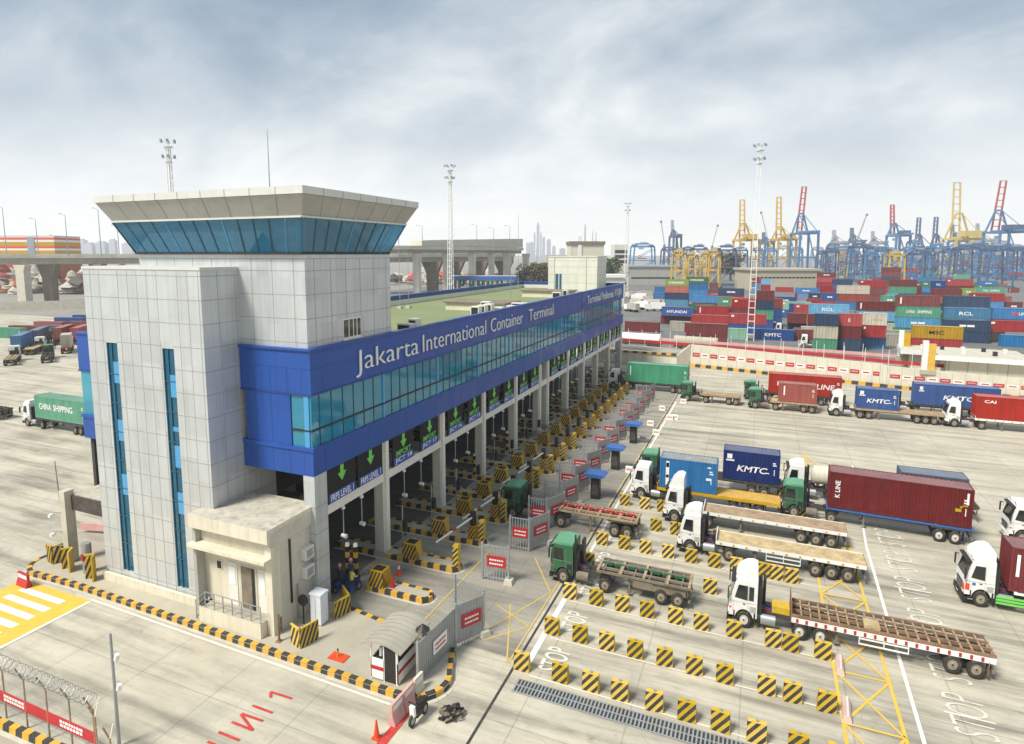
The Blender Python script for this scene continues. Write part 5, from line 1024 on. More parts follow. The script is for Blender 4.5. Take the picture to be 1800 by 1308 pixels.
# red forty-foot box on a green truck
rr = R(-2.6)
truck('green truck pulling the big dark red container on a blue-edged trailer', 3.3, 72.0, [1.1, 4.6], 'green', 0, dict(kind='skel', x0=4.1, x1=16.6, axles=[13.9, 15.2], side='blue_canopy', top='blue_canopy', rim='rim_white'), rz=rr, group='articulated trucks on the yard', stack=True)
o = container('long dark red ribbed container with white upright lettering on the green truck', 0, 0, 0, 40, 'oiled', None, 2.9, 0, None, extra=[(.93, .965, .55, .58, 'yellow_light'), (.885, .925, .40, .48, 'yellow_light'), (.915, .93, .50, .55, 'yellow_light'), (.955, .97, .6, .9, 'sign_white')])
v = Vector((4.2, -1.22, 0)); v.rotate(Matrix.Rotation(rr, 3, 'Z')); o.location = (3.3+v.x, 72.0+v.y, DK); o.rotation_euler = (0, 0, rr)
lt = letters('lettering', 'K LINE', (0, 0, 0), 1.6, .42, '-y', 'sign_white', o, .02); 
mtx = Matrix.Translation((.85, -.008, 2.05)) @ Matrix.Rotation(R(90), 4, 'X') @ Matrix.Rotation(R(90), 4, 'Z') @ Matrix.Diagonal((.62, .62, 1, 1)); lt.matrix_local = mtx
# white truck behind it with a dull blue box and a pale tank
truck('white truck behind the red container, with a dull blue container low at the back', 3.6, 76.6, [1.1, 4.6], 'white', .35, dict(kind='skel', x0=4.2, x1=18.4, axles=[14.6, 15.9], side='chassis'))
container('dull blue weathered container half hidden behind the long dark red one', 14.9, 76.8, DK-.4, 20, 'dullblue', None, 2.4)
t = thing('tank', 'pale cream cylindrical tank on the truck behind the red container', 'tank', (6.6, 78.0, DK-.2)); m = MB(ZS); m.cyl((0, 0, .85), (3.6, 0, .85), .8, None, 18, 'cream'); m.cyl((-.25, 0, .85), (0, 0, .85), .4, .8, 18, 'cream'); m.obj('shell', t); MB(ZS).box(.3, .6, -.7, .7, 0, .3, 'chassis').box(2.9, 3.2, -.7, .7, 0, .3, 'chassis').obj('saddle', t)
# green tractor and red trailer passing the gates
truck('green truck behind the gate leaves pulling a short red-railed empty trailer', -24.2, 58.6, [1.1, 6.4], 'green', 0, dict(kind='skel', x0=6.2, x1=14.2, axles=[11.95, 13.2], side='rust_light', fill='sign_red', top='rust_light', h=1.5, legs=9.4), stack=False)
# right edge
truck('white truck at the right edge with green side rails and hazard plates', 16.1, 57.8, [1.15, 5.0], 'white', .8, dict(kind='skel', x0=3.2, x1=15, axles=[11.5, 12.8], side='white_paint'), guard='sign_green')
tr = [o for o in S.objects if o.name.startswith('truck')][-1]; m = MB(ZS); m.box(-.05, -.012, -1.15, -.80, .95, 1.32, 'orange_red'); m.box(.06, .34, -1.23, -1.206, 1.0, 1.4, 'orange_red'); m.box(.5, .72, -1.23, -1.206, 1.35, 1.5, 'blue_canopy'); m.obj('hazard_plate', tr)
container('dark red container at the right edge on the white truck with green rails', 18.9, 57.85, DK, 40, 'oiled', None, 2.7, 0, None, vert=(.03, 'sign_white'))
truck('white truck with a yellow front cut off by the right edge', 23.3, 72.6, [1.1, 4.6], 'white', 0, dict(kind='skel', x0=3.6, x1=14, axles=[11, 12.3], side='chassis'))
# far queue
GQ = 'trucks queueing along the far wall'
truck('cream-white truck at the far lane under the building end pulling the green container', -28.6, 127.0, [1.1, 4.7], 'white', 0, dict(kind='skel', x0=3.6, x1=16.2, axles=[13.2, 14.5], side='chassis'), group=GQ)
container('long emerald green container entering the farthest gate lane', -24.7, 127.0, DK, 40, 'emerald', None, 2.9, 0, None, vert=(.055, 'sign_white'))
truck('green truck with an empty flatbed, leftmost of the far queue in the open yard', -13.1, 121.0, [1.1, 4.5], 'green', 0, dict(kind='flat', x0=3.6, x1=10.6, axles=[8.55, 9.8], side='rust_light', top='deck_wood_dark', h=1.3), group=GQ)
truck('green truck with the short dark red container in the far queue', -1.1, 120.0, [1.1, 4.5], 'green', 0, dict(kind='flat', x0=3.6, x1=11.2, axles=[9.0, 10.3], side='rust_light', h=1.3), group=GQ, stack=True)
container('short brownish red container in front of the bright red one in the far queue', 3.8, 120.05, DK, 20, 'brick', None, 2.5, 0, None, vert=(.13, 'sign_white'))
truck('green truck hidden behind the brownish red container, carrying the bright red one', -2.0, 127.0, [1.1, 4.5], 'green', 0, dict(kind='skel', x0=3.6, x1=16.6, axles=[13.2, 14.5], side='chassis'), group=GQ)
container('long bright red container reading K LINE in the far queue', 2.2, 127.0, DK, 40, 'kline', 'K', 2.8, 0, None, .16, .5, .9, .62)
kl = [o for o in S.objects if o.name.startswith('shipping_container')][-1]; letters('lettering', 'LINE', (9.6, -.006, 1.75), 2.9, .95, '-y', 'sign_white', kl, .02, 0, .2)
truck('white truck carrying the short blue container marked KMTC in the far queue', 11.9, 119.7, [1.1, 4.65, 5.95], 'white', .6, dict(kind='flat', x0=4.0, x1=16.6, axles=[12.9, 14.1, 15.3], side='rust_light', top='deck_wood_dark'), group=GQ)
container('short blue container marked KMTC on the far white truck', 15.95, 119.75, DK, 20, 'royal', 'KMTC', 2.62, 0, None, .52, .42, 3.2, .55, shear=.25, extra=[(.07, .16, .72, .88, 'sign_white'), (.05, .20, .64, .69, 'sign_white'), (.77, .84, .35, .38, 'sign_white')])
truck('truck mostly hidden behind the long blue container of the far queue', 21.4, 127.0, [1.1, 4.6], 'white', 0, dict(kind='skel', x0=3.6, x1=17, axles=[13.2, 14.5], side='chassis'), group=GQ)
container('long blue container marked KMTC standing behind the far white truck', 25.6, 127.0, DK, 40, 'royal', 'KMTC', 2.75, 0, None, .53, .42, 4.3, .62, shear=.25, extra=[(.06, .10, .72, .88, 'sign_white'), (.05, .115, .64, .69, 'sign_white')])
truck('white truck carrying the orange-red container at the right end of the far queue', 28.6, 119.5, [1.3, 4.9], 'white', .5, dict(kind='flat', x0=4.0, x1=17, axles=[13.6, 14.9], side='white_paint'), group=GQ)
container('long orange-red container marked CAI at the right of the far queue', 32.5, 119.55, DK, 40, 'kline', 'CAI', 2.75, 0, None, .15, .78, 1.5, .36)
# ---- the lot left of the building
GL = 'trucks parked on the left lot'
truck('white truck carrying the green container on the left lot, nearest the building', -110.0, 60.6, [1.1, 4.9], 'white', .5, dict(kind='skel', x0=3.6, x1=16, axles=[13, 14.3], side='chassis'), group=GL)
container('green container reading CHINA SHIPPING on the left lot', -106.5, 60.65, DK, 40, 'sea', 'CHINA', 2.75, 0, None, .22, .55, 3.0, .75)
cs = [o for o in S.objects if o.name.startswith('shipping_container')][-1]; letters('lettering', 'SHIPPING', (7.0, -.006, 2.0), 4.6, 1.0, '-y', 'sign_white', cs, .02)
def lot(lab, x, y, rz, style, col=None, clab=None, ft=40, kind='skel', side='chassis'):
    """rig whose rear wheels stand near (x, y)"""
    d = Vector((1, 0, 0)); d.rotate(Matrix.Rotation(rz, 3, 'Z')); L_ = 15. if ft == 40 else 10.5
    o = truck(lab, x-d.x*L_, y-d.y*L_, [1.1, 4.6], style, 0, dict(kind=kind, x0=3.4, x1=L_+1, axles=[L_-1.3, L_], side=side), rz=rz, group=GL)
    if col:
        c = container(clab, 0, 0, DK, ft, col, None, 2.62, rz); v = Vector((3.6, -1.22, 0)); v.rotate(Matrix.Rotation(rz, 3, 'Z')); c.location = (o.location.x+v.x, o.location.y+v.y, DK)
    return o
aw_ = R(-56)
for lab, u, v, rz, st_, col, clab, ft, kd, sd_ in (
    ('truck under the mid-blue container parked on the left lot', 31, 623, -43, 'white', 'blue', 'mid-blue container on the left lot, doors towards the camera', 40, 'skel', 'chassis'),
    ('truck under the dull dark blue container on the left lot', 62, 611, -44, 'green', 'dullblue', 'dull dark blue container right of the mid-blue one on the left lot', 40, 'skel', 'chassis'),
    ('truck under the left one of two red containers on the left lot', 104, 606, -49, 'white', 'brick', 'left of the two red containers on the left lot', 40, 'skel', 'chassis'),
    ('truck under the right one of two red containers on the left lot', 134, 606, -50, 'white', 'red', 'right one of the two red containers on the left lot, beside the building', 40, 'skel', 'chassis'),
    ('green truck with an empty trailer seen from behind on the left lot', 83, 638, -34, 'green', None, None, 20, 'skel', 'chassis'),
    ('pale truck with an empty flat trailer on the left lot beside the green one', 53, 624, -46, 'white', None, None, 20, 'flat', 'rust'),
    ('truck with an empty pale trailer at the left edge of the lot', 18, 643, -36, 'white', None, None, 20, 'skel', 'deck_wood'),
    ('lorry with a tall cream box body on the left lot', 117, 622, -36, 'white', 'cream', 'cream box body beside the green truck on the left lot', 20, 'skel', 'red_paint')):
    p = gp(u, v); lot(lab, p.x, p.y, R(rz), st_, col, clab, ft, kd, sd_)
lot('dark empty trailer cut off by the left edge of the picture', -118, 60.8, R(0), 'green', ft=20)
for lab, u, v, c, rz in (('long maroon container lying along the back wall of the left lot', 16, 590, 'maroon', 12), ('second brick-red container farther along the back wall of the left lot', 60, 582, 'brick', 12), ('green container at the left end of the back wall row', -14, 594, 'sea', 10), ('long royal blue container at the back of the left lot beside the building', 96, 574, 'royal', 14), ('second royal blue container near the building, farther right', 128, 569, 'royal', 14), ('weathered blue container between wall and parked trucks on the left lot', 68, 590, 'dullblue', 16), ('small red container behind the two red truck loads on the left lot', 118, 582, 'maroon', 14)):
    p = gp(u, v); container(lab, p.x, p.y, .05, 40, c, None, 2.62, R(rz))
YARD = [(-47.6,344.4,3,40,'lime','EVERGREEN'),(-40.7,383.4,3,40,'green','EVERGREEN'),(-47.5,344.4,2,40,'coral',''),(-46.5,453.9,1,40,'maroon',''),(-45.0,453.9,0,40,'maroon',''),(-34.6,475.5,1,20,'maroon',''),(-33.8,465.9,0,20,'maroon',''),(-47.9,347.5,1,40,'slate','='),(-47.7,347.5,0,40,'orange','='),(-62.4,404.3,1,20,'blue',''),(-53.8,344.3,1,20,'blue',''),(-31.5,325.3,1,40,'azure',''),(-35.8,251.3,1,40,'royal','HYUNDAI'),(-36.4,253.7,0,40,'maroon',''),(-32.3,316.1,0,40,'green','='),(-21.7,222.8,1,40,'red',''),(-22.5,243.4,0,40,'blue',''),(-45.0,225.3,0,40,'maroon',''),(-20.8,194.8,1,40,'maroon',''),(-21.8,221.2,0,20,'sea','='),(-16.1,218.4,0,20,'cream',''),(-9.3,216.9,0,20,'mint',''),(-19.8,331.8,2,40,'navy','='),(-15.9,265.1,2,20,'sea','='),(-9.9,254.8,2,40,'red','.'),(-9.8,254.8,1,40,'maroon',''),(-10.0,232.2,1,40,'red','.'),(-1.6,219.5,0,40,'royal','KMTC'),(10.1,222.3,0,20,'maroon',''),(14.8,200.9,2,20,'navy',''),(15.7,210.1,1,20,'navy',''),(16.1,213.3,0,20,'sea','|'),(11.3,288.4,1,20,'royal',''),(9.1,241.3,1,20,'maroon',''),(9.3,243.2,0,20,'navy','='),(15.6,240.0,2,40,'sky','RCL'),(19.7,321.8,1,40,'red',''),(2.5,376.3,0,20,'royal',''),(-1.4,251.2,3,20,'maroon',''),(9.7,502.2,0,40,'red',''),(19.4,426.2,1,40,'azure','='),(29.9,382.2,2,20,'red',''),(-0.2,459.8,2,20,'sky',''),(-6.2,478.7,2,20,'red',''),(23.6,372.1,1,20,'navy','='),(25.1,310.3,2,20,'royal','='),(20.7,421.3,0,20,'peri',''),(6.7,389.4,0,40,'royal','='),(40.8,574.7,1,40,'navy',''),(44.4,480.2,2,40,'navy',''),(37.4,513.8,3,40,'maroon','='),(30.4,306.2,3,40,'cream','~'),(31.0,306.2,2,40,'brick',''),(53.9,381.2,1,40,'sky','SM LINE'),(46.4,369.6,3,40,'red','.'),(66.4,392.6,2,40,'maroon',''),(62.4,384.0,3,40,'maroon',''),(21.0,203.7,2,20,'red','K'),(21.7,206.3,1,20,'red','.'),(22.2,209.3,0,20,'maroon',''),(28.0,209.4,2,20,'cream','~'),(27.9,209.4,1,20,'red','.'),(28.5,211.7,0,20,'azure',''),(41.6,253.1,0,20,'cream','~'),(36.0,220.6,0,20,'grey','~'),(40.4,349.6,0,20,'maroon',''),(48.0,362.0,0,40,'maroon',''),(41.4,241.2,3,40,'maroon','|'),(41.7,241.1,2,40,'sea','CHINA SHIPPING'),(41.8,241.1,1,40,'sky','='),(41.3,213.5,1,40,'yellow','MSC'),(55.0,243.0,3,40,'navy',''),(54.7,240.6,2,40,'steel','RCL'),(54.2,237.5,1,40,'navy','='),(68.0,245.0,2,40,'azure','SM LINE'),(66.4,240.6,1,40,'red','.'),(60.1,245.0,0,40,'cream','~'),(103.1,396.0,2,40,'sea','CHINA SHIPPING'),(91.5,404.4,3,40,'red','.'),(95.5,418.3,2,40,'maroon',''),(79.0,374.9,3,20,'royal','RCL'),(93.0,470.9,2,20,'green','='),(78.1,368.3,2,40,'maroon',''),(92.5,378.6,2,20,'lime','='),(121.8,442.1,0,20,'maroon',''),(126.8,444.8,0,20,'brick',''),(164.7,558.9,0,20,'maroon','|'),(267.3,1128.4,0,40,'royal',''),(216.6,909.4,0,40,'maroon',''),(257.3,878.6,2,40,'azure','='),(120.5,683.1,3,40,'red',''),(81.9,538.8,4,40,'maroon',''),(222.8,889.9,0,40,'azure',''),(257.9,975.1,0,40,'azure',''),(249.0,880.2,0,40,'azure',''),(148.3,747.6,3,40,'maroon',''),(-47.6,344.4,0,40,'steel',''),(-47.6,344.4,1,40,'navy',''),(-40.7,383.4,0,40,'blue',''),(-40.7,383.4,1,40,'azure',''),(-40.7,383.4,2,40,'blue',''),(-34.6,475.5,0,20,'blue',''),(-62.4,404.3,0,20,'maroon',''),(-53.8,344.3,0,20,'cream',''),(-31.5,325.3,0,40,'maroon',''),(-20.8,194.8,0,40,'maroon',''),(-19.8,331.8,0,40,'maroon',''),(-19.8,331.8,1,40,'red',''),(-15.9,265.1,0,20,'maroon',''),(-15.9,265.1,1,20,'azure',''),(-9.9,254.8,0,40,'brick',''),(-10.0,232.2,0,40,'royal',''),(14.8,200.9,0,20,'sea',''),(14.8,200.9,1,20,'cream',''),(15.7,210.1,0,20,'maroon',''),(11.3,288.4,0,20,'steel',''),(15.6,240.0,0,40,'royal',''),(15.6,240.0,1,40,'maroon',''),(19.7,321.8,0,40,'blue',''),(-1.4,251.2,0,20,'royal',''),(-1.4,251.2,1,20,'sea',''),(-1.4,251.2,2,20,'navy',''),(19.4,426.2,0,40,'red',''),(29.9,382.2,0,20,'sea',''),(29.9,382.2,1,20,'red',''),(-0.2,459.8,0,20,'maroon',''),(-0.2,459.8,1,20,'red',''),(-6.2,478.7,0,20,'steel',''),(-6.2,478.7,1,20,'steel',''),(23.6,372.1,0,20,'brick',''),(25.1,310.3,0,20,'red',''),(25.1,310.3,1,20,'red',''),(40.8,574.7,0,40,'maroon',''),(44.4,480.2,0,40,'maroon',''),(44.4,480.2,1,40,'royal',''),(37.4,513.8,0,40,'royal',''),(37.4,513.8,1,40,'red',''),(37.4,513.8,2,40,'red',''),(30.4,306.2,0,40,'navy',''),(30.4,306.2,1,40,'azure',''),(53.9,381.2,0,40,'royal',''),(46.4,369.6,0,40,'cream',''),(46.4,369.6,1,40,'maroon',''),(46.4,369.6,2,40,'maroon',''),(66.4,392.6,0,40,'royal',''),(66.4,392.6,1,40,'red',''),(62.4,384.0,0,40,'blue',''),(62.4,384.0,1,40,'royal',''),(62.4,384.0,2,40,'sea',''),(21.0,203.7,0,20,'navy',''),(21.0,203.7,1,20,'maroon',''),(21.7,206.3,0,20,'azure',''),(41.4,241.2,0,40,'sea',''),(41.3,213.5,0,40,'red',''),(54.7,240.6,0,40,'red',''),(54.2,237.5,0,40,'navy',''),(68.0,245.0,1,40,'maroon',''),(103.1,396.0,0,40,'azure',''),(103.1,396.0,1,40,'navy',''),(91.5,404.4,0,40,'steel',''),(91.5,404.4,1,40,'steel',''),(91.5,404.4,2,40,'maroon',''),(95.5,418.3,0,40,'steel',''),(95.5,418.3,1,40,'maroon',''),(79.0,374.9,0,20,'blue',''),(79.0,374.9,1,20,'azure',''),(79.0,374.9,2,20,'maroon',''),(93.0,470.9,0,20,'navy',''),(93.0,470.9,1,20,'azure',''),(78.1,368.3,0,40,'navy',''),(78.1,368.3,1,40,'brick',''),(92.5,378.6,0,20,'blue',''),(92.5,378.6,1,20,'azure',''),(257.3,878.6,1,40,'red',''),(120.5,683.1,0,40,'brick',''),(120.5,683.1,1,40,'brick',''),(120.5,683.1,2,40,'blue',''),(81.9,538.8,0,40,'red',''),(81.9,538.8,1,40,'maroon',''),(81.9,538.8,2,40,'navy',''),(81.9,538.8,3,40,'maroon',''),(148.3,747.6,0,40,'blue',''),(148.3,747.6,1,40,'azure',''),(148.3,747.6,2,40,'sea','')]
# ================================================================ FAR WALLS
def cp(u, v, d):
    """the place seen in direction (u, v) of the photograph at d metres along the view axis"""
    r_ = rt*(u-870)/1092-up*(v-581)/1092+fw; return Vector((0, 0, CAM_H))+r_*d
def wall(lab, pts, h0, h1, th=.35, panels=True, kerb_=True, name='boundary_wall'):
    t = thing(name, lab, 'wall', (pts[0][0], pts[0][1], .03)); m = MB(); P = [Vector(p)-Vector(pts[0]) for p in pts]; tot = sum((b-a).length for a, b in zip(P, P[1:])); s_ = 0; pm = MB(); jm = MB(); red = True
    for a, b in zip(P, P[1:]):
        d = b-a; L_ = d.length; e = d/L_; n_ = Vector((e.y, -e.x)); z0 = h0+(h1-h0)*s_/tot; z1 = h0+(h1-h0)*(s_+L_)/tot; q = n_*th
        v = [(a.x, a.y, 0), (b.x, b.y, 0), (b.x-q.x, b.y-q.y, 0), (a.x-q.x, a.y-q.y, 0), (a.x, a.y, z0), (b.x, b.y, z1), (b.x-q.x, b.y-q.y, z1), (a.x-q.x, a.y-q.y, z0)]
        m.add(v, [(0, 1, 5, 4), (1, 2, 6, 5), (2, 3, 7, 6), (3, 0, 4, 7), (4, 5, 6, 7)], 'cream_wall')
        x = .4
        while x < L_-.5:
            p_ = a+e*x+n_*.01; zc = (z0+(z1-z0)*x/L_)
            m.add([(p_.x, p_.y, .3), (p_.x+e.x*.05, p_.y+e.y*.05, .3), (p_.x+e.x*.05, p_.y+e.y*.05, zc-.05), (p_.x, p_.y, zc-.05)], [(0, 1, 2, 3)], 'seam')
            if panels:
                w_ = 1.75; q0 = a+e*(x+.15)+n_*.03; q1 = a+e*min(L_-.1, x+.15+w_)+n_*.03
                pm.add([(q0.x, q0.y, zc*.46), (q1.x, q1.y, zc*.46), (q1.x, q1.y, zc*.64), (q0.x, q0.y, zc*.64)], [(0, 1, 2, 3)], 'sign_red' if red else 'white_paint')
                f = q0+(q1-q0)*.15+n_*.02; g2 = q0+(q1-q0)*.85+n_*.02; pm.add([(f.x, f.y, zc*.53), (g2.x, g2.y, zc*.53), (g2.x, g2.y, zc*.58), (f.x, f.y, zc*.58)], [(0, 1, 2, 3)], 'pink_faded' if red else 'sign_red'); red = not red
            x += 2.15
        s_ += L_
    w_ = m.obj('wall_face', t)
    if panels: pm.obj('panel_row', t)
    return t
wall('long cream boundary wall with a row of red and white panels behind the truck queue', [(-15.4, 160.3), (24.0, 150.9)], 5.5, 4.9)
wall('nearer cream boundary wall with red and white panels at the far right', [(25.2, 150.3), (48, 148.4), (75, 146.5)], 4.6, 3.4)
wall('short cream return wall joining the two panelled boundary walls', [(24.05, 150.95), (25.15, 150.35)], 4.9, 4.6, panels=False)
wall('low plain cream wall behind the emerald container at the end of the building', [(-40, 158.2), (-18.5, 157.2)], 2.9, 2.9, panels=False)
wall('sloping cream stair wall between the low plain wall and the panelled wall', [(-18.3, 157.1), (-15.5, 160.2)], 2.9, 5.4, panels=False)
kerb('kerb', [(-15.4, 159.6), (24.0, 150.2), (25.3, 149.5), (48, 147.6), (75, 145.7)], .5, .75, 1.3)
kt = kerb('kerb', [(-40, 157.9), (-18.5, 156.9)], .5, .5, 1.2, base=False); kt.location.z = 2.95
o = sheet('terrace', [(-15.0, 160.6), (24.2, 151.3), (25.4, 150.7), (48, 148.8), (75, 146.9), (75, 156), (26, 154.5), (14, 159.4), (-34, 167.4), (-34, 158.4), (-18.4, 157.4)], 3.6, 'concrete_yard')
def rail(lab, pts, z, h, mt, posts=True):
    t = thing('guard_rail', lab, 'guard rail', (pts[0][0], pts[0][1], z)); m = MB(); P = [Vector(p)-Vector(pts[0]) for p in pts]; k = 0
    for a, b in zip(P, P[1:]): m.bar((a.x, a.y, h-.3), (b.x, b.y, h-.3), .12, .75, mt)
    m.obj('band', t); n = 0
    for a, b in zip(P, P[1:]):
        L_ = (b-a).length
        for i in range(int(L_/4.2)):
            p = a+(b-a)*(i*4.2/L_); m = MB(); m.box(p.x-.05, p.x+.05, p.y-.12, p.y-.02, -1.0 if z > 3 else -z, h+2.2, 'mast_white')
            if n < 40: m.obj('post', t)
            n += 1
rail('long red guard rail with pale posts on the terrace behind the boundary wall', [(-36, 167.2), (14, 159.6), (26, 154.8), (46, 151.6)], 4.2, 1.0, 'red_paint')
rail('paler second red guard rail in front of the container stacks', [(-36, 186), (20, 178), (60, 170)], 2.6, .9, 'pink_faded')
def pylon(lab, p):
    t = thing('sign_pylon', lab, 'pylon', p); MB().box(-1.0, -.05, -.4, .4, 0, 6.0, 'white_paint').obj('white_half', t); MB().box(-.04, 1.25, -.4, .4, 0, 5.4, 'yellow').obj('yellow_half', t); MB().box(-1.2, 1.5, -.6, .6, -p[2] if p[1] > 160 else -.9, 0, 'concrete').obj('base', t)
pylon('white and yellow upright pylon on the terrace, nearer of two', (32.0, 150.0, 4.4)); pylon('white and yellow upright pylon, farther of two, before the cream containers', (31.0, 168.5, 4.4))
def shed(lab, x, y, L_, W_, z, h, rz):
    t = thing('canopy_building', lab, 'canopy building', (x, y, z), R(rz)); MB().box(0, L_, 0, W_, -z, h, 'cream').obj('wall', t); m = MB(); m.box(-2.2, L_+1.5, -1.6, W_+1.4, h, h+1.0, 'white_paint', 'concrete_light'); rf = m.obj('roof', t)
    m = MB()
    for i in range(int(L_/3.2)): m.box(i*3.2+.3, i*3.2+.42, -.02, -.003, .2, h-.1, 'seam')
    m.obj('panel_joints', t); k = 0
    for i in range(5): q = MB(); q.box(L_*(.1+.2*i), L_*(.1+.2*i)+.7, W_*.3, W_*.3+.7, h+1.0, h+1.9, 'black' if i % 2 else 'ac_white'); q.obj('roof_vent', rf)
shed('long cream building with a broad white roof edge at the right, nearer of two', 35.5, 151.0, 26, 6, 3.6, 3.0, -4); shed('long cream building with a broad white roof edge before the yellow container, farther of two', 31.8, 164.0, 18.5, 6, 2.5, 3.2, -5)
for lab, x, y, c in (('white tank trailer parked beyond the rail, left of two', -38.5, 185, 'white_paint'), ('grey tank trailer parked beyond the rail, right of two', -22.5, 183.5, 'tan_wall')):
    t = thing('tank_trailer', lab, 'trailer', (x, y, .04), R(-6), 'tank trailers beyond the rail'); m = MB(ZS); m.cyl((0, 1.2, 2.3), (12, 1.2, 2.3), 1.1, None, 14, c); m.obj('tank', t); MB(ZS).box(-.2, 12.2, .2, 2.2, .95, 1.15, 'chassis').obj('frame', t)
    for xx in (1.6, 8.6, 9.9, 11.2): wheels(t, xx, .96, .54)
    for w_ in t.children:
        if w_.name.startswith('wheel'): w_.location.y += 1.2

# ================================================================ CONTAINER YARD
TH = 3.6
def yard_box(x, y, k, ft, col, txt, lab):
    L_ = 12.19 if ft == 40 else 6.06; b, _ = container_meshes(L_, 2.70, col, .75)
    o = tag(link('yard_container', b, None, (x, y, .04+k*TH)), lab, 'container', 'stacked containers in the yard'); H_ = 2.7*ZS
    if not txt: return o
    m = MB()
    if txt == '=': m.box(L_*.34, L_*.48, -.02, -.004, H_*.40, H_*.58, 'sign_white'); m.box(L_*.5, L_*.66, -.02, -.004, H_*.40, H_*.58, 'sign_white')
    elif txt == '.': m.box(L_*.07, L_*.15, -.02, -.004, H_*.68, H_*.86, 'sign_white')
    elif txt == '|': m.box(L_*.09, L_*.125, -.02, -.004, H_*.2, H_*.8, 'sign_white')
    elif txt == '~': m.box(L_*.4, L_*.58, -.02, -.004, H_*.44, H_*.54, 'pink_faded'); m.box(L_*.62, L_*.82, -.02, -.004, H_*.44, H_*.54, 'pink_faded')
    elif txt == 'SM LINE': letters('lettering', 'SM', (L_*.52, -.012, H_*.52), L_*.14, .95, '-y', 'orange_red', o, .02); letters('lettering', 'LINE', (L_*.70, -.012, H_*.52), L_*.19, .95, '-y', 'sign_white', o, .02); return o
    elif txt == 'CHINA SHIPPING': letters('lettering', 'CHINA', (L_*.32, -.012, H_*.52), L_*.2, 1.0, '-y', 'sign_white', o, .02); letters('lettering', 'SHIPPING', (L_*.64, -.012, H_*.52), L_*.32, 1.0, '-y', 'sign_white', o, .02); return o
    else: letters('lettering', txt, (L_*.48, -.012, H_*.5), L_*min(.62, .1*len(txt)), 1.1, '-y', 'black' if txt == 'MSC' else 'sign_white', o, .02); return o
    m.obj('marking', o); return o
NM = dict(maroon='maroon', red='red', brick='brick red', coral='coral red', orange='orange-red', royal='royal blue', blue='mid-blue', azure='bright blue', sky='sky blue', steel='steel blue', navy='navy', slate='slate grey-blue', peri='pale violet-blue', sea='sea green', mint='pale mint', green='dark green', lime='yellow-green', cream='cream', grey='warm grey', yellow='yellow')
r2 = random.Random(4); pool = ['maroon', 'maroon', 'red', 'brick', 'royal', 'navy', 'azure', 'sea', 'cream', 'steel', 'blue', 'grey', 'mint', 'orange', 'green', 'sky']
far = []
for yy in (500, 545, 590, 640, 700, 770, 850):
    x = -30+yy*.02
    while x < yy*.62-40:
        ft = 40 if r2.random() < .7 else 20; n = r2.choice((0, 0, 1, 1, 2, 3))
        for k in range(n):
            if len(far) < 72: far.append((x, yy, k, ft, r2.choice(pool), r2.choice(('', '', '=', '.', '|'))))
        x += (12.8 if ft == 40 else 6.7) + (r2.random() < .4)*r2.uniform(8, 34)
def free(x, y, L_): return all(not (x < a+(12.4 if f == 40 else 6.3) and a < x+L_+.2 and abs(b-y) < 3.0) for a, b, k, f, c, t_ in YARD)
mid = []
for yy in (232, 262, 285, 300, 335, 358, 392, 412, 434, 462):
    x = (-52 if yy > 320 else -30)
    while x < yy*.40-12:
        ft = 40 if r2.random() < .75 else 20; L_ = 12.19 if ft == 40 else 6.06
        if free(x, yy, L_) and r2.random() < .8 and not (x+L_ > -6 and x < 36 and yy > 440):
            for k in range(r2.choice((1, 1, 2, 2, 3)) if yy > 240 else 1):
                if len(mid) < 66: mid.append((x, yy, k, ft, r2.choice(pool), r2.choice(('', '', '=', '.', '|'))))
        x += L_+.5+(r2.random() < .3)*5
allc = YARD+far+mid
def zone(y): return 'front' if y < 226 else 'second' if y < 275 else 'middle' if y < 365 else 'back' if y < 490 else 'farthest'
cnt = {}
for c in sorted(allc, key=lambda c: c[0]/c[1]):
    x, y, k, ft, col, txt = c; key = (zone(y), col, k, ft); cnt[key] = cnt.get(key, 0)+1
    mk = ' marked '+txt if len(txt) > 2 else ' with white marks' if txt in ('=', '.', '|') else ''
    yard_box(x, y, k, ft, col, txt, '%s %s container%s, %s tier, %s rows, %s such from left' % (NM[col], 'short' if ft == 20 else 'long', mk, ('bottom', 'second', 'third', 'fourth', 'top')[k], zone(y), ordinal(cnt[key])))
# yard tractors and small things near the stacks
for i, (lab, x, y, s_) in enumerate((('small white yard tractor between the stacks below the blue boxes', 5.2, 236, 'white'), ('white truck cab at the foot of the maroon and navy boxes', 11.5, 205, 'white'), ('white truck beside the dark green container in the yard', -27, 300, 'white'))): truck(lab, x, y, [1.1, 4.6], s_, 0, None, 0, 'yard tractors')
yf = thing('yellow_frame', 'yellow steel lifting frame lying beside the red stacks', 'lifting frame', (-21.5, 275, .04)); m = MB()
for z in (0, 1.4, 3.0):
    for y in (0, 2.4): m.box(0, 9, y, y+.4, z, z+.5, 'yellow')
for x in range(0, 10, 1): m.box(x, x+.3, 0, 2.8, 0, 3.5, 'yellow')
m.obj('frame', yf)

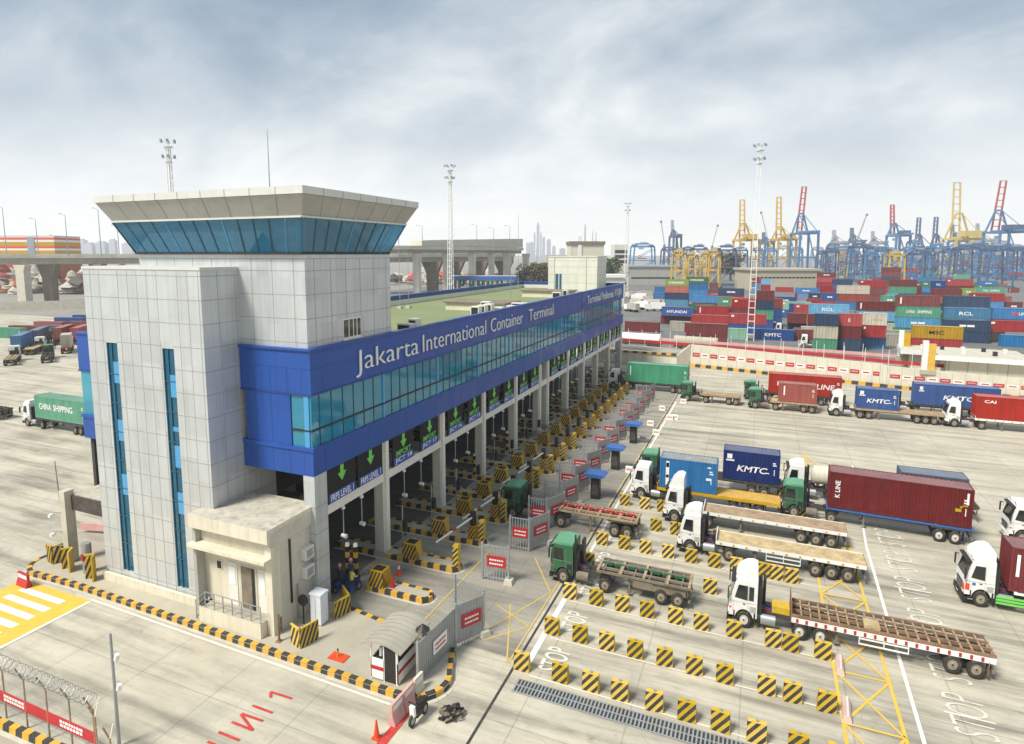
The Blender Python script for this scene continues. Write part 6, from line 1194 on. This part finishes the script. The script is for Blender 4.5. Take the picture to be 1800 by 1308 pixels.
# ================================================================ MASTS
def mast(lab, x, y, top, w0=1.0, w1=.38):
    t = thing('floodlight_mast', lab, 'floodlight mast', (x, y, 0), 0, 'white lattice floodlight masts'); m = MB(); n = int(top/2.1)
    def c(i, sx, sy): f = i/n; w_ = w0+(w1-w0)*f; return (sx*w_, sy*w_, top*f)
    Q = ((-1, -1), (1, -1), (1, 1), (-1, 1))
    for sx, sy in Q: m.bar(c(0, sx, sy), c(n, sx, sy), .19, .19, 'mast_white')
    for i in range(1, n+1):
        for (a, b), (d, e) in zip(Q, Q[1:]+Q[:1]): m.bar(c(i, a, b), c(i, d, e), .12, .14, 'mast_white')
    for i in range(0, n, 1):
        m.bar(c(i, 1, 1), c(i+1, 1, -1), .07, .07, 'mast_white')
    m.obj('lattice', t); m = MB()
    for z, r_ in ((top-4.2, .9), (top-.2, 1.25)): m.cyl((0, 0, z), (0, 0, z+.3), r_, None, 12, 'mast_white', False)
    m.cyl((0, 0, top), (0, 0, top+2.2), .12, None, 6, 'mast_white'); m.obj('platform', t)
    for z, r_ in ((top-2.6, 1.7), (top+1.5, 1.9)):
        for k in range(6): a = k*math.pi/3+.3; q = MB(); q.bar((0, 0, z-.8), (r_*math.cos(a), r_*math.sin(a), z), .08, .08, 'mast_white'); q.bar((r_*math.cos(a)-.35*math.sin(a), r_*math.sin(a)+.35*math.cos(a), z), (r_*math.cos(a)+.35*math.sin(a), r_*math.sin(a)-.35*math.cos(a), z), .35, .7, 'crane_grey'); q.obj('floodlight', t)
mast('tall white lattice floodlight mast standing before the container stacks', -2.4, 215.5, 60.0, 1.05)
mast('white lattice floodlight mast behind the green roof', -104, 202, 57.5, 1.0)
mast('white floodlight mast head rising behind the control tower', -151, 125.5, 57, .8)
mast('distant white floodlight mast beside the far end of the building', -77.5, 388, 57, 1.4)

# ================================================================ CRANES
def rtg(lab, u, vb, vt, wpx, d, col, span=24):
    p = cp(u, vb, d); z1 = cp(u, vt, d).z; s_ = wpx*d/1092/.92; h = z1; t = thing('yard_crane', lab, 'yard crane', (p.x, p.y, 0), 0, 'rubber-tyred yard cranes'); w_ = s_/2; q = max(1.0, d*.0021)
    for y in (0, span):
        m = MB()
        for x in (-w_, w_): m.bar((x, y, 1.5), (x*.86, y, h-2.5), q, q, col)
        m.bar((-w_-.5, y, 1.6), (w_+.5, y, 1.6), q, q*1.2, col); m.bar((-w_*.86, y, h-2.5), (w_*.86, y, h-2.5), q, q*1.3, col); m.bar((-w_*.93, y, h*.5), (w_*.93, y, h*.5), q*.6, q*.6, col); m.bar((-w_*.95, y, 2), (w_*.93, y, h*.5), q*.45, q*.45, col); m.bar((w_*.88, y, h*.85), (-w_*.93, y, h*.5), q*.4, q*.4, col); m.obj('leg_frame', t)
    m = MB()
    for x in (-w_*.7, w_*.7): m.bar((x, -2, h-1.5), (x, span+2, h-1.5), q*1.1, q*1.6, col)
    m.bar((-w_*.8, -1, h+.6), (w_*.8, -1, h+.6), q*.35, q*.35, col); m.obj('girders', t)
    m = MB(); y = span*.35; m.box(-w_*.6, w_*.5, y, y+5, h-.3, h+1.7, col); m.box(-w_*.2, w_*.35, y+1, y+4, h+1.7, h+2.9, 'crane_grey'); m.obj('trolley', t); m = MB(); m.box(-w_*.3, w_*.1, y-1.5, y+1, h-6, h-3.5, 'crane_grey' if 'blue' in col else col); m.obj('operator_cabin', t)
    m = MB()
    for x in (-w_, w_):
        for y in (0, span): m.cyl((x-.6, y-.5, .8), (x-.6, y+.5, .8), .9, None, 10, 'rubber'); m.cyl((x+1.0, y-.5, .8), (x+1.0, y+.5, .8), .9, None, 10, 'rubber')
    m.obj('wheels', t)
    m = MB(); m.box(-w_*.35, w_*.35, span*.35+1, span*.35+3.4, h*.55, h*.55+1.2, 'crane_red'); m.obj('spreader', t)
k = 0
for u, vt, wp, d, c in ((1191, 441, 20, 470, 'crane_yellow'), (1214, 442, 17, 560, 'crane_yellow'), (1238, 444, 14, 560, 'crane_yellow'), (1252, 440, 21, 480, 'crane_yellow'), (1226, 433, 28, 620, 'crane_blue'), (1275, 432, 34, 520, 'crane_blue'), (1460, 437, 24, 560, 'crane_blue'), (1484, 436, 30, 640, 'crane_blue_light'), (1508, 432, 26, 600, 'crane_blue'), (1532, 440, 22, 560, 'crane_blue_light'), (1552, 438, 26, 680, 'crane_blue'), (1576, 442, 24, 540, 'crane_yellow'), (1479, 440, 16, 700, 'crane_yellow'), (1620, 436, 30, 520, 'crane_blue'), (1650, 434, 28, 600, 'crane_blue_light'), (1672, 440, 26, 660, 'crane_blue'), (1702, 434, 34, 560, 'crane_blue'), (1730, 438, 26, 700, 'crane_blue_light'), (1760, 432, 34, 500, 'crane_blue'), (1786, 438, 26, 640, 'crane_blue'), (1126, 432, 38, 760, 'crane_blue_light'), (1172, 433, 22, 800, 'crane_blue'), (1352, 438, 24, 800, 'crane_blue_light'), (1330, 440, 20, 860, 'crane_blue'), (1598, 440, 20, 760, 'crane_blue_light'), (1445, 440, 16, 760, 'crane_blue'), (1470, 434, 20, 780, 'crane_blue'), (1496, 440, 18, 800, 'crane_blue'), (1520, 436, 22, 820, 'crane_blue'), (1544, 436, 20, 820, 'crane_blue_light'), (1612, 438, 20, 840, 'crane_blue'), (1638, 438, 18, 800, 'crane_blue'), (1690, 438, 20, 820, 'crane_blue'), (1716, 432, 24, 760, 'crane_blue'), (1745, 434, 24, 780, 'crane_blue'), (1772, 434, 24, 820, 'crane_blue_light'), (1795, 432, 24, 720, 'crane_blue'), (1300, 440, 24, 840, 'crane_blue'), (1206, 438, 18, 860, 'crane_blue'), (1256, 436, 22, 880, 'crane_blue'), (1376, 436, 18, 1000, 'crane_grey'), (1400, 438, 18, 1050, 'crane_blue_light'), (1436, 432, 18, 980, 'crane_grey'), (1462, 428, 16, 1000, 'crane_blue'), (1490, 430, 18, 1050, 'crane_grey'), (1530, 430, 18, 1000, 'crane_blue'), (1566, 432, 16, 1050, 'crane_grey'), (1606, 428, 18, 1000, 'crane_blue_light'), (1684, 430, 18, 1050, 'crane_grey'), (1724, 428, 18, 1000, 'crane_blue'), (1756, 426, 18, 1050, 'crane_grey'), (1790, 428, 20, 980, 'crane_blue_light')):
    k += 1; vt += r2.uniform(-5, 6); rtg('%s yard gantry crane, %s in the crowd from %s' % ('yellow' if 'yellow' in c else 'light blue' if 'light' in c else 'grey' if 'grey' in c else 'dark blue', ordinal(k), 'the yellow group' if k < 7 else 'the tan warehouse'), u, 470, vt, wp, d, c)
def sts(lab, u, wpx, vp, va, vb, d, col, bcol=None, lean=0, house=True, vfoot=480):
    """quay crane: portal to vp, A-frame apex at va, raised boom tip at vb (photo rows at distance d)"""
    p = cp(u, 446, d); zp, za, zb = (cp(u, v, d).z for v in (vp, va, vb)); w_ = wpx*d/1092/2; q = max(1.4, d*.0023); bcol = bcol or col
    t = thing('quay_crane', lab, 'quay crane', (p.x, p.y, 0), YAW*-1+R(23)*0, 'quay cranes at the waterfront'); t.rotation_euler = (0, 0, YAW); m = MB(); dep = 26
    for y in (0, dep):
        for s_ in (-1, 1): m.bar((s_*w_, y, 0), (s_*w_*.92, y, zp), q*1.25, q*1.25, col)
        m.bar((-w_, y, zp), (w_, y, zp), q*1.2, q*1.5, col); m.bar((-w_, y, zp*.42), (w_, y, zp*.42), q, q, col)
    for s_ in (-1, 1): m.bar((s_*w_, 0, zp), (s_*w_, dep, zp), q, q*1.2, col); m.bar((s_*w_, 0, 6), (s_*w_, dep, zp*.95), q*.6, q*.6, col)
    m.obj('portal', t); m = MB()
    for s_ in (-1, 1): m.bar((s_*w_*.85, dep, zp), (s_*w_*.22, dep, za), q*.95, q*.95, col); m.bar((s_*w_*.6, -8, zp), (s_*w_*.22, dep, za), q*.4, q*.4, col)
    m.bar((-w_*.25, dep, za), (w_*.25, dep, za), q*1.1, q*1.1, col); m.obj('a_frame', t)
    m = MB(); L_ = 46
    for s_ in (-1, 1): m.bar((s_*w_*.28, -18, zp+q), (s_*w_*.28, dep+2, zp+q), q*.8, q*1.2, col)
    m.obj('girder', t); m = MB(); wb_ = w_*.26; x1 = lean*w_
    for s_ in (-1, 1): m.bar((s_*wb_, dep+3, zp+q), (x1+s_*wb_*.8, dep+9, zb), q*.8, q*1.0, bcol)
    for i in range(1, 9): f = i/8; m.bar((x1*f-wb_, dep+3+6*f, zp+(zb-zp)*f), (x1*f+wb_, dep+3+6*f, zp+(zb-zp)*f), q*.5, q*.5, bcol if i < 8 else 'crane_grey')
    m.obj('boom', t)
    if house: m = MB(); m.box(-w_*.62, w_*.62, -6, 6, zp+q*1.5, zp+q*1.5+(za-zp)*.22, col if 'yellow' in col else 'crane_blue'); m.obj('machinery_house', t)
    m = MB(); m.box(-w_*.3, w_*.05, dep-6, dep-3, zp-8, zp-4, 'crane_grey'); m.obj('operator_cabin', t)
sts('yellow quay crane partly behind the tall white mast', 1317, 36, 422, 392, 349, 900, 'crane_yellow')
sts('yellow quay crane right of the tall white mast', 1383, 34, 421, 398, 344, 900, 'crane_yellow')
sts('blue quay crane with a long red raised boom left of centre among the cranes', 1421, 34, 410, 374, 325, 820, 'crane_blue_light', 'crane_red', .5, False)
sts('small blue quay crane with a short red boom above the blue yard cranes', 1586, 26, 414, 392, 358, 1000, 'crane_blue_light', 'crane_red', 0)
sts('left one of the two small dark blue A-frame cranes', 1631, 26, 440, 412, 381, 1050, 'crane_blue', None, .3, False)
sts('right one of the two small dark blue A-frame cranes', 1662, 26, 440, 412, 380, 1050, 'crane_blue', None, .3, False)
sts('biggest pale yellow quay crane with a tall twin boom', 1704, 54, 420, 374, 318, 860, 'crane_yellow_pale')
sts('large blue quay crane with a red raised boom at the right edge', 1778, 50, 408, 368, 314, 760, 'crane_blue_light', 'crane_red', .55)
for i, (u_, w_, vp_, va_, vb_, c_) in enumerate(((1478, 18, 428, 414, 404, 'crane_grey'), (1510, 18, 426, 412, 400, 'crane_blue'), (1548, 16, 428, 416, 406, 'crane_grey'), (1690, 18, 424, 408, 394, 'crane_blue'), (1735, 18, 424, 406, 392, 'crane_grey'), (1352, 16, 428, 416, 408, 'crane_blue'))):
    sts('small hazy quay crane among the yard cranes, %s of these from the left' % ordinal((2, 3, 4, 5, 6, 1)[i]), u_, w_, vp_, va_, vb_, 1250, c_, None, .2, False)
sts('grey-blue tower-like crane behind the yellow yard cranes', 1190, 14, 416, 404, 386, 1050, 'crane_blue', 'crane_grey', 0, False)
for lab, u0, v0, u1, v1, d in (('thin distant luffing jib left of the yellow cranes', 1168, 430, 1162, 388, 1300), ('thin grey-blue luffing jib right of the yellow cranes', 1252, 432, 1262, 395, 1300), ('thin jib with a dark tip between the blue cranes', 1503, 432, 1524, 376, 1300), ('thin pale jib right of the tall white mast', 1352, 430, 1338, 372, 1300), ('slender blue jib behind the blue cranes', 1405, 436, 1404, 378, 1400)):
    a, b = cp(u0, v0, d), cp(u1, v1, d); t = thing('jib_crane', lab, 'jib crane', (a.x, a.y, 0)); m = MB(); b = b-Vector((a.x, a.y, 0)); m.bar((0, 0, a.z), b, 2.0, 2.0, 'crane_grey'); m.bar(b-Vector((0, 0, 4)), b, 4, 4, 'crane_blue'); m.obj('jib', t); m = MB(); m.bar((0, 0, 0), (0, 0, a.z), 4.5, 4.5, 'crane_blue'); m.obj('tower', t)

# ================================================================ ELEVATED ROAD
def cp2(u, d): q = cp(u, 446, d); return Vector((q.x, q.y))
hw = [cp2(-90, 330), cp2(62, 350), cp2(250, 372), cp2(480, 395), cp2(700, 430), cp2(905, 520)]
def deck(name, pts, z0, z1, wd, mt, lip=1.2, parent=None, org=None):
    m = MB(); o_ = org or Vector((0, 0))
    for a, b in zip(pts, pts[1:]):
        d = (b-a).normalized(); n_ = Vector((-d.y, d.x)); a = a-d*.05; A_, B_ = a-o_, b-o_
        def slab(y0, y1, za, zb, mt_):
            v = [(A_.x+n_.x*y0, A_.y+n_.y*y0, za), (B_.x+n_.x*y0, B_.y+n_.y*y0, za), (B_.x+n_.x*y1, B_.y+n_.y*y1, za), (A_.x+n_.x*y1, A_.y+n_.y*y1, za)]; v += [(x, y, zb) for x, y, _ in v]
            m.add(v, [(0, 3, 2, 1), (0, 1, 5, 4), (1, 2, 6, 5), (2, 3, 7, 6), (3, 0, 4, 7), (4, 5, 6, 7)], mt_)
        slab(-.6, wd+.6, z1-1.1, z1, mt); slab(1.2, wd-1.2, z0, z1-1.11, 'concrete'); slab(-.65, -.3, z1, z1+lip, mt); slab(wd+.3, wd+.65, z1, z1+lip, mt)
    return m.obj(name, parent)
vt_ = thing('elevated_road', 'long concrete elevated road on dark forked piers behind the left lot', 'elevated road', (hw[0].x, hw[0].y, 0))
deck('deck', hw, 22.0, 26.6, 16, 'pale_concrete', 1.3, vt_, hw[0])
def pier(par, p, h, w_, org, fork=True, mt='dusty_brown'):
    q = p-org; m = MB(); m.prism([(q.x-w_/2, 0), (q.x+w_/2, 0), (q.x+w_*.55, h*.62), (q.x+w_*1.05, h), (q.x-w_*1.05, h), (q.x-w_*.55, h*.62)] if fork else [(q.x-w_/2, 0), (q.x+w_/2, 0), (q.x+w_/2, h*.86), (q.x+w_*.72, h), (q.x-w_*.72, h), (q.x-w_/2, h*.86)], 'y', q.y+5, q.y+8.5, mt); m.obj('pier', par)
for u, d in ((12, 318), (62, 352), (150, 356), (330, 380), (480, 398), (620, 420), (752, 452), (792, 468), (836, 486), (880, 506)): pier(vt_, cp2(u, d), 22.1, 8 if u != 12 else 7, hw[0], u not in (12, 150), 'concrete_light' if u in (12,) else 'dusty_brown')
n = 0
for u, d, v in ((4, 345, 365), (62, 348, 386), (114, 352, 378), (172, 358, 368), (206, 365, 398), (700, 432, 384), (742, 440, 398), (838, 480, 396), (868, 495, 402), (896, 505, 398)):
    n += 1; p = cp(u, v, d); t = thing('street_lamp', 'thin street lamp on the elevated road, %s from the left' % ordinal(n), 'street lamp', (p.x, p.y, 26.6), 0, 'street lamps on the elevated road'); m = MB(); m.cyl((0, 0, 0), (0, 0, p.z-26.6), .3, .16, 6, 'crane_grey'); m.bar((0, 0, p.z-26.6), (-3.2, -.5, p.z-25.8), .2, .2, 'crane_grey'); m.obj('pole', t); MB().box(-4.4, -3.0, -.7, -.2, p.z-26, p.z-25.6, 'crane_grey').obj('lamp_head', t)
rp = [cp2(640, 330), cp2(722, 345), cp2(776, 372), cp2(822, 398), cp2(857, 422), cp2(885, 446), cp2(919, 474)]
rm = thing('ramp_bridge', 'unfinished concrete ramp bridge on round piers behind the green roof', 'ramp bridge', (rp[0].x, rp[0].y, 0)); deck('deck', rp, 28.0, 31.4, 9, 'pale_concrete', 1.0, rm, rp[0])
up_ = [rp[1]+(rp[2]-rp[1])*.35]+rp[2:]
m = MB()
for a, b, z0, z1, z2, z3 in [(up_[i], up_[i+1], 32.6, 35.5+i*.75, 32.6, 36.2+i*.75) for i in range(len(up_)-1)]:
    A_, B_ = a-rp[0], b-rp[0]; d = (b-a).normalized(); n_ = Vector((-d.y, d.x))*8; v = [(A_.x, A_.y, z0), (B_.x, B_.y, z0), (B_.x+n_.x, B_.y+n_.y, z0), (A_.x+n_.x, A_.y+n_.y, z0), (A_.x, A_.y, z1), (B_.x, B_.y, z3), (B_.x+n_.x, B_.y+n_.y, z3), (A_.x+n_.x, A_.y+n_.y, z1)]
    m.add(v, [(0, 3, 2, 1), (0, 1, 5, 4), (1, 2, 6, 5), (2, 3, 7, 6), (3, 0, 4, 7), (4, 5, 6, 7)], 'pale_concrete')
m.obj('upper_parapet', rm)
for p, w_ in zip(rp[1:], (3.6, 3.6, 3.8, 3.2, 4.6, 4.0)): pier(rm, p, 28.05, w_, rp[0], False, 'pale_concrete')
# second gate with blue roof beyond the building
p = cp2(780, 392); sg = thing('second_gate', 'far toll gate with a flat blue roof and small green lane signs', 'toll gate', (p.x, p.y, 0)); sg.rotation_euler = (0, 0, R(20)); MB().box(0, 46, 0, 9, 11.2, 14.0, 'blue_canopy', 'white_paint').obj('roof', sg)
for i in range(8):
    MB().box(2+i*6, 2.8+i*6, .5, 1.3, 0, 11.15, 'column_paint').obj('column', sg)
    if i < 7: m = MB(); m.box(4+i*6, 6.8+i*6, .2, .4, 7.4, 11.0, 'sign_black'); m.box(4.8+i*6, 6.0+i*6, .1, .19, 8.8, 10.8, 'sign_green'); m.box(4.2+i*6, 6.6+i*6, .1, .19, 7.5, 8.5, 'sign_blue'); m.obj('lane_sign', sg)
# striped block and low wall at the far left
p = cp2(-60, 470); sb_ = thing('striped_building', 'orange and red striped building rising beyond the elevated road at the far left', 'building', (p.x, p.y, 0)); sb_.rotation_euler = (0, 0, YAW); m = MB(); W_ = 157*470/1092
for i, c in enumerate(('orange', 'kline', 'yellow', 'yellow', 'white_paint', 'orange_red', 'yellow', 'yellow', 'white_paint', 'orange_red', 'fascia_top')):
    z0 = 24+i*1.6 if i else 0; m.box(0, W_, 0, 30, z0, 24+(i+1)*1.6, c if c in MATS else 'container_'+c)
m.obj('wall', sb_); m = MB(); m.box(W_*.70, W_*.78, -.3, -.02, 0, 40.5, 'crane_grey'); m.obj('grey_band', sb_)
a, b = cp2(-60, 300), cp2(190, 318); m = MB(); d = b-a
lw = thing('low_wall', 'low pale concrete wall along the back of the left lot', 'wall', (a.x, a.y, 0)); m.bar((0, 0, 2.2), (d.x, d.y, 2.2), .6, 4.4, 'concrete_light'); m.obj('wall_face', lw)
m = MB()
def lump(m, c, r_, h, mt):
    n = 9; v = [(c[0], c[1], c[2]+h)]; f = []
    for j, (fr, fz) in enumerate(((.55, .8), (1, .35), (1.05, 0))):
        for i in range(n): a_ = 2*math.pi*i/n+j*.3; k_ = r_*fr*rnd.uniform(.8, 1.15); v.append((c[0]+k_*math.cos(a_), c[1]+k_*math.sin(a_), c[2]+h*fz))
    f = [(0, 1+i, 1+(i+1) % n) for i in range(n)]+[(1+j*n+i, 1+(j+1)*n+i, 1+(j+1)*n+(i+1) % n, 1+j*n+(i+1) % n) for j in (0, 1) for i in range(n)]; m.add(v, f, mt)
for i in range(120):
    u = rnd.uniform(-30, 240) if i < 60 else rnd.uniform(690, 930); d = rnd.uniform(430, 470) if i < 60 else rnd.uniform(560, 620); q = cp2(u, d); lump(m, (q.x, q.y, rnd.uniform(0, 15) if i < 60 else rnd.uniform(0, 8)), rnd.uniform(4, 9), rnd.uniform(4, 8), rnd.choice(['tarp', 'tarp', 'tarp_red', 'tan_wall', 'tarp_red' if i < 60 else 'tarp', 'chassis', 'orange_red' if i % 5 == 0 else 'tarp']))
o = m.obj('cargo_heap'); tag(o, 'jumbled heaps of tarpaulined cargo beneath the elevated road', 'cargo heap'); o['kind'] = 'stuff'

# ================================================================ FAR BUILDINGS, TREES, SKYLINE
def bld(name, lab, cat, u0, u1, vt, d, mt, dep=16, vb=None, roof=None, win=0, bands=0, z0=0.):
    a = cp(u0, vt, d); b = cp2(u1, d); W_ = (b-Vector((a.x, a.y))).length; t = thing(name, lab, cat, (a.x, a.y, z0)); t.rotation_euler = (0, 0, YAW); h = a.z-z0
    MB().box(0, W_, 0, dep, 0, h, mt).obj('wall', t)
    if roof: MB().box(-W_*.03, W_*1.03, -1, dep+1, h, h+h*.06+.6, roof).obj('roof', t)
    for j in range(bands): z = h*(.35+.55*j/max(1, bands)); m = MB(); m.box(W_*.05, W_*.95, -.08, -.01, z, z+h*.09, 'black'); m.obj('window', t)
    return t, W_, h
t, W_, h = bld('office_block', 'cream block with a dark roofline and a white shaft beyond the rooftop block', 'building', 1003, 1062, 430, 520, 'cream', 26, roof='dusty_brown', bands=2); MB().box(W_*.22, W_*.33, -.8, -.05, 0, h+7, 'white_paint').obj('shaft', t)
bld('office_block', 'white banded block beside the blue steel rack', 'building', 1080, 1104, 430, 640, 'white_clad', 20, bands=4)
bld('low_house', 'small cream house with dark windows right of the far trees', 'building', 1077, 1102, 466, 420, 'cream', 14, bands=1)
bld('warehouse', 'long low warehouse with a blue-grey roof left of the yellow yard cranes', 'warehouse', 1106, 1190, 470, 560, 'fascia_grey', 40, roof='crane_grey', bands=1)
t, W_, h = bld('warehouse', 'long tan warehouse with a dark slot band behind the container stacks', 'warehouse', 1328, 1441, 476, 470, 'tan_wall', 40, roof='tan_wall', bands=0); m = MB(); [m.box(W_*(.02+.062*i), W_*(.068+.062*i), -.1, -.01, h*.62, h*.70, 'black') for i in range(15)]; m.obj('slot_row', t)
bld('shed', 'white low shed roof left of the yard beside the building end', 'shed', 1062, 1098, 488, 330, 'white_clad', 14, roof='white_paint')
bld('shed', 'wide pale flat shed behind the rooftop block', 'shed', 960, 1002, 448, 620, 'concrete_light', 20)
n = 0
for u, d in ((1104, 300), (1112, 330), (1122, 310), (1132, 350), (1140, 322), (1118, 372), (1128, 400), (1108, 390), (1146, 300), (1138, 380)):
    q = cp2(u, d); n += 1; t = thing('parked_lorry', 'pale lorry among those parked at the end of the building, %s of the group' % ordinal(n), 'lorry', (q.x, q.y, .03), R(-50+n*7), 'pale lorries beyond the building end'); MB().box(0, 7, 0, 2.5, 1.3, 4.2, ('white_paint', 'tarp', 'concrete_light')[n % 3]).obj('body', t); MB().box(-2.4, -.1, .1, 2.4, .9, 3.6, 'cab_white').box(-2.42, -2.401, .3, 2.2, 2.2, 3.2, 'dark_glass').obj('cab', t)
    for xx in (-1.3, 2, 5.4): m = MB(); m.cyl((xx, -.02, .65), (xx, 2.52, .65), .62, None, 10, 'rubber'); m.obj('wheel', t)
def tree(lab, u, d, h, r_, mt='leaf'):
    q = cp2(u, d); t = thing('tree', lab, 'tree', (q.x, q.y, 0)); m = MB(); m.cyl((0, 0, 0), (0, 0, h*.5), r_*.09, r_*.05, 7, 'trunk')
    for i in range(5): a = i*1.3; m.cyl((0, 0, h*.38), (r_*.5*math.cos(a), r_*.5*math.sin(a), h*.68), r_*.04, r_*.02, 5, 'trunk')
    m.obj('trunk', t); m = MB()
    C_ = [(rnd.gauss(0, r_*.42), rnd.gauss(0, r_*.42), h*rnd.uniform(.35, .92), r_*rnd.uniform(.28, .5)) for i in range(16)]
    for i in range(2600):
        x, y, z, rr_ = rnd.choice(C_); v = Vector((rnd.gauss(0, 1), rnd.gauss(0, 1), rnd.gauss(0, .8))).normalized()*rr_*rnd.uniform(.6, 1.05); c = Vector((x, y, z))+v; s_ = r_*rnd.uniform(.04, .09); a = Vector((rnd.gauss(0, 1), rnd.gauss(0, 1), rnd.gauss(0, 1))).normalized(); b = a.orthogonal().normalized(); m.quad([c+a*s_, c+b*s_*.7, c-a*s_, c-b*s_*.7], mt if rnd.random() < .8 else 'leaf_warm')
    m.obj('crown', t)
tree('dark bushy tree right of the white rooftop block', 1070, 420, 24, 13); tree('dark tree left of the small cream house, partly behind the first', 1084, 440, 19, 9); tree('greenish brown tree left of the white rooftop block', 950, 440, 22, 12, 'leaf_warm'); tree('dark green tree behind the ramp bridge pier', 930, 460, 19, 10); tree('dark tree behind the blue yard cranes', 1286, 640, 30, 13)
n = 0
for u, w_, v in ((10, 30, 428), (48, 24, 424), (76, 12, 430), (88, 5, 412), (112, 26, 432), (140, 14, 420), (150, 22, 426), (175, 16, 424), (196, 10, 420), (222, 18, 426), (935, 8, 425), (928, 6, 426), (940, 3, 408), (946, 5, 392), (951, 3, 408), (956, 5, 416), (965, 7, 420), (974, 6, 432), (989, 10, 436), (1029, 3, 394), (1042, 2, 406), (1048, 2, 408), (760, 8, 436), (726, 6, 430), (1210, 10, 436), (1238, 14, 438)):
    n += 1; d = 2500 if w_ > 4 else 2300; p = cp(u, v, d); t = thing('distant_tower', 'hazy distant tower on the skyline, %s of these listed leftmost first' % ordinal(n), 'tower', (p.x, p.y, 0), YAW, 'hazy skyline towers'); ww = w_*d/1092; m = MB(); m.box(-ww/2, ww/2, 0, ww*.8, 0, p.z*.94, 'far_tower'); m.box(-ww*.3, ww*.3, ww*.1, ww*.6, p.z*.94, p.z, 'far_tower'); m.obj('block', t)
# ================================================================ HAZE
hm = bpy.data.materials.new('haze_air'); hm.use_nodes = True; tt = hm.node_tree; tt.nodes.clear(); pv_ = nd(tt, 'ShaderNodeVolumePrincipled'); pv_.inputs['Color'].default_value = (.92, .95, 1.0, 1); pv_.inputs['Density'].default_value = .00019; pv_.inputs['Anisotropy'].default_value = .2
oo = nd(tt, 'ShaderNodeOutputMaterial'); tt.links.new(pv_.outputs[0], oo.inputs['Volume']); MATS['haze_air'] = hm
hz_ = MB().box(-3600, 3600, -250, 3900, -1, 190, 'haze_air').obj('haze'); hz_['kind'] = 'stuff'; hz_['label'] = 'pale haze filling the air over the port'; hz_['category'] = 'haze'
